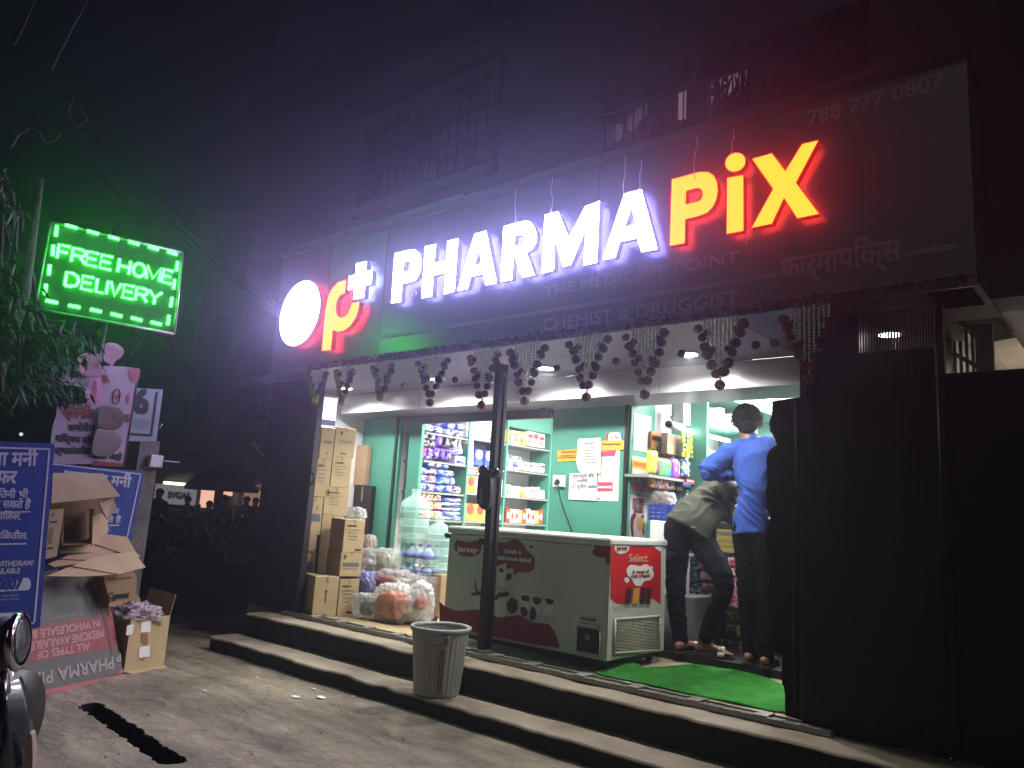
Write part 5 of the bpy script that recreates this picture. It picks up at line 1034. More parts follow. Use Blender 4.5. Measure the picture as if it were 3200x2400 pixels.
for k, (x0, cols) in enumerate(((1030, ['#e8e8ee', '#3a5fb8']), (1078, ['#c8403a', '#f0ead8']), (1126, ['#3f8f6f', '#e8e8ee']))):
    gx('tin', 'box', ['white and blue', 'red and cream', 'sea green'][k]+' tin on the wall shelf right of the green disc pack', 'tin', (x0, 960+k*10, x0+44, 1098+k*10), cols, .05, XW, grp=gw, seed=k+61)
cc_ = thing('security_camera', 'white bullet camera under the ceiling inside the doorway', 'camera', X(1900+740/3.687, 1200+480/3.687, XW+.1))
cA, cB = X(1900+700/3.687, 1200+465/3.687, XW+.12), X(1900+840/3.687, 1200+505/3.687, XW+.02)
MB().tube([cA, cB], .03, 14).build('housing', m_white, cc_); MB().tube([cA+(cA-cB).normalized()*.003, cA+(cA-cB).normalized()*.01], .027, 14).build('lens', m_black, cc_)
mb = MB(); mb.tube([cB, cB+Vector((-.05, .02, .02)), cB+Vector((-.1, .02, .1))], .012, 8); mb.box(cB+Vector((-.06, -.02, .03)), cB+Vector((.03, .1, .2))); mb.build('mount', m_white, cc_)
tag(MB().tube([(XP+.28, YG+.45, 2.40), (XP+.28, 7.9, 2.40)], .018, 10).build('tube_light', m_tube), 'tube light running back along the cove inside the doorway', 'tube light')
tag(MB().tube([X(1900+720/3.687, 1200+488/3.687, XW+.02), X(1900+1390/3.687, 1200+655/3.687, XW+.02)], .016, 10).build('tube_light', m_tube), 'lower tube light above the hanging sachets inside the doorway', 'tube light')
pnl = MB(); pnl.box((-2.3, 5.45, 2.438), (-1.72, 6.4, 2.449)); tag(pnl.build('ceiling_light_panel', m_tube), 'bright ceiling light panel right of the head of the man in blue', 'ceiling light')
# teal wall rack behind the sachets
wr_k = thing('shelving_unit', 'teal rack on the side wall right of the hanging sachets', 'shelves', (XP+.15, 7, F))
ry0 = X(2208, 1400, XP+.3).y; mb = MB(); mb.box((XP-.018, ry0, F+.3), (XP+.3, ry0+.03, 2.28)); mb.box((XP-.018, ry0+.9, F+.3), (XP+.3, ry0+.93, 2.28)); mb.box((XP-.018, ry0+1.8, F+.3), (XP+.3, ry0+1.83, 2.28)); mb.box((XP-.018, ry0+.031, 2.25), (XP+.299, ry0+.899, 2.279)); mb.box((XP-.018, ry0+.931, 2.25), (XP+.299, ry0+1.799, 2.279)); mb.build('frame', m_teal, wr_k)
mb = MB()
for k in range(5):
    for j in range(2): mb.box((XP-.018, ry0+.031+j*.9, F+.45+k*.32), (XP+.29, ry0+.899+j*.9, F+.47+k*.32))
mb.build('shelf', m_teal, wr_k)
for k in range(5):
    for j in range(7):
        y_ = ry0+.05+j*.12; goods('medicine_box', 'box', f'box on the teal side rack, {ORD[j]} along the {ORD[k]} shelf up', 'medicine box', y_, y_+.1, F+.472+k*.32, F+.56+k*.32+.03*((j*k) % 3), [(W8, '#c8d8e8'), (CR, OR), (W8, '#a8c8b8', '#4a7ab8'), (PB_, RD)][(j+k*2) % 4], .14, group='boxes on the teal side rack', x=XP+.27, seed=j+k*9)
# back teal rack
rk = thing('shelving_unit', 'teal rack against the back wall of the doorway room', 'shelves', (-2.2, 8.3, F))
mb = MB(); mb.box((XP+.02, 8.28, F), (-1.67, 8.59, F+.02)); 
for x_ in (XP+.05, -2.45, -1.85): mb.box((x_-.02, 8.2, F+.021), (x_+.02, 8.585, 2.3))
mb.box((XP+.07, 8.56, F+.021), (-1.67, 8.58, 2.3), 0); mb.build('frame', m_teal, rk)
mb = MB()
for k in range(6): mb.box((XP+.071, 8.22, F+.3+k*.33), (-1.67, 8.555, F+.32+k*.33))
mb.build('shelf', m_teal, rk)
for k in range(6):
    for i in range(4):
        x_ = XP+.15+i*.33; goods('medicine_box', 'box', f'box on the back teal rack, {ORD[i]} from the left on the {ORD[k]} shelf up', 'medicine box', x_, x_+.2, F+.321+k*.33, F+.45+k*.33+.02*(i % 3), [(W8, '#c8d8e8'), (CR, OR), (W8, '#a8c8b8', '#4a7ab8')][(i+k) % 3], .15, group='boxes on the back teal rack', x=8.25, ax='y', seed=i+k*9)
# counter with display front
YCT = 5.5; zct = Y(2240, 1632, YCT).z
ct = thing('counter', 'sales counter inside the doorway with a black top and packed display front', 'counter', (-1.95, YCT+.2, F))
mb = MB(); mb.box((XP+.15, YCT-.05, zct-.08), (-1.665, YCT+.5, zct)); mb.build('top', m_black, ct, .004)
mb = MB(); mb.box((XP+.16, YCT+.12, F+.05), (-1.67, YCT+.45, zct-.081)); mb.build('body', M('grey counter board', '#6d6c69', .6), ct)
mb = MB(); mb.box((XP+.05, 4.86, F+.001), (-1.665, YCT+.4, F+.052)); mb.build('plinth', m_blackm, ct)
mb = MB(); a_ = Y(2063, 1950, 4.98); b_ = Y(2128, 1950, 4.98); mb.box((a_.x, 4.98, F+.053), (b_.x+.1, 5.3, Y(2090, 1858, 4.98).z)); cab = tag(mb.build('side_cabinet', M('grey cabinet sheet', '#5c5d5b', .5), None, .005), 'low grey cabinet between the freezer and the bent legs', 'cabinet')
mb = MB(); a_ = Y(2030, 1665, 5.05); b_ = Y(2054, 1665, 5.05); zc_ = Y(2040, 1626, 5.05).z; mb.box((a_.x, 5.05, cab.location.z+.05), (a_.x+.18, 5.35, zc_)); tag(mb.build('side_cabinet', m_white, None, .008), 'white cabinet standing under the blue crate', 'cabinet')
cr_ = thing('blue_crate', 'blue slatted plastic crate by the doorway holding a net of onions', 'crate', Y(2065, 1625, 5.1))
A_, B_ = Y(2028, 1624, 5.1), Y(2104, 1624, 5.1); zt_ = Y(2060, 1574, 5.1).z; m_crate = M('blue crate plastic', '#22358c', .5, nz=(10, .1)); mb = MB()
for fz_ in (0, .25, .5, .75): 
    z0_ = A_.z+(zt_-A_.z)*fz_; z1_ = z0_+(zt_-A_.z)*.2
    mb.box((A_.x, 5.1, z0_), (B_.x, 5.108, z1_)); mb.box((A_.x, 5.36, z0_), (B_.x, 5.368, z1_)); mb.box((A_.x-.008, 5.1, z0_), (A_.x-.0005, 5.368, z1_)); mb.box((B_.x+.0005, 5.1, z0_), (B_.x+.008, 5.368, z1_))
for k in range(5): x_ = A_.x+(B_.x-A_.x)*(k+.03)/4.2; mb.box((x_, 5.094, A_.z), (x_+.012, 5.0995, zt_))
mb.box((A_.x, 5.11, A_.z), (B_.x, 5.358, A_.z+.008)); mb.build('shell', m_crate, cr_)
bag('clear bag of red onions resting in the blue crate', (2052, 2106), (1538, 1585), 5.2, .14, m_bagw, 21, [(0, -.1, .75, .75, M('red onion', '#8a3a3a', .4, nz=(30, .4)), 'onion')], grp='bags on the crate')
bag('frosted bag left of the onions above the blue crate', (2030, 2056), (1520, 1578), 5.24, .1, m_bagd, 22, [], grp='bags on the crate')
mb = MB(); p = Y(2078, 1532, 5.2)
for k in range(9): a = k*.7; mb.tube([p, p+Vector((.03*math.cos(a), .02*math.sin(a), .02+.012*(k % 3)))], [.004, .008], 5)
tag(mb.build('bag_knot', M('pinkish film', '#b06a70', .4)), 'gathered pink knot on top of the onion bag', 'bag knot')
for k, (rc_, cols, lab) in enumerate((((905, 1095, 995, 1140), ['#b83038', '#d8d0c8'], 'red packet lying on the counter edge under the wall shelf'), ((862, 1125, 965, 1180), ['#23284a', '#4a5a8a'], 'dark blue box on the counter edge under the red packet'))):
    gx('packet', 'box', lab, 'packet', rc_, cols, .1, XW+.05, seed=k)
for k in range(4):
    mb = MB(); p = Y(2096+k*16, 1560+(k % 2)*6, 5.62); mb.lathe([(.03, 0), (.034, .01), (.034, .1), (.02, .13), (.02, .15)], p-Vector((0, 0, .08)), 14, 0); mb.lathe([(.022, .07), (.022, .085)], p, 12, 1)
    tag(mb.build('clear_jar', [m_jugc, pm(['#d8d84a', '#3a3a9a', '#e8e8ee', '#2f8a6a'][k])]), 'clear jar on the counter, '+ORD[k]+' from the doorway wall', 'jar', 'jars on the counter')
for k in range(5):
    gy('tablet_pack', 'box', 'white and yellow packet heaped on the counter beside the bent man, '+ORD[k]+' from the left', 'packet', (215*3.456/3.53+k*38-60+560, -10-60-(k % 2)*40, 215*3.456/3.53+k*38-24+560, -10-(k % 3)*12), [(W8, '#c8a83a'), (W8, '#a8a8c8'), ('#e8e8ee', '#c8c8d0')][k % 3], YCT+.02, .1, grp='packets heaped on the counter', seed=k)
gd = 'packs stacked in the counter front'
for k, (rc_, cols, lab, kd) in enumerate((
    ((318, 285, 445, 405), ['#3f5f86', '#c8c49a', '#2a4a7a'], 'blue tissue pack with pale label, top of the column between the bent legs', 'soft'),
    ((308, 405, 462, 592), ['#5f7078', '#93a0a4', '#4a6a9a'], 'grey blue pack in the column between the bent legs', 'soft'),
    ((306, 592, 492, 752), ['#2f3d7a', '#c8ccd8', '#3a4a9a'], 'dark blue pack with white shape, lowest between the bent legs', 'soft'),
    ((440, 320, 590, 470), ['#3f5a58', '#a05a68', '#8a9a9a'], 'dark green and pink pack, top of the pink column', 'soft'),
    ((452, 472, 650, 592), ['#c48a98', '#8a2f62', '#d8a8a0'], 'pale pink pad pack, second in the left pink column', 'soft'),
    ((468, 592, 652, 700), ['#7a3038', '#a85a60', '#c8a0a0'], 'maroon pad pack in the left pink column', 'soft'),
    ((468, 702, 620, 825), ['#b88a98', '#d8c0c8', '#8a4a6a'], 'pale lilac pink pad pack at the foot of the left pink column', 'soft'),
    ((746, 318, 925, 432), ['#b82a48', '#d8c8cc', '#c84a68'], 'crimson pad pack, top of the right pink column', 'soft'),
    ((780, 434, 935, 546), ['#c84060', '#e0ccd0', '#d86a88'], 'rose pad pack, second in the right pink column', 'soft'))):
    gy('pad_pack', kd, lab, 'pad pack', rc_, cols, YCT-.1+.05, .14, grp=gd, seed=k+40)
for k, (y0, y1) in enumerate(((546, 652), (652, 762), (765, 858))):
    o_ = gy('pad_pack', 'box', ['pink badge pack right of the bent knee', 'pink pack with a clear 35 badge, under the knee pack', 'lowest pink badge pack in the counter front'][k], 'pad pack', (770, y0, 965, y1-4), ['#c88aa4', '#c83a58', '#e0c8d0'], YCT-.06, .14, grp=gd, seed=k+60)
    mb = MB(); q_ = lambda a, b: Y(2050+a/3.456, 1650+b/3.456, YCT-.063)
    c0 = q_(898, (y0+y1)/2-5); mb.lathe([(0, 0), (.024, 0)], c0-Vector((0, .0005, 0)), 18, 0, (0, -1, 0)); write(mb, '35', q_(878, (y0+y1)/2+14), q_(922, (y0+y1)/2+14), .02, nrm=(0, -1, 0), mi=1, bold=.0012, lift=.0025)
    tmp = mb.build('badge', [pm('#1d2558'), m_wp2], None)
    tmp.parent = o_; tmp.matrix_parent_inverse = Matrix.Identity(4); tmp.location = tmp.location-o_.location
for k, (rc_, cols) in enumerate((((740, 890, 905, 1003), ['#23231f', '#8a8a2f', '#6a6a62']), ((918, 915, 975, 1050), ['#2a2a28', '#9a9a92']), ((722, 1040, 915, 1180), ['#6a5a48', '#8a7a2a', '#4a4038']), ((918, 1072, 990, 1205), ['#7a6a62', '#4a2a3a']), ((662, 1200, 835, 1312), ['#4a4a44', '#8a8a80', '#23231f']), ((880, 1240, 1022, 1372), ['#23243a', '#8a8a3a', '#5a5a58']), ((835, 1370, 1000, 1480), ['#4a423c', '#6a5a52']), ((1210, 1300, 1290, 1420), ['#3a3a3a', '#9a9a2f', '#5a5a58']), ((1270, 1340, 1370, 1470), ['#5a5a60', '#3a3a40']), ((1240, 1475, 1365, 1580), ['#55555c', '#3c3c44']), ((640, 1020, 715, 1140), ['#23231f', '#5a5a52']))):
    gy('dark_pack', 'soft', ['black and yellow pack', 'narrow black pack', 'brown packet', 'mauve brown packet', 'grey lettered pack', 'navy and yellow pack', 'brown sheet pack', 'yellow edged dark pack', 'grey ribbed pack', 'flat grey pack', 'small black pack'][k]+' low in the counter front, '+['between the two men at knee height', 'left of the standing leg', 'between the two men at shin height', 'beside the standing shin', 'above the white sandal strap', 'left of the standing ankle', 'behind the sandals', 'right of the standing ankle', 'at the far right by the dark cloth', 'lowest at the right by the dark cloth', 'behind the bent shin'][k], 'pack', rc_, cols, YCT-.03+.005*(k % 3), .1, grp=gd, seed=k+80)
npp = thing('newspaper_pile', 'pile of folded newspapers in the counter front between the two men', 'newspapers', Y(2050+760/3.456, 1650+270/3.456, YCT-.06))
mb = MB(); random.seed(4)
for k in range(14):
    z0_ = Y(2050+760/3.456, 1650+(265-k*18)/3.456, YCT-.06).z; a_ = Y(2050+(650+random.uniform(-12, 22))/3.456, 1710, YCT-.06).x; b_ = Y(2050+(880+random.uniform(-8, 8))/3.456, 1710, YCT-.06).x
    mb.box((a_, YCT-.06-random.uniform(0, .012), z0_), (b_, YCT+.1, z0_+.010), random.choice((0, 0, 1, 2)))
mb.build('paper', [M('newsprint', '#a09a88', .9), pm('#c8b84a'), M('newsprint grey', '#87827a', .9)], npp)
drm = thing('clear_drum', 'tall clear plastic drum standing behind the bent legs', 'drum', Y(2160, 2010, 5.2))
p = Y(2158, 2000, 5.2); h_ = Y(2158, 1870, 5.2).z-F-.055; MB().lathe([(.1, 0), (.105, .02), (.105, h_*.85), (.095, h_*.88), (.1, h_*.9), (.1, h_)], (p.x, 5.22, F+.055), 24).build('shell', M('smoky clear plastic', '#6e726e', .2, nz=None, alpha=.75), drm)
for k in range(9):
    gy('sachet', 'pouch', 'blue and white sachet in the strip beside the freezer, '+ORD[k]+' from the top', 'sachet', (56, 180+k*58, 124, 234+k*58), [('#2447a0', W8), (W8, '#2447a0'), ('#3a62b8', W8)][k % 3], YG+.06, .02, grp='blue sachets beside the freezer', seed=k)
# ================================================================ green mat and dark cloth
m_mat = M('green turf mat', '#3d8f3a', .98, nz=(7, .38), bump=(190, 1, .02), spec=.1)
bk_e = [(1862, 2106), (1910, 2094), (1968, 2078), (2010, 2092), (2110, 2086), (2180, 2082), (2300, 2098), (2400, 2124), (2453, 2146)]; ft_e = [(1866, 2110), (1960, 2132), (2060, 2152), (2150, 2172), (2230, 2188), (2300, 2203), (2370, 2217), (2420, 2227), (2456, 2232)]
def edge(E, t): k = min(len(E)-2, int(t*(len(E)-1))); f_ = t*(len(E)-1)-k; return (E[k][0]*(1-f_)+E[k+1][0]*f_, E[k][1]*(1-f_)+E[k+1][1]*f_)
def mp(u_, v_):
    a, b = edge(bk_e, u_), edge(ft_e, u_); p = Z(*a, F).lerp(Z(*b, F), v_)
    p.z = F+.008+.006*noise.noise((p.x*6, p.y*6, 0))+.028*math.exp(-((u_-.2)/.12)**2-(v_/.35)**2)+.003*noise.noise((p.x*60, p.y*60, 1)); return p
tag(MB().grid(mp, 90, 40).build('turf_mat', m_mat, None, 0, .008), 'bright green turf mat rumpled on the doorway floor', 'mat')
m_cloth = M('heavy dark cloth', '#1c1b1b', .95, nz=(7, .3), bump=(30, .5, .02))
outl = [(2503, 1241), (2407, 1254), (2414, 1262), (2411, 1298), (2405, 1315), (2404, 1325), (2407, 1336), (2406, 1349), (2415, 1357), (2421, 1374), (2428, 1389), (2412, 1400), (2400, 1412), (2394, 1440), (2397, 1471), (2398, 1505), (2394, 1526), (2394, 1564), (2400, 1598), (2407, 1618), (2402, 1641), (2398, 1666), (2393, 1694), (2402, 1740), (2404, 1771), (2408, 1852), (2411, 1933), (2410, 1983), (2420, 2036), (2445, 2050), (2441, 2101), (2443, 2131), (2452, 2160), (2454, 2236), (2500, 2250)]
random.seed(8); oj = []
for i in range(len(outl)-1):
    a, b = Vector((*outl[i], 0)), Vector((*outl[i+1], 0)); n = max(1, int((b-a).length/5))
    for k in range(n): q_ = a.lerp(b, k/n); oj.append((q_.x+random.uniform(-1.6, 1.6) if 0 < i < 33 else q_.x, q_.y))
oj.append(outl[-1])
con = [yflat(p_2, 3.93) for p_2 in oj]
dc = thing('dark_cloth', 'ragged edged dark cloth sheet hanging at the right side of the doorway', 'cloth', Y(2460, 2240, 3.93))
solid([con], lambda a, b: Vector((a, 3.93, b)), (0, .03, 0), 0, 0).build('sheet', m_cloth, dc)
rp = MB(); rp.tube([Y(2480, 1250, 3.92), Y(2487, 1600, 3.92), Y(2484, 1900, 3.92), Y(2488, 2230, 3.92)], .012, 6); rp.build('hem', m_cloth, dc)
# ================================================================ people
def limb(mb, path, rad, n=14, flat=None, ends=(1, 1)):
    """a tapered limb: elliptical rings along path, radii (a) or (a, b)"""
    P = [Vector(p) for p in path]; vs = []; fs = []; ref = Vector((0, 1, 0)) if flat is None else Vector(flat)
    Q = []; R_ = []
    for i in range(len(P)-1):                                  # smooth the path
        p0, p1, p2, p3 = P[max(0, i-1)], P[i], P[i+1], P[min(len(P)-1, i+2)]
        a, b = rad[i], rad[i+1]; a = a if isinstance(a, tuple) else (a, a); b = b if isinstance(b, tuple) else (b, b)
        for k in range(4):
            t = k/4; Q.append(.5*((2*p1)+(p2-p0)*t+(2*p0-5*p1+4*p2-p3)*t*t+(3*p1-p0-3*p2+p3)*t**3)); R_.append((a[0]*(1-t)+b[0]*t, a[1]*(1-t)+b[1]*t))
    Q.append(P[-1]); l_ = rad[-1]; R_.append(l_ if isinstance(l_, tuple) else (l_, l_))
    for i, p in enumerate(Q):
        t = (Q[min(i+1, len(Q)-1)]-Q[max(i-1, 0)]).normalized(); b = (ref-t*ref.dot(t))
        if b.length < 1e-3: b = t.orthogonal()
        b.normalize(); a = b.cross(t)
        for k in range(n): th = 2*math.pi*k/n; vs.append(p+a*(R_[i][0]*math.cos(th))+b*(R_[i][1]*math.sin(th)))
    m_ = len(Q)
    for i in range(m_-1):
        for k in range(n): k2 = (k+1) % n; fs.append((i*n+k, (i+1)*n+k, (i+1)*n+k2, i*n+k2))
    fs.append(tuple(range(n))); fs.append(tuple(range((m_-1)*n, m_*n))[::-1])
    mb.add(vs, fs, 0, True)
    if ends[0]: mb.ball(Q[0], min(R_[0])*.97, n=12, m=8)
    if ends[1]: mb.ball(Q[-1], min(R_[-1])*.97, n=12, m=8)
    return mb
def skin(mb, name, mt, par, vox=.012, it=4, wrinkle=0, seed=0, freq=14):
    """merge the overlapping volumes into one continuous surface"""
    o = mb.build(name, mt, par)
    md = o.modifiers.new('r', 'REMESH'); md.mode = 'VOXEL'; md.voxel_size = vox; md.use_smooth_shade = True
    md2 = o.modifiers.new('s', 'SMOOTH'); md2.iterations = it; md2.factor = .5
    dg = bpy.context.evaluated_depsgraph_get(); dg.update(); me = bpy.data.meshes.new_from_object(o.evaluated_get(dg)); o.modifiers.clear(); old = o.data; o.data = me; bpy.data.meshes.remove(old)
    if wrinkle:
        me.update(); ns_ = [v.normal.copy() for v in me.vertices]
        for v, n_ in zip(me.vertices, ns_):
            q = v.co; wx = noise.noise((q.x*4+seed, q.y*4, q.z*4))*.25; k = (1-abs(noise.noise((q.x*freq*.8+seed+wx*4, q.y*freq*.8, (q.z+q.x*.5+wx)*freq*1.6))))**3; k2 = noise.noise((q.x*freq*.5, q.y*freq*.5+seed, q.z*freq*1.1))
            v.co += n_*(wrinkle*(k*1.5-.8+k2*.6))
    if not me.materials: me.materials.append(mt)
    for p in me.polygons: p.use_smooth = True
    me.update(); return o
m_skin = M('warm brown skin', '#7a5240', .5, nz=(12, .1)); m_hair = M('black hair', '#020202', .8, spec=.06, nz=(60, .5), bump=(140, .8, .01)); m_blue = M('royal blue cotton', '#1b4090', .9, nz=(30, .06), bump=(300, .15, .002))
m_olive = M('olive grey cotton', '#3d3f35', .95, nz=(30, .07), bump=(300, .15, .002)); m_jean = M('dark navy denim', '#0d0d14', .95, spec=.1, nz=(24, .25), bump=(300, .3, .002)); m_trs = M('black trouser cloth', '#060607', .95, spec=.1, nz=(24, .25)); m_sw = M('white strap', '#c8c4b8', .5)
def hand(mb, wrist, dirv, nrm, side, s=1.0, curl=.35):
    """palm with five separate bent fingers, thumb leaving its side"""
    d = Vector(dirv).normalized(); n = Vector(nrm); n = (n-d*n.dot(d)).normalized(); w_ = d.cross(n)*side
    W = Vector(wrist)
    limb(mb, [W, W+d*.045*s, W+d*.088*s], [(.024*s, .017*s), (.038*s, .015*s), (.038*s, .012*s)], 12, n)
    for k, (off, L) in enumerate(((-.029, .068), (-.010, .077), (.010, .073), (.028, .058))):
        b = W+d*.085*s+w_*off*s; p1 = b+(d*math.cos(curl*.5)-n*math.sin(curl*.5))*L*.45*s; p2 = p1+(d*math.cos(curl*1.5)-n*math.sin(curl*1.5))*L*.32*s; p3 = p2+(d*math.cos(curl*2.4)-n*math.sin(curl*2.4))*L*.25*s
        limb(mb, [b, p1, p2, p3], [.0092*s, .0085*s, .0078*s, .0066*s], 8)
    b = W+d*.025*s-w_*.03*s; limb(mb, [b, b+(d*.6-w_*.8).normalized()*.03*s, b+(d*.6-w_*.8).normalized()*.03*s+(d*.9-w_*.3).normalized()*.032*s], [.012*s, .0105*s, .008*s], 8)
def head(mb, c_, fwd, upv, s=1.0):
    f_ = Vector(fwd).normalized(); u_ = Vector(upv); u_ = (u_-f_*u_.dot(f_)).normalized(); r_ = f_.cross(u_); c_ = Vector(c_)
    def E(o, a, b, d, n=14, m=10):
        vs0 = MB().ball((0, 0, 0), 1, n=n, m=m); mb.add([c_+(r_*(o[0]+v.x*a)+f_*(o[1]+v.y*b)+u_*(o[2]+v.z*d))*s for v in vs0.v], vs0.f, 0, True)
    E((0, -.012, .03), .076, .094, .085, 18, 14); E((0, .025, -.045), .058, .062, .068); E((0, .05, -.095), .03, .03, .024)      # skull, face, chin
    E((0, .094, -.02), .012, .016, .024); E((0, .098, -.034), .016, .014, .011)                                                     # nose
    for sg in (-1, 1): E((sg*.03, .078, .008), .017, .012, .012); E((sg*.03, .083, .026), .022, .012, .007); E((sg*.078, -.008, -.012), .009, .02, .032)   # eyes, brows, ears
    E((0, .083, -.064), .024, .012, .006); E((0, .081, -.074), .022, .012, .007)                                                    # lips
    return lambda o: c_+(r_*o[0]+f_*o[1]+u_*o[2])*s
def foot(mb, heel, dirv, L=.235, s=1.0):
    d = Vector(dirv); d.z = 0; d.normalize(); w_ = Vector((-d.y, d.x, 0)); H = Vector(heel)
    limb(mb, [H+d*.005+Vector((0, 0, .03)), H+d*.06+Vector((0, 0, .04)), H+d*.13+Vector((0, 0, .032)), H+d*.19+Vector((0, 0, .02))], [(.030, .028), (.033, .036), (.040, .026), (.042, .016)], 12, (0, 0, 1))
    for k, (o_, l_, r_) in enumerate(((-.028, .048, .0125), (-.008, .046, .0095), (.008, .040, .009), (.022, .033, .0085), (.034, .025, .008))):
        b = H+d*.185+w_*o_*s+Vector((0, 0, .014)); limb(mb, [b, b+d*l_*.6+Vector((0, 0, .003)), b+d*l_], [r_, r_, r_*.85], 8)
def slipper(par, heel, dirv, strap, name='sandal'):
    d = Vector(dirv); d.z = 0; d.normalize(); w_ = Vector((-d.y, d.x, 0)); H = Vector(heel)
    ol = [(-.025, 0), (-.015, .032), (.05, .036), (.12, .044), (.19, .05), (.235, .036), (.25, 0), (.235, -.034), (.19, -.048), (.12, -.042), (.05, -.036), (-.015, -.032)]
    o = MB().prism([H+d*a+w_*b for a, b in ol], (0, 0, .016)).build(name, m_sole, par, .003)
    for u0 in (.14,):
        MB().grid(lambda u_, v_: H+d*(u0+.045*v_)+w_*(-.05+.1*u_)+Vector((0, 0, .012+.058*math.sin(math.pi*u_)**.7)), 14, 2).build('strap', strap, o, solid=.004)
ZF = F+.053                                                   # the plinth they stand on
# ---- the man in blue, back to us
yb_ = 4.93
B1 = thing('person', 'man in a blue shirt and black trousers standing with one elbow raised', 'person', Y(2372, 2075, yb_))
nk = Y(2347, 1386, yb_+.02); hc = Y(2333, 1322, yb_+.05); shL, shR = Y(2291, 1412, yb_), Y(2420, 1406, yb_+.03); el = Y(2206, 1479, yb_-.12); hipc = Y(2353, 1650, yb_)
hL, hR = Y(2330, 1668, yb_), Y(2378, 1672, yb_+.02); kL, kR = Y(2338, 1860, yb_-.03), Y(2388, 1868, yb_); aL, aR = Y(2348, 2040, yb_), Y(2392, 2046, yb_-.04)
chest = Y(2356, 1470, yb_+.02); belly = Y(2355, 1570, yb_)
wr_ = Vector((-2.02, yb_+.30, Y(2250, 1480, yb_+.3).z+.0)); elR = Vector((shR.x+.12, yb_+.16, zct+.12)); wrR = Vector((shR.x-.03, YCT-.02, zct+.035))
mb = MB(); hf = head(mb, hc, (-.45, .85, -.34), (-.1, .2, 1), .96)
limb(mb, [hc+Vector((0, -.01, -.04)), nk+Vector((0, 0, .0)), chest+Vector((0, 0, .06))], [.05, .048, .05]); limb(mb, [chest+Vector((0, 0, .1)), chest, belly, hipc], [(.09, .05), (.09, .06), (.07, .055), (.085, .06)], 18)
limb(mb, [shL, el, wr_], [.042, .036, .026]); limb(mb, [shR, elR, wrR], [.042, .036, .026]); hand(mb, wr_, (.5, .85, -.1), (0, 0, 1), 1); hand(mb, wrR, (-.4, .9, 0), (0, 0, 1), -1)
limb(mb, [hL, kL, aL], [.07, .05, .034]); limb(mb, [hR, kR, aR], [.07, .05, .034])
fdB = (-.1, .98, 0); hlL = Vector((aL.x+.0, aL.y-.055, ZF+.016)); hlR = Vector((aR.x+.01, aR.y-.05, ZF+.016))
limb(mb, [aL, hlL+Vector((0, .045, .03))], [.034, .032]); limb(mb, [aR, hlR+Vector((0, .045, .03))], [.034, .032]); foot(mb, hlL, fdB); foot(mb, hlR, fdB)
skin(mb, 'body', m_skin, B1, .0065, 3)
hr = MB(); random.seed(2)
f_ = Vector((-.45, .85, -.34)).normalized(); u_ = Vector((-.1, .2, 1)); u_ = (u_-f_*u_.dot(f_)).normalized(); r_ = f_.cross(u_)
hcc = hc+u_*.03-f_*.016
v0 = MB().ball((0, 0, 0), 1, n=40, m=26)
hr.add([hcc+(r_*v.x*.092+f_*v.y*.106+u_*v.z*.096)*(1+.05*noise.noise((v.x*5, v.y*5, v.z*3))) for v in v0.v], v0.f, 0, True)
v1 = MB().ball((0, 0, 0), 1, n=20, m=14); hr.add([hc-f_*.05-u_*.04+(r_*v.x*.07+f_*v.y*.05+u_*v.z*.062) for v in v1.v], v1.f, 0, True)
ho = skin(hr, 'hair', m_hair, B1, .007, 2, .004, 3, 40)
lk = MB()                                                        # loose locks over the cap of hair
for k in range(230):
    a = random.uniform(0, 6.283); b = random.uniform(-.55, 1.2); d_ = Vector((math.cos(b)*math.cos(a), math.cos(b)*math.sin(a), math.sin(b)))
    if d_.y > .35 and d_.z < .35: continue
    p0 = hcc+r_*d_.x*.092+f_*d_.y*.106+u_*d_.z*.096; dn = (-u_*.8+r_*d_.x*.3+f_*d_.y*.2+Vector((random.uniform(-.4, .4), random.uniform(-.4, .4), random.uniform(-.2, .3)))).normalized(); no = (r_*d_.x+f_*d_.y+u_*d_.z).normalized()
    lk.tube([p0-dn*.012-no*.003, p0+no*.004, p0+dn*.022+no*.003, p0+dn*.04-no*.001], [.003, .0042, .003, .001], 5)
lo = lk.build('locks', m_hair, B1)
sh_ = MB(); 
limb(sh_, [Y(2349, 1384, yb_+.01), Y(2352, 1399, yb_+.01), Y(2357, 1430, yb_+.01), Y(2360, 1485, yb_+.01), Y(2359, 1545, yb_), Y(2352, 1600, yb_), Y(2348, 1640, yb_), Y(2349, 1668, yb_)], [(.066, .062), (.125, .08), (.150, .10), (.130, .108), (.108, .10), (.112, .10), (.118, .104), (.126, .108)], 32, None, (0, 0))
limb(sh_, [nk+Vector((-.03, 0, -.03)), shL+Vector((0, 0, .0)), shL.lerp(el, .5)+Vector((0, 0, .012)), el, el.lerp(wr_, .45), el.lerp(wr_, .8)], [.06, .078, .068, .056, .054, .05]); limb(sh_, [nk+Vector((.03, 0, -.03)), shR, elR, elR.lerp(wrR, .7)], [.06, .07, .058, .05])
so2 = skin(sh_, 'shirt', m_blue, B1, .007, 3, .012, 1, 7)
cl3 = MB(); limb(cl3, [nk+Vector((0, .0, -.03)), nk+Vector((-.002, .01, .012)), nk+Vector((-.004, .014, .03))], [(.075, .068), (.064, .060), (.06, .056)], 24); co_ = skin(cl3, 'collar', m_blue, B1, .006, 3)
tr_ = MB(); limb(tr_, [hL+Vector((.01, 0, .05)), hL, kL, aL+Vector((0, 0, .01))], [(.09, .09), (.085, .088), .066, .058], 18); limb(tr_, [hR+Vector((-.01, 0, .05)), hR, kR, aR+Vector((0, 0, .0))], [(.09, .09), (.085, .088), .066, .06], 18); tr2 = skin(tr_, 'trousers', m_trs, B1, .008, 3, .006, 2, 12)
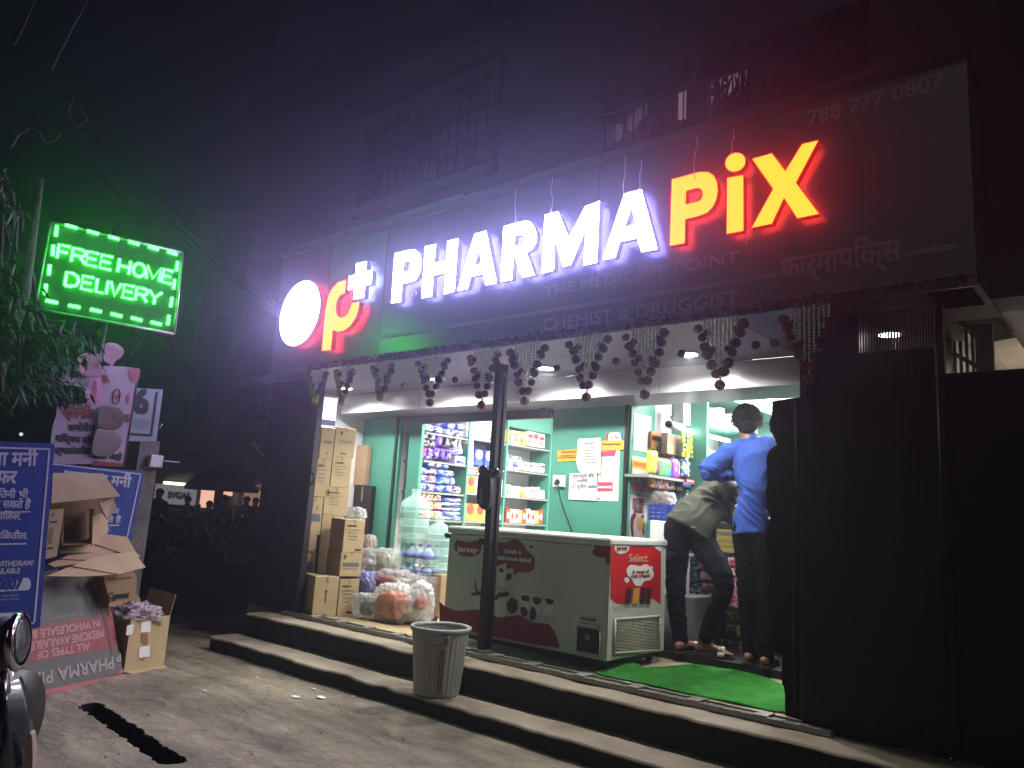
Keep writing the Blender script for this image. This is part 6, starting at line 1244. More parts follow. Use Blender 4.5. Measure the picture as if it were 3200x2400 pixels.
slipper(B1, hlL-Vector((0, 0, .016)), fdB, m_black); slipper(B1, hlR-Vector((0, 0, .016)), fdB, m_black)
# ---- the man bent over the counter
yq = 4.88
B2 = thing('person', 'man in an olive grey shirt and dark jeans bending low over the counter', 'person', Y(2160, 2070, yq))
hp = Y(2155, 1638, yq+.03); ch = Y(2262, 1545, yq+.30); mid_ = Y(2200, 1572, yq+.16); n2 = Y(2322, 1508, yq+.46); hc2 = Y(2352, 1535, yq+.6)
ss1 = Y(2284, 1536, yq+.18); ss2 = Y(2300, 1500, yq+.46)
h1, h2 = Y(2118, 1664, yq), Y(2192, 1672, yq+.05); k1, k2 = Y(2112, 1850, yq-.02), Y(2262, 1826, yq-.02); a1, a2 = Y(2128, 2012, yq), Y(2200, 1996, yq+.02)
w1_ = Vector((ss1.x+.1, YCT-.03, zct+.03)); e1_ = Y(2268, 1606, yq+.26); w2_ = Vector((ss2.x+.15, YCT+.1, zct+.03)); e2_ = Vector((ss2.x+.12, YCT-.06, zct+.06))
mb = MB(); head(mb, hc2, (.45, .75, -.35), (.5, .2, .8), .96); limb(mb, [hc2, n2, ch], [.05, .05, .06]); limb(mb, [n2, ch, mid_, hp], [(.06, .05), (.085, .07), (.085, .07), (.09, .08)], 18)
limb(mb, [ss1, e1_, w1_], [.042, .036, .026]); limb(mb, [ss2, e2_, w2_], [.042, .036, .026]); hand(mb, w1_, (.3, .9, -.05), (0, 0, 1), 1); hand(mb, w2_, (-.2, .9, -.05), (0, 0, 1), -1)
limb(mb, [h1.lerp(k1, .15), k1, a1], [.05, .04, .034]); limb(mb, [h2.lerp(k2, .22), k2, a2], [.05, .04, .034])
fd1 = (.25, .97, 0); fd2 = (.96, .28, 0); l1 = Vector((a1.x+.005, a1.y-.06, ZF+.018)); l2 = Vector((a2.x-.05, a2.y+.0, ZF+.018))
limb(mb, [a1, l1+Vector((.005, .045, .035))], [.034, .034]); limb(mb, [a2, l2+Vector((.045, 0, .04))], [.034, .034]); foot(mb, l1, fd1); foot(mb, l2, fd2)
skin(mb, 'body', m_skin, B2, .0065, 3)
hr = MB(); v0 = MB().ball((0, 0, 0), 1, n=24, m=16); hr.add([hc2+Vector((-.01, -.02, .03))+Vector((v.x*.095, v.y*.1, v.z*.095)) for v in v0.v], v0.f, 0, True); skin(hr, 'hair', m_hair, B2, .008, 2, .004, 5, 30)
sh_ = MB(); hem = Y(2140, 1636, yq+.02)
limb(sh_, [Y(2148, 1655, yq), Y(2165, 1630, yq+.03), Y(2192, 1600, yq+.1), Y(2225, 1565, yq+.2), Y(2262, 1533, yq+.3), Y(2298, 1508, yq+.4)], [(.172, .135), (.160, .135), (.145, .13), (.135, .125), (.125, .115), (.07, .07)], 32, None, (0, 1))
limb(sh_, [ss1+Vector((-.03, 0, .02)), ss1, e1_, e1_.lerp(w1_, .5)], [.075, .07, .058, .05]); limb(sh_, [ss2, ss2.lerp(e2_, .8)], [.075, .06])
skin(sh_, 'shirt', m_olive, B2, .007, 3, .011, 7, 7)
tr_ = MB(); limb(tr_, [hp+Vector((-.02, 0, .02)), h1+Vector((.01, 0, .03)), h1+Vector((0, 0, -.06)), k1, a1+Vector((0, 0, .01))], [(.11, .11), (.105, .11), (.09, .1), .066, .05], 20); limb(tr_, [hp+Vector((.02, 0, .02)), h2+Vector((-.005, 0, .02)), h2+Vector((.02, 0, -.07)), k2, a2+Vector((.01, 0, .01))], [(.105, .11), (.1, .11), (.088, .1), .068, .05], 20)
tr3 = skin(tr_, 'jeans', m_jean, B2, .008, 3, .007, 4, 12)
dt = MB(); 
for a, b in (((2160, 1648), (2176, 1646)),): dt.tube([Y(*a, yq-.115), Y(*b, yq-.115)], .003, 6)
dt.build('belt_label', M('silver label', '#c8c8cc', .3, .5), B2)
slipper(B2, l1-Vector((0, 0, .018)), fd1, m_sw); slipper(B2, l2-Vector((0, 0, .018)), fd2, m_sw)
# ================================================================ left side of the yard: boards, cartons, scooter, tree
m_bb = M('blue enamel board', '#1b3684', .5, nz=(4, .12)); m_bw = M('white enamel print', '#b9bccb', .6, nz=None); m_edge = M('grey board edge', '#77797c', .6)
EX = Vector((1, 0, 0))
def wall_board(name, label, cat, x, corners, mt, th=.02):
    P = [X(a, b, x) for a, b in corners]; t = thing(name, label, cat, (x, sum(p.y for p in P)/len(P), min(p.z for p in P)))
    MB().prism(P, (-th, 0, 0)).build('panel', mt, t); return t
def xl(mb, x, s_, a, b, h_, bo=.0015, mi=0, d=.003): A_, B_ = X(*a, x), X(*b, x); write(mb, s_, A_, B_, h_, bold=bo, nrm=(1, 0, 0), mi=mi, lift=d)
def xbar(mb, x, a, b, wd, mi=0, d=.002):
    A_, B_ = X(*a, x+d), X(*b, x+d); n_ = (B_-A_).normalized().cross(EX)*wd/2; mb.prism([A_-n_, B_-n_, B_+n_, A_+n_], (.001, 0, 0), mi)
x1 = -4.75; q7 = lambda a, b: (a/2.553, 1350+b/2.553)
t = wall_board('blue_board', 'large blue board with white Marathi lettering standing in front of the carton heap', 'board', x1, ((-210, 1368), (171, 1387), (125, 1961), (-210, 2008)), m_bb)
mb = MB()
for s_, a, b, h_, bo in (('आपल्या मनी', (-420, 262), (290, 268), .075, .003), ('ट्रान्सफर', (-330, 400), (122, 408), .07, .003), ('रक्कम कितनी भी', (-330, 522), (220, 525), .04, .0015), ('आप भेज कर सकते हैं', (-400, 600), (237, 605), .04, .0015), ('लगेच पैसे मिळेल.', (-330, 695), (163, 698), .036, .0012), ('सर्व सेवा मिळतील.', (-350, 850), (214, 853), .036, .0012), ('DEPOSIT & WITHDRAW', (-330, 1082), (262, 1065), .028, .0012), ('ALSO AVAILABLE', (-260, 1140), (155, 1126), .028, .0012), ('for any query', (-40, 1315), (155, 1305), .010, 0), ('contact owner', (-40, 1345), (150, 1335), .010, 0)):
    xl(mb, x1, s_, q7(*a), q7(*b), h_, bo)
for a, b, wd in (((-500, 110), (395, 137), .009), ((395, 137), (272, 1524), .009), ((-500, 1600), (272, 1524), .009), ((-330, 648), (238, 636), .007), ((-330, 902), (210, 891), .007)): xbar(mb, x1, q7(*a), q7(*b), wd)
mb.prism([X(*q7(a, b), x1+.002) for a, b in ((-330, 1185), (220, 1163), (240, 1180), (246, 1215), (238, 1250), (215, 1262), (-330, 1292))], (.001, 0, 0))
mb.prism([X(*q7(a, b), x1+.002) for a, b in ((-120, 1455), (130, 1437), (133, 1495), (-120, 1520))], (.001, 0, 0))
mb.build('lettering', m_bw, t); mb = MB(); xl(mb, x1, '788 777 0807', q7(-400, 1275), q7(165, 1250), .058, .003, 0, .005); mb.build('number', m_bb, t)
mb = MB(); 
for px in (20, 70): p = X(px, 1955, x1-.03); mb.tube([Vector((p.x, p.y, 0)), Vector((p.x, p.y, 1.2))], .014, 6)
mb.build('leg', m_edge, t)
x2 = -5.42; q8 = lambda a, b: (a/3.687, 1300+b/3.687)
t = wall_board('blue_board', 'second blue board with white Marathi lettering half hidden behind the open carton', 'board', x2, ((120, 1444), (452, 1473), (400, 1742), (110, 1790)), m_bb)
mb = MB()
for s_, a, b, h_, bo in (('आपल्या मनी', (700, 740), (1495, 820), .07, .003), ('आप भेज', (900, 1120), (1370, 1125), .036, .0013), ('कर सकते हैं', (900, 1230), (1390, 1222), .036, .0013), ('मिळेल.', (1000, 1335), (1275, 1330), .03, .001)): xl(mb, x2, s_, q8(*a), q8(*b), h_, bo)
for a, b in (((450, 535), (1622, 670)), ((1622, 670), (1465, 1395)), ((900, 1265), (1375, 1258))): xbar(mb, x2, q8(*a), q8(*b), .008)
mb.build('lettering', m_bw, t)
x3 = -5.78; q9 = lambda a, b: (a/3.687, 1000+b/3.687)
t = wall_board('torn_banner', 'torn pinkish white flex banner with black Marathi lines below the neon board', 'banner', x3, [q9(*p) for p in ((745, 490), (830, 500), (1150, 560), (1170, 525), (1300, 530), (1450, 538), (1612, 562), (1585, 760), (1530, 1050), (1490, 1300), (1430, 1660), (560, 1660), (600, 1250), (640, 1120), (660, 1000), (1000, 960), (1020, 830), (700, 735))], M('pinkish flex', '#958b92', .6, nz=(4, .18)), .006)
mb = MB()
for s_, a, b, h_, bo, mi in (('आमचे', (790, 665), (1000, 668), .05, .003, 0), ('ण', (1160, 720), (1235, 728), .06, .003, 1), ('क्लिनिक', (715, 1108), (1062, 1145), .075, .004, 1), ('समोरील', (785, 1275), (1090, 1280), .045, .003, 0), ('शिक्षक सोय', (640, 1395), (1080, 1430), .045, .003, 0), ('स्थलांतरीत', (625, 1540), (1040, 1545), .045, .003, 0), ('झाले आहे', (1075, 1590), (1395, 1615), .042, .003, 0), ('क', (1420, 1175), (1490, 1180), .06, .004, 1)): xl(mb, x3, s_, q9(*a), q9(*b), h_, bo, mi)
xbar(mb, x3, q9(1600, 600), q9(1432, 1655), .012, 0)
mb.prism([X(*q9(a, b), x3+.002) for a, b in ((1065, 1622), (1430, 1650), (1428, 1690), (1060, 1680))], (.001, 0, 0), 1)
mb.tube([X(*q9(1345+42*math.cos(a), 880+85*math.sin(a)-20*math.cos(a)), x3+.004) for a in [6.283*k/20 for k in range(21)]], .004, 5, 2); xl(mb, x3, 'नूडल', q9(1318, 905), q9(1372, 905), .03, .001, 2)
for pts in ([(1500, 560), (1608, 575), (1590, 700), (1540, 720), (1480, 640)], [(1478, 850), (1500, 890), (1486, 960), (1462, 965), (1460, 900)]): mb.prism(blob([q9(*p) for p in pts], lambda a, b: X(a, b, x3+.0025), 4), (.001, 0, 0), 2)
mb.build('lettering', [M('faded black ink', '#241f24', .7), M('faded red ink', '#6e2a28', .7), M('faded pink ink', '#8f4f60', .7)], t)
def flap(pts, x, mt, label, cur=.05, hole=None, deco_=None):
    P = blob([q9(*p) for p in pts], lambda a, b: X(a, b, x), 4); cen = sum(P, Vector())/len(P)
    t = thing('torn_scrap', label, 'torn scrap', cen, 'torn pink banner scraps'); cons = [[(p.y, p.z) for p in P]]
    if hole: cons.append([(lambda v: (v.y, v.z))(X(*q9(*p), x)) for p in hole])
    f3 = lambda a, b: Vector((x+cur*2*((a-cen.y)**2)/.05, a, b))
    solid(cons, f3, (-.003, 0, 0), 0, 0).build('sheet', mt, t)
    if deco_: 
        mb = MB(); [mb.prism(blob([q9(*p) for p in d_], lambda a, b: f3(X(a, b, x).y, X(a, b, x).z)+Vector((.003, 0, 0)), 4), (.001, 0, 0)) for d_ in deco_]; mb.build('print', MATS['faded pink ink'], t)
m_scr = M('pale pink flex', '#9c7885', .55, nz=(6, .12)); m_back = M('brown banner back', '#5d5048', .8, nz=(7, .4)); m_backg = M('grey banner back', '#6f6361', .7, nz=(3, .1))
flap([(885, 440), (985, 382), (1060, 400), (1145, 388), (1170, 520), (1150, 655), (1040, 655), (940, 625), (885, 540)], x3+.06, m_scr, 'round pink scrap with a torn hole, left of the bent upper scrap', .03, [(985, 405), (1000, 470), (1010, 560), (995, 590), (950, 540), (925, 485), (960, 460)], [[(890, 500), (920, 500), (940, 570), (910, 590)], [(1090, 490), (1130, 500), (1130, 550), (1095, 550)]])
flap([(1215, 272), (1330, 268), (1420, 345), (1395, 425), (1335, 470), (1295, 530), (1240, 500), (1188, 455), (1200, 360)], x3+.07, m_scr, 'topmost pink scrap curling upward above the banner', .05, None, [[(1290, 300), (1350, 300), (1390, 340), (1350, 430), (1280, 440), (1310, 360)]])
flap([(1000, 810), (1060, 690), (1165, 665), (1165, 800), (1160, 930), (1060, 955), (985, 890), (978, 800), (1035, 780)], x3+.05, M('bright pink flex', '#b07f95', .5, nz=(6, .1)), 'brightest pink scrap below the holed one', .03, None, [[(1075, 710), (1105, 700), (1115, 800), (1095, 900), (1055, 910), (1050, 830)]])
flap([(1150, 1000), (1250, 990), (1370, 1020), (1430, 1110), (1400, 1210), (1320, 1270), (1180, 1255), (1120, 1200)], x3+.03, m_back, 'brown folded back of the torn banner, in its middle', .03)
flap([(1105, 1275), (1220, 1262), (1330, 1290), (1395, 1385), (1350, 1500), (1240, 1570), (1090, 1560), (1055, 1480)], x3+.03, m_backg, 'plain grey folded back at the foot of the torn banner', .03)
x4 = -6.15
t = wall_board('number_board', 'pale grey painted board with a dark numeral six behind the torn banner', 'board', x4, [q9(*p) for p in ((1100, 760), (1880, 800), (1800, 1400), (1050, 1390))], M('pale grey painted board', '#7f8d8c', .7, nz=(3, .1)))
mb = MB(); xl(mb, x4, '6', q9(1545, 1065), q9(1690, 1075), .19, .011); xbar(mb, x4, q9(1810, 830), q9(1738, 1335), .02); xbar(mb, x4, q9(1300, 1300), q9(1742, 1330), .02)
for k in range(5): xbar(mb, x4, q9(1540, 1150+k*22), q9(1720, 1155+k*22), .003)
mb.build('lettering', m_ink2, t)
mb = MB(); pW = X(*q9(1790, 1700), x4-.1); mb.box((x4-.35, pW.y-.14, 0), (x4-.12, pW.y+.02, X(*q9(1790, 1390), x4-.1).z)); mb.box((x4-.34, pW.y-1.2, 0), (x4-.2, pW.y-.141, .9)); tag(mb.build('compound_wall', M('old grey masonry', '#6a675f', .95, nz=(6, .35), bump=(20, .8, .02))), 'old grey masonry pillar and wall behind the boards', 'wall')
mb = MB(); p = X(478, 1440, x4-.05); mb.box((p.x-.06, p.y-.02, p.z-.05), (p.x, p.y+.085, p.z+.05)); tag(mb.build('junction_box', m_paper, None, .008), 'small white junction box on the masonry pillar', 'junction box')
mb = MB(); mb.tube([X(485, 1342, x4-.02), X(500, 1338, x4), X(507, 1325, x4+.02)], .006, 6); mb.tube([X(512, 1440, x4-.02), X(560, 1445, x4-.1)], .006, 6); tag(mb.build('loose_cable', m_wire), 'short loose white cable end beside the numeral board', 'cable')
for (px, py) in ((66, 1357),): tag(MB().ball(X(px, py, -6), .012, n=10, m=8).build('light_bulb', M('bulb glow', '#ffffff', .5, em=(1, .95, .85), es=.8)), 'tiny pale bulb glinting between the leaves and the blue board', 'bulb')
# ---- red and grey leaning board (upside down)
A_, B_ = Z(88, 2186, 0), Z(384, 2108, 0); e = (B_-A_).normalized(); nh = e.cross(UPV); nh = nh if nh.x > 0 else -nh; upb = (UPV*.96-nh*.28).normalized(); nb = e.cross(upb); nb = nb if nb.x > 0 else -nb
qb = lambda a, b, d=0: PL(a/2.765, 1800+b/2.765, A_+nb*d, nb)
rb = thing('leaning_board', 'red and grey pharmacy board leaning upside down against the carton heap', 'board', (A_+B_)/2)
m_gb = M('grey flex board', '#4c4a4a', .6, nz=(4, .2)); m_rb = M('faded red flex', '#7a2a35', .6, nz=(5, .2)); m_pk2 = M('pink flex edge', '#9a4a58', .6, nz=(6, .2)); m_lt = M('faded lettering', '#8a8385', .7, nz=None); m_rlt = M('faded pink lettering', '#a07a80', .7, nz=None)
MB().prism([qb(*p) for p in ((130, -10), (890, -5), (1065, 830), (248, 1060), (120, 800))], -nb*.03).build('panel', m_gb, rb)
mb = MB()
for pts, mi in ((((120, 470), (880, 345), (955, 620), (138, 765)), 0), (((232, 1020), (1022, 852), (1025, 885), (246, 1058)), 1), (((905, 340), (968, 312), (1012, 605), (965, 618)), 0), (((1000, 850), (1066, 800), (1068, 832), (1024, 850)), 1)): mb.prism([qb(a, b, .001) for a, b in pts], nb*.001, mi)
mb.build('band', [m_rb, m_pk2], rb); mb = MB()
for s_, a, b, h_, mi, bo in (('IN WHOLESALE &', (862, 375), (270, 478), .045, 1, .002), ('MEDICINE AVAILABLE', (888, 462), (262, 572), .048, 1, .002), ('ALL TYPES OF', (772, 575), (318, 652), .045, 1, .0018), ('PHARMA PIX', (975, 700), (250, 852), .07, 0, .0025), ('P', (1040, 668), (1000, 676), .05, 0, .0025), ('call for home delivery', (860, 285), (400, 370), .018, 0, .0004), ('on', (925, 240), (890, 248), .03, 0, .001)):
    write(mb, s_, qb(*a, .002), qb(*b, .002), h_, -upb, mi, bo, .001, nb)
mb.tube([qb(870, 190, .004), qb(905, 400, .004), qb(970, 680, .004)], .002, 5); mb.build('lettering', [m_lt, m_rlt], rb)
# ---- heap of cartons
def pxc(label, pts_front, x, dep, mt=m_card2, nm='carton', grp='discarded cartons heaped by the yard wall', par=None, deco2=()):
    P = [X(a, b, x) for a, b in pts_front]; t = thing(nm, label, 'carton', (x-dep/2, sum(p.y for p in P)/len(P), min(p.z for p in P)), grp)
    MB().prism(P, (-dep, 0, 0)).build('body', mt, t); return t
xq = -5.12
oc = thing('open_carton', 'large open carton on the heap with its brown flaps hanging out', 'carton', X(260, 1705, xq-.1), 'discarded cartons heaped by the yard wall')
def sheetx(nm, pts, par, mt, th=.006): P = pts; n_ = (P[1]-P[0]).cross(P[2]-P[0]).normalized(); MB().prism(P, n_*th).build(nm, mt, par)
c0, c1, c2, c3 = X(195, 1705, xq), X(292, 1700, xq), X(292, 1590, xq), X(195, 1590, xq); bkv = Vector((-.22, 0, 0))
ex_ = Vector((0, .16, 0)); ez_ = Vector((0, 0, .06)); sheetx('back_wall', [c0+bkv-ex_*.6, c1+bkv+ex_, c2+bkv+ex_+ez_, c3+bkv-ex_*.6+ez_], oc, m_cdk); sheetx('floor', [c0, c1, c1+bkv, c0+bkv], oc, m_cdk); sheetx('side_wall', [c1, c1+bkv*.9+Vector((0, .05, 0)), c2+bkv*.9+Vector((0, .05, 0)), c2], oc, m_card); sheetx('side_wall', [c0, c0+bkv, c3+bkv, c3], oc, m_cdk)
tp0, tp1, tp2, tp3 = X(160, 1575, xq+.06), X(375, 1553, xq+.06), X(322, 1482, xq-.22), X(165, 1480, xq-.22)
sheetx('top_flap', [tp0, tp1, tp2, tp3], oc, m_card2); sheetx('side_flap', [X(305, 1562, xq+.03), X(355, 1556, xq+.02), X(366, 1590, xq+.06), X(335, 1622, xq+.08), X(322, 1605, xq+.06)], oc, m_card); sheetx('side_wall', [X(290, 1612, xq+.01), X(338, 1600, xq-.03), X(336, 1665, xq-.03), X(288, 1708, xq+.01)], oc, m_card)
lc = pxc('narrow tilted carton with printed arrows at the left of the open carton', ((146, 1596), (200, 1590), (178, 1738), (142, 1748)), xq+.08, .22, m_card)
mb = MB()
for a, b, wd in (((163, 1612), (170, 1604), .006), ((155, 1632), (180, 1630), .009), ((148, 1714), (166, 1712), .009), ((158, 1650), (152, 1700), .003), ((165, 1650), (160, 1700), .003)): xbar(mb, xq+.08, a, b, wd)
mb.build('print', m_ink2, lc)
flats = (('flattened brown carton, uppermost of the sheets under the open carton', ((178, 1712), (330, 1668), (398, 1678), (432, 1738), (370, 1725), (190, 1728)), xq+.02, m_card2, -.25), ('flattened brown carton with a split edge, in the middle of the sheets', ((150, 1762), (215, 1735), (330, 1722), (400, 1735), (300, 1752), (170, 1772)), xq+.08, m_card2, -.2), ('broad flattened carton jutting to the right of the heap', ((145, 1800), (290, 1742), (420, 1722), (438, 1738), (432, 1742), (455, 1772), (370, 1795), (250, 1802)), xq+.12, m_card, -.25))
for lab, pts, xx, mt, dp in flats:
    P = [X(a, b, xx-.0016*(1800-b)) for a, b in pts]; t = thing('flat_carton', lab, 'cardboard', sum(P, Vector())/len(P), 'discarded cartons heaped by the yard wall'); MB().prism(P, Vector((-.012, 0, -.008))).build('sheet', mt, t)
    mb = MB(); a_, b_ = P[0].lerp(P[1], .5), P[-2]; mb.tube([a_+Vector((.004, 0, .002)), b_+Vector((.004, 0, .002))], .003, 5); mb.build('crease', m_cdk, t)
for lab, pts, xx, dp in (('stained carton under the broad flattened one, with black lettering', ((322, 1800), (412, 1780), (428, 1806), (424, 1870), (345, 1885)), xq-.05, .3), ('dark carton at the bottom of the heap behind the leaning board', ((135, 1805), (330, 1800), (350, 2010), (130, 2060)), xq-.14, .4)):
    t = pxc(lab, pts, xx, dp, m_cdk if 'dark' in lab else m_card2)
    if 'stained' in lab: mb = MB(); xl(mb, xx, 'Cgenmi', (338, 1872), (400, 1868), .04, .002); xl(mb, xx, 'fragile goods', (335, 1812), (410, 1806), .012, .0004); mb.build('print', m_ink2, t)
# carton on the ground to the right
g0, g1_ = Z(386, 2106, 0), Z(511, 2083, 0); eg = (g1_-g0).normalized(); ng = eg.cross(UPV); ng = ng if ng.x > 0 else -ng; hg = PL(397, 1938, g0, ng).z; bkg = -ng*.26; Lg = (g1_-g0).length
gc = thing('open_carton', 'brown carton with white stickers standing open on the ground', 'carton', (g0+g1_)/2+bkg/2)
mb = MB(); th = .006
mb.obox(g0, eg*Lg, bkg.normalized()*th, UPV*hg); mb.obox(g0+bkg, eg*Lg, ng*th, UPV*hg); mb.obox(g0-ng*th, eg*th, bkg+ng*2*th, UPV*hg); mb.obox(g1_-ng*th, -eg*th, bkg+ng*2*th, UPV*hg); mb.obox(g0+UPV*.004-ng*th+eg*th, eg*(Lg-2*th), bkg+ng*2*th, UPV*.004); mb.build('body', m_card, gc)
sheetx('flap', [g1_+bkg+UPV*hg, g1_+UPV*hg, g1_+UPV*(hg+.14)+eg*.03, g1_+bkg+UPV*(hg+.16)+eg*.03], gc, m_cdk); sheetx('flap', [g0+bkg+UPV*hg, g1_+bkg+UPV*hg, g1_+bkg+UPV*(hg+.1)+bkg*.3, g0+bkg+UPV*(hg+.1)+bkg*.3], gc, m_cdk); sheetx('flap', [g0+UPV*.012+ng*.002, g1_+UPV*.012+ng*.002, g1_+ng*.06-eg*.02+UPV*.004, g0+ng*.05+eg*.03+UPV*.003], gc, m_card)
qg = lambda a, b, d=.002: PL(a/2.37, 1700+b/2.37, g0+ng*d, ng)
mb = MB()
for pts, mi in ((((1048, 585), (1120, 568), (1112, 650), (1040, 655)), 0), (((940, 605), (992, 592), (980, 668), (932, 678)), 0), (((1032, 765), (1110, 750), (1108, 835), (1028, 842)), 0), (((1050, 662), (1092, 655), (1096, 735), (1078, 752), (1045, 725)), 1), (((1038, 840), (1095, 832), (1070, 862), (1035, 850)), 2)): mb.prism([qg(*p) for p in pts], ng*.001, mi)
mb.build('sticker', [m_paper, m_cdk, m_card2], gc)
mb = MB(); blobby(mb, g0.lerp(g1_, .45)+bkg*.5+UPV*(hg+.0), (.12, .15, .075), seed=33, wr=.3, sq=2.2); t = thing('plastic_bag', 'clear plastic bag crumpled in the stickered carton', 'plastic bag', g0.lerp(g1_, .45)+bkg*.5+UPV*hg); mb.build('film', plastic('crumpled pinkish plastic', '#a79a9d', .7), t); mb = MB(); pc_ = g0.lerp(g1_, .5)+bkg*.3+UPV*(hg+.06); mb.tube([pc_+Vector((.05*math.cos(a), .06*math.sin(a), .01*math.sin(2*a))) for a in [6.283*k/16 for k in range(17)]], .006, 6); mb.build('rolled_edge', m_bagw, t)
# ---- scooter at the left edge
DS = 3.0; P_ = lambda a, b, d=0: D(a/2.765, 1800+b/2.765, DS+d)
sc = thing('scooter', 'dark grey scooter with a chrome headlamp at the left edge of the yard', 'scooter', Vector((*P_(-250, 1500).xy, 0)))
m_sgry = M('dark grey metallic paint', '#3a3d48', .25, .5, nz=(30, .15), coat=1); m_chr = M('chrome', '#c8c8c8', .08, 1, nz=None); m_pnk = M('pale pink panel paint', '#d0b6ba', .35, nz=(5, .06), coat=.6)
hd0 = P_(168, 560); ax_ = (rt*.976+fw*.236+up*.03).normalized()
mb = MB(); mb.lathe([(.03, -.26), (.075, -.22), (.095, -.14), (.1, -.02)], hd0, 28, axis=ax_); mb.build('headlamp_shell', m_black, sc)
mb = MB(); mb.lathe([(.1, -.02), (.112, -.012), (.114, .0), (.106, .01), (.094, .012)], hd0, 36, axis=ax_, cap=False); hl = mb.build('headlamp_rim', m_chr, sc); mb = MB(); mb.lathe([(.094, .008), (.07, .014), (.03, .018), (0, .019)], hd0, 28, axis=ax_); mb.build('headlamp_glass', M('ribbed lamp glass', '#55565a', .1, .2, nz=None), sc)
hb_ = MB(); hb_.tube([P_(-400, 420, .1), P_(-150, 470, .05), P_(40, 540, .06)], .03, 10); hb_.build('handlebar', m_black, sc)
def loft(pairs, th, name, mt, k=6):
    mb = MB(); n_ = len(pairs); C_ = [(Vector(a), Vector(b)) for a, b in pairs]
    def Q(u_, v_):
        f_ = v_*(n_-1); i = min(n_-2, int(f_)); t = f_-i; L0, L1 = C_[max(0, i-1)], C_[min(n_-1, i+2)]
        cr = lambda p0, p1, p2, p3: .5*((2*p1)+(p2-p0)*t+(2*p0-5*p1+4*p2-p3)*t*t+(3*p1-p0-3*p2+p3)*t**3)
        a = cr(L0[0], C_[i][0], C_[i+1][0], L1[0]); b = cr(L0[1], C_[i][1], C_[i+1][1], L1[1])
        return a.lerp(b, u_)-fw*(th*math.sin(math.pi*u_)**.8)
    mb.grid(Q, 14, 40); o_ = mb.build(name, mt, sc, solid=.012); return o_
loft([(P_(60, 800, .02), P_(120, 805, .10)), (P_(78, 900, 0), P_(190, 900, .08)), (P_(85, 1100, -.02), P_(240, 1100, .06)), (P_(88, 1300, -.02), P_(275, 1320, .06)), (P_(20, 1480, -.04), P_(292, 1560, .05)), (P_(-60, 1700, -.04), P_(270, 1760, .05))], .07, 'leg_shield_edge', m_sgry)
mb = MB(); pts = [(-300, 790), (60, 805), (76, 900), (84, 1200), (84, 1420), (60, 1475), (-300, 1540)]; mb.prism([P_(a, b, .0) for a, b in pts], fw*.03); mb.build('front_panel', m_pnk, sc, .006)
vt = MB(); 
for k in range(9): hw_ = 62*math.sqrt(max(.05, 1-((k-4)/4.8)**2)); y_ = 1255+k*22; vt.prism([P_(-60, y_, -.004), P_(hw_, y_+8, -.004), P_(hw_, y_+18, -.004), P_(-60, y_+10, -.004)], fw*.003)
vt.build('vent', m_black, sc)
ind = MB(); blobp = [(232, 1370), (268, 1368), (280, 1480), (280, 1640), (262, 1700), (205, 1690), (215, 1500)]; ind.prism(blob(blobp, lambda a, b: P_(a, b, -.03), 4), fw*.03); ind.build('indicator', M('milky indicator lens', '#a8988c', .25, nz=None), sc, .006)
mb = MB(); w0 = P_(-160, 1760, .0); mb.lathe([(.10, -.05), (.20, -.045), (.215, 0), (.20, .045), (.10, .05)], Vector((w0.x, w0.y+.05, .215)), 28, axis=(.75, .66, 0)); mb.build('wheel', m_black, sc)
# ---- tree
tr = thing('street_tree', 'leafy tree overhanging the yard at the left below the neon board', 'tree', X(-160, 1500, -5.6)*1)
tr.location.z = 0; ROOT[tr] = Matrix.Translation(tr.location)
random.seed(21); tk_ = MB(); bx_ = -5.6
b0 = X(-160, 1500, bx_); base = Vector((b0.x, b0.y, 0))
tk_.tube([base, base+Vector((.05, .05, .9)), base+Vector((0, .12, 1.7)), base+Vector((.05, .2, 2.4)), base+Vector((0, .2, 3.2))], [.09, .08, .065, .045, .02], 10)
ends = []
lv = MB()
def leaf(p, d, L, wd):
    d = d.normalized(); s_ = d.cross(Vector((random.uniform(-.4, .4), random.uniform(-.4, .4), 1))).normalized(); n_ = s_.cross(d); dr = Vector((0, 0, -L*.28))
    lv.add([p, p+d*L*.3+s_*wd*.8+n_*.006, p+d*L*.68+s_*wd*.62+dr*.5, p+d*L+dr, p+d*L*.68-s_*wd*.62+dr*.5, p+d*L*.3-s_*wd*.8+n_*.006, p+d*L*.3-n_*.004, p+d*L*.68+dr*.42-n_*.004], [(0, 6, 1), (1, 6, 7, 2), (2, 7, 3), (3, 7, 4), (4, 7, 6, 5), (5, 6, 0)], 0, True)
clumps = [(40, 1120, 120, 110, 1.1), (150, 1080, 110, 60, 1.0), (20, 980, 90, 70, 1), (120, 1190, 130, 70, 1.2), (230, 1055, 60, 40, .6), (60, 1230, 110, 40, .8), (215, 1215, 60, 30, .5), (10, 880, 60, 60, .6), (30, 800, 40, 60, .35), (15, 700, 30, 50, .3), (12, 620, 26, 50, .25), (60, 650, 25, 20, .12), (120, 1040, 120, 40, .6), (-60, 1050, 90, 130, 1.2), (190, 1130, 80, 30, .5), (-40, 850, 80, 100, .8), (10, 560, 20, 26, .12), (60, 930, 40, 40, .3)]
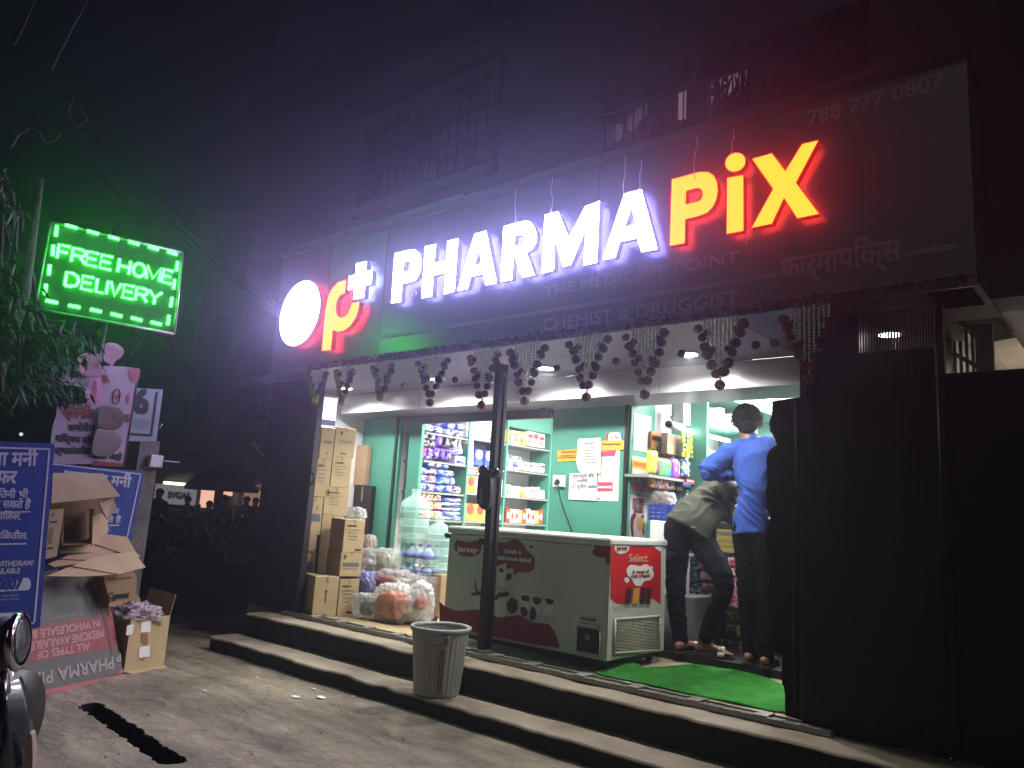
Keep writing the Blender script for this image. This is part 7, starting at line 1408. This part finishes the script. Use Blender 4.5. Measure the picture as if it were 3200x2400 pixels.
for (cx_, cy2, rx, ry, dn) in clumps:
    cpt = X(cx_, cy2, bx_+random.uniform(-.15, .25)); ends.append(cpt)
    s0 = base+Vector((0, .12, 1.5+random.random()*1.2)); mid2 = s0.lerp(cpt, .55)+Vector((.05, 0, .12)); tk_.tube([s0, mid2, cpt], [.022, .014, .005], 6)
    for k in range(int(5*dn+2)):
        q_ = X(cx_+random.gauss(0, rx*.5), cy2+random.gauss(0, ry*.5), bx_+random.uniform(-.3, .3)); tk_.tube([cpt, cpt.lerp(q_, .5)+Vector((0, 0, .03)), q_], [.006, .004, .002], 4)
    for k in range(int(95*dn)):
        p = X(cx_+random.gauss(0, rx*.52), cy2+random.gauss(0, ry*.52), bx_+random.uniform(-.35, .4)); leaf(p, Vector((random.uniform(-.5, 1), random.uniform(-.2, 1), random.uniform(-.9, .2))), random.uniform(.06, .115), random.uniform(.011, .018))
tk_.build('trunk', M('grey bark', '#3d3830', .95, nz=(12, .3), bump=(40, .8, .01)), tr); lv.build('crown', M('glossy dark leaf', '#2b3f24', .55, nz=(9, .45)), tr)
# ---- overhead cables
def cable(label, pts, dpt, r, sag=.05): 
    P = [D(a, b, dpt[0]+(dpt[1]-dpt[0])*i/(len(pts)-1)) for i, (a, b) in enumerate(pts)]; Q = []
    for i in range(len(P)-1):
        for k in range(6): t = k/6; q = P[i].lerp(P[i+1], t); q.z -= sag*4*t*(1-t)*(1 if len(P) == 2 else .2); Q.append(q)
    Q.append(P[-1]); tag(MB().tube(Q, r, 6).build('overhead_cable', m_cab), label, 'cable', 'overhead cables')
m_cab = M('grey cable sheath', '#454848', .5, nz=None)
cable('uppermost cable running down to the round white emblem', [(280, 380), (560, 690), (874, 958)], (7.5, 6.6), .008); cable('middle cable running down to the round white emblem', [(240, 400), (540, 700), (872, 976)], (7.5, 6.6), .008); cable('lowest cable running down to the round white emblem', [(250, 420), (520, 700), (869, 996)], (7.6, 6.6), .007)
cable('cable passing behind the top right corner of the neon board', [(250, 480), (360, 600), (470, 755)], (8, 6.8), .007); cable('cable hanging from the neon board toward the dark awning', [(470, 1035), (560, 1110), (690, 1195)], (6.9, 9), .008); cable('thin cable crossing under the neon board corner', [(532, 1050), (560, 1130), (640, 1260)], (6.9, 9), .007); cable('cable falling left from under the neon board', [(455, 1035), (400, 1110)], (6.9, 6.8), .006)
cable('cable dropping from the top edge beside the tree', [(275, 0), (230, 80), (190, 160), (160, 220)], (6.5, 6.5), .007); cable('outer left cable dropping from the top edge', [(110, 0), (75, 80), (45, 140)], (6.5, 6.5), .007); cable('curled cable loop above the tree', [(0, 425), (35, 460), (60, 420), (95, 398), (125, 412), (138, 440)], (6.4, 6.4), .008); cable('wide slack cable loop left of the sky gap', [(120, 375), (150, 400), (190, 420), (165, 442), (130, 440)], (6.5, 6.5), .006); cable('drooping cable tangle above the tree crown', [(230, 300), (215, 350), (240, 400), (275, 370), (250, 330)], (7, 7), .006)
# ================================================================ dark street beyond
fh = Vector((fw.x, fw.y, 0)).normalized()
def dbox(mb, a, b, d, th, mi=0):
    p00, p11 = D(a[0], b[1], d), D(b[0], a[1], d); wv = (p11-p00).dot(r0); mb.obox(p00, r0*wv, fh*th, UPV*(p11.z-p00.z), mi); return mb
def bd(name, label, cat, d, th, rects, mt, group=None):
    mb = MB()
    for r_ in rects: dbox(mb, (r_[0], r_[1]), (r_[2], r_[3]), d, th, r_[4] if len(r_) > 4 else 0)
    return tag(mb.build(name, mt), label, cat, group)
m_far = M('far dark plaster', '#4d4b48', .9, nz=(2, .3)); m_tan = M('glowing far tan wall', '#7d6c58', .8, nz=(3, .2), em='#7d6048', es=1.4); m_lit = M('lit stall interior', '#c8b0a0', .7, nz=(40, .5), em='#d8a88c', es=1.6); m_tarp = M('olive tarpaulin', '#4a4634', .8, nz=(5, .3)); m_tube2 = M('pale tube', '#ffffff', .5, nz=None, em=(1, .85, .6), es=4)  # tan wall given its own glow, standing for lamp light falling on it
fb2 = thing('street_building', 'dark low building across the street behind the market stalls', 'building', D(650, 1700, 19)); fb2.location.z = 0; ROOT[fb2] = Matrix.Translation(fb2.location)
mb = MB(); dbox(mb, (300, 600), (1000, 1760), 20, .4); mb.build('wall', m_far, fb2)
mb = MB()
for a, b, c2_, d2 in ((760, 1235, 830, 1290), (560, 1250, 640, 1330), (660, 980, 720, 1100), (560, 900, 620, 1060)): mb = MB(); dbox(mb, (a, b), (c2_, d2), 19.9, .09); mb.build('window', m_dark, fb2)
pass; mb = MB(); dbox(mb, (480, 1360), (1000, 1372), 19.4, .59); dbox(mb, (480, 1395), (1000, 1405), 19.5, .49); mb.build('ledge', m_far, fb2)
bd('stall', 'brightly lit stall seen past the thick dark post', 'stall', 18, .3, [(622, 1512, 668, 1585), (690, 1515, 714, 1548)], m_lit)
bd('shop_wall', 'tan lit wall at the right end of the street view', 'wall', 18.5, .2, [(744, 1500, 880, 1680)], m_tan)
bd('lit_doorway', 'pale door frame before the tan wall', 'doorway', 18.3, .08, [(742, 1526, 748, 1690), (742, 1522, 850, 1528), (716, 1540, 740, 1660)], M('grey frame', '#7c7a74', .7))
sb2 = thing('street_banner', 'white street banner with dark blue letters behind the crowd', 'banner', D(545, 1570, 17)); mb = MB(); dbox(mb, (478, 1518), (612, 1572), 17, .03); mb.build('cloth', M('white banner cloth with glow', '#8b8a92', .8, em='#8b8a92', es=.6), sb2); mb = MB(); write(mb, 'SVGAS', D(525, 1556, 16.97), D(592, 1560, 16.97), .14, bold=.012, nrm=-fh, lift=.004); mb.build('lettering', M('navy ink', '#23244a', .8, nz=None), sb2)  # banner cloth given its own glow, standing for street light on it
mb = MB(); mb.prism([D(a, b, 16.5) for a, b in ((505, 1500), (540, 1480), (700, 1470), (800, 1480), (800, 1500), (690, 1512))], fh*1.5); tag(mb.build('awning', m_tarp), 'olive tarpaulin awning with a lit edge over the stalls', 'awning')
mb = MB(); mb.tube([D(512, 1508, 16.4), D(600, 1516, 16.4)], .03, 8); tag(mb.build('tube_light', m_tube2), 'yellowish tube light under the tarpaulin edge', 'tube light')
um = thing('market_umbrella', 'large dark umbrella over the street stall', 'umbrella', D(690, 1735, 14.5)); um.location.z = 0; ROOT[um] = Matrix.Translation(um.location)
cu_ = D(705, 1440, 14.5); mb = MB(); R2 = (D(820, 1520, 14.5)-D(600, 1520, 14.5)).length/2; zu_ = D(700, 1525, 14.5).z-cu_.z; mb.lathe([(0, 0), (R2*.3, zu_*.14), (R2*.62, zu_*.42), (R2*.85, zu_*.75), (R2, zu_), (R2*.99, zu_-.06), (R2*.84, zu_*.78)], cu_, 16); mb.build('canopy', m_blackm, um)
mb = MB(); p = D(677, 1600, 14.5); mb.tube([Vector((p.x, p.y, 0)), Vector((p.x, p.y, cu_.z-.05))], .085, 8); mb.build('pole', m_black, um)
aw = thing('metal_awning', 'pale metal awning with a slanting strut left of the pharmacy', 'awning', D(820, 1400, 8.6)); mb = MB(); dbox(mb, (765, 1370), (880, 1384), 8.6, .6); dbox(mb, (745, 1352), (880, 1359), 8.8, .5); mb.build('sheet', M('galvanised sheet', '#6f7174', .5, .4), aw); mb = MB(); mb.tube([D(788, 1382, 8.5), D(856, 1464, 8.5)], .016, 8); mb.build('strut', M('white strut', '#a9abae', .5), aw)
ac = thing('window_cage', 'dark barred window cage on the side wall above the metal awning', 'window cage', D(820, 1300, 8.8)); mb = MB()
for k in range(6): a = 765+k*19; mb.tube([D(a, 1232, 8.8), D(a+3, 1312, 8.8)], .01, 5)
for k in range(4): b = 1235+k*25; mb.tube([D(762, b, 8.8), D(868, b-6, 8.8)], .01, 5)
mb.build('bar', M('grey bar', '#3f3f44', .6), ac)
# people of the street, small and dark
m_p = [M('dark shirt', '#1b1a1c', .9), M('grey shirt', '#5a5552', .9), M('charcoal shirt', '#26262a', .9)]; m_pt = M('dark trousers', '#141416', .9)
def crowd(label, px, top, bot, d, shirt, turn=0, sit=False):
    fp = D(px, bot, d); hd2 = D(px, top, d); H = max(1.3, hd2.z-max(0, fp.z)) if not sit else 1.55; z0 = hd2.z-H; ex = r0*math.cos(turn)+fh*math.sin(turn)
    base = Vector((hd2.x, hd2.y, max(0.02, z0))); H = hd2.z-base.z; t = thing('person', label, 'person', base, 'people in the dark street'); V = lambda a, b, f_=0: base+ex*(a*H)+UPV*(b*H)+fh*(f_*H)
    mb = MB(); mb.ball(V(0, .935), H*.05, H*.055, H*.066, 12, 10); limb(mb, [V(0, .88), V(0, .82)], [H*.03, H*.035]); limb(mb, [V(0, .82), V(0, .7), V(0, .5)], [(H*.1, H*.06), (H*.095, H*.065), (H*.085, H*.06)], 12, fh)
    for s_ in (-1, 1): limb(mb, [V(s_*.11, .8), V(s_*.145, .64, -.02), V(s_*.12, .5, -.06)], [H*.03, H*.026, H*.02], 8); limb(mb, [V(s_*.05, .5), V(s_*.055, .27, -.01), V(s_*.06, .03)], [H*.05, H*.036, H*.026], 8); limb(mb, [V(s_*.06, .02), V(s_*.065, .012, -.09)], [H*.022, H*.018], 8); limb(mb, [V(s_*.12, .5, -.06), V(s_*.115, .45, -.08)], [H*.018, H*.013], 8)
    skin(mb, 'body', m_skin, t, .03, 2); mb = MB(); limb(mb, [V(0, .83), V(0, .7), V(0, .48)], [(H*.112, H*.07), (H*.108, H*.074), (H*.1, H*.07)], 14, fh)
    for s_ in (-1, 1): limb(mb, [V(s_*.1, .805), V(s_*.14, .66, -.015)], [H*.042, H*.036], 8)
    skin(mb, 'shirt', shirt, t, .03, 2); mb = MB()
    for s_ in (-1, 1): limb(mb, [V(s_*.045, .5), V(s_*.055, .27, -.01), V(s_*.06, .05)], [H*.06, H*.046, H*.036], 8)
    skin(mb, 'trousers', m_pt, t, .03, 2); mb = MB(); mb.ball(V(0, .955, .012), H*.054, H*.058, H*.058, 12, 8); mb.build('hair', m_hair, t)
for a in (('person in dark clothes astride a motorcycle left of the white street banner', 500, 1528, 1745, 13.5, m_p[0], .3), ('person in front of the blue lettered street banner', 588, 1552, 1740, 14.5, m_p[0], .1), ('broad person in dark clothes beneath the umbrella, right of its pole', 703, 1548, 1738, 13.2, m_p[0], -.2), ('person in dark clothes close to the umbrella pole, left of the broad one', 655, 1566, 1735, 14, m_p[2], .2), ('person in charcoal shirt before the tan wall', 772, 1552, 1732, 14.8, m_p[2], 0), ('person in a pale grey shirt beside the charcoal shirted one', 800, 1556, 1728, 15.2, m_p[1], .5), ('lone person half hidden by the pharmacy pillar', 866, 1552, 1725, 15.5, m_p[2], .2)): crowd(*a)
def bike(label, px, bot, d, ang):
    o = D(px, bot, d); o.z = 0; ex = (r0*math.cos(ang)+fh*math.sin(ang)); ey = UPV.cross(ex); t = thing('motorcycle', label, 'motorcycle', o, 'motorcycles parked along the dark street'); V = lambda a, b, s_=0: o+ex*a+UPV*b+ey*s_
    for a in (-.62, .62):
        mb = MB(); mb.tube([V(a+.27*math.cos(k*.3927), .3+.27*math.sin(k*.3927)) for k in range(17)], .045, 8); w_ = mb.build('wheel', m_black, t); mb = MB()
        for k in range(4): mb.tube([V(a+.25*math.cos(k*.785), .3+.25*math.sin(k*.785)), V(a-.25*math.cos(k*.785), .3-.25*math.sin(k*.785))], .008, 5)
        mb.build('rim', m_chr, w_)
    mb = MB(); mb.tube([V(.62, .3), V(.45, .85), V(.4, 1.0)], .03, 8); mb.tube([V(-.62, .3), V(-.1, .42), V(.3, .5), V(.42, .85)], .03, 8); mb.build('frame', m_black, t)
    mb = MB(); mb.ball(V(.15, .78), .26, .14, .14, 14, 10); mb.build('tank', m_sgry, t); mb = MB(); limb(mb, [V(-.05, .78), V(-.35, .8), V(-.7, .85)], [(.1, .06), (.12, .06), (.09, .05)], 10, UPV); mb.build('seat', m_black, t)
    mb = MB(); mb.tube([V(.4, 1.0, -.33), V(.42, 1.03, -.1), V(.42, 1.03, .1), V(.4, 1.0, .33)], .018, 6); mb.build('handlebar', m_chr, t); mb = MB(); mb.ball(V(.55, .86), .09, n=12, m=8); mb.build('headlamp', m_chr, t); mb = MB(); mb.ball(V(-.05, .6), .42, .12, .2, 12, 8); mb.build('side_cover', m_black, t); MB().ball(V(.62, .62), .3, .07, .06, 10, 6).build('mudguard', m_black, t); MB().ball(V(-.62, .66), .3, .08, .07, 10, 6).build('mudguard', m_black, t); mb = MB(); mb.ball(V(.1, .42), .2, .14, .17, 10, 8); mb.tube([V(.1, .3, -.12), V(-.4, .28, -.16), V(-.8, .33, -.17)], .035, 8); mb.build('engine', m_track, t)
for a in (('motorcycle nearest the blue board, dark with a chrome edge', 455, 1800, 9.5, 1.9), ('motorcycle under the person astride, left of the street banner', 520, 1745, 13.4, .5), ('motorcycle parked in the middle of the dark street', 600, 1748, 13, .9), ('motorcycle parked right before the umbrella pole', 650, 1745, 12.6, .8)): bike(*a)
mb = MB(); mb.tube([D(640, 1640, 12.4), D(676, 1722, 12.4)], .012, 6); tag(mb.build('leaning_pole', m_wire), 'thin pale pole leaning by the parked motorcycles', 'pole')
# scattered litter
random.seed(17)
for k, (px, py) in enumerate(((2000-68, 2130),)):
    mb = MB(); p = Z(px, py, F+.002); mb.prism([p, p+Vector((.07, .01, 0)), p+Vector((.06, .03, .004)), p+Vector((.01, .025, 0))], (0, 0, .002)); tag(mb.build('paper_scrap', m_paper), 'torn white paper scrap on the threshold before the door track', 'litter')
for k, (px, py) in enumerate(((925, 2180), (1003, 2182), (980, 2155), (803, 2118), (640, 2165), (1105, 2180))):
    mb = MB(); p = Z(px, py, 0); p.z = gz(p.x, p.y)+.003; a = random.uniform(0, 3); L = .05 if k < 2 else .02; mb.prism([p+Vector((L*math.cos(a+t)*random.uniform(.6, 1), L*.5*math.sin(a+t), .002*random.random())) for t in (0, 1.2, 2.5, 3.8, 5)], (0, 0, .003)); tag(mb.build('litter', m_paper), ['left pale scrap on the ground before the step', 'right pale scrap on the ground before the step', 'thin pale scrap between the ground and the step', 'tiny white pebble near the far end of the step', 'tiny pale crumb left of the step scraps', 'small pale crumb nearest the dustbin'][k], 'litter', 'pale scraps on the ground')
gv = MB()
for k in range(90):
    px, py = random.uniform(200, 1500), random.uniform(2060, 2400); p = Z(px, py, 0)
    if p.y > 3.2 or tr_d(p.x, p.y) < .12: continue
    p.z = gz(p.x, p.y); r = random.uniform(.002, .007); gv.ball(p+Vector((0, 0, r*.4)), r, r*.8, r*.6, 6, 4, jit=.2)
gv = gv.build('grit', m_conc); gv['kind'] = 'stuff'; tag(gv, 'fine grit scattered over the dusty ground before the step', 'grit')
# ================================================================ haze volume added to give lens glare around the lit signs
if HAZE:
    mb = MB(); mb.box((-40, -6, -1), (6, 34, 12)); hz = mb.build('haze', [])
    m = bpy.data.materials.new('added glare haze'); m.use_nodes = True; t = m.node_tree; t.nodes.remove(t.nodes['Principled BSDF'])
    v = t.nodes.new('ShaderNodeVolumePrincipled'); v.inputs['Color'].default_value = (.85, .88, .95, 1); v.inputs['Density'].default_value = HAZE; v.inputs['Anisotropy'].default_value = .868
    t.links.new(v.outputs[0], t.nodes['Material Output'].inputs['Volume']); hz.data.materials.append(m); hz['kind'] = 'stuff'; tag(hz, 'thin haze added for the glare around the lit signs', 'haze')
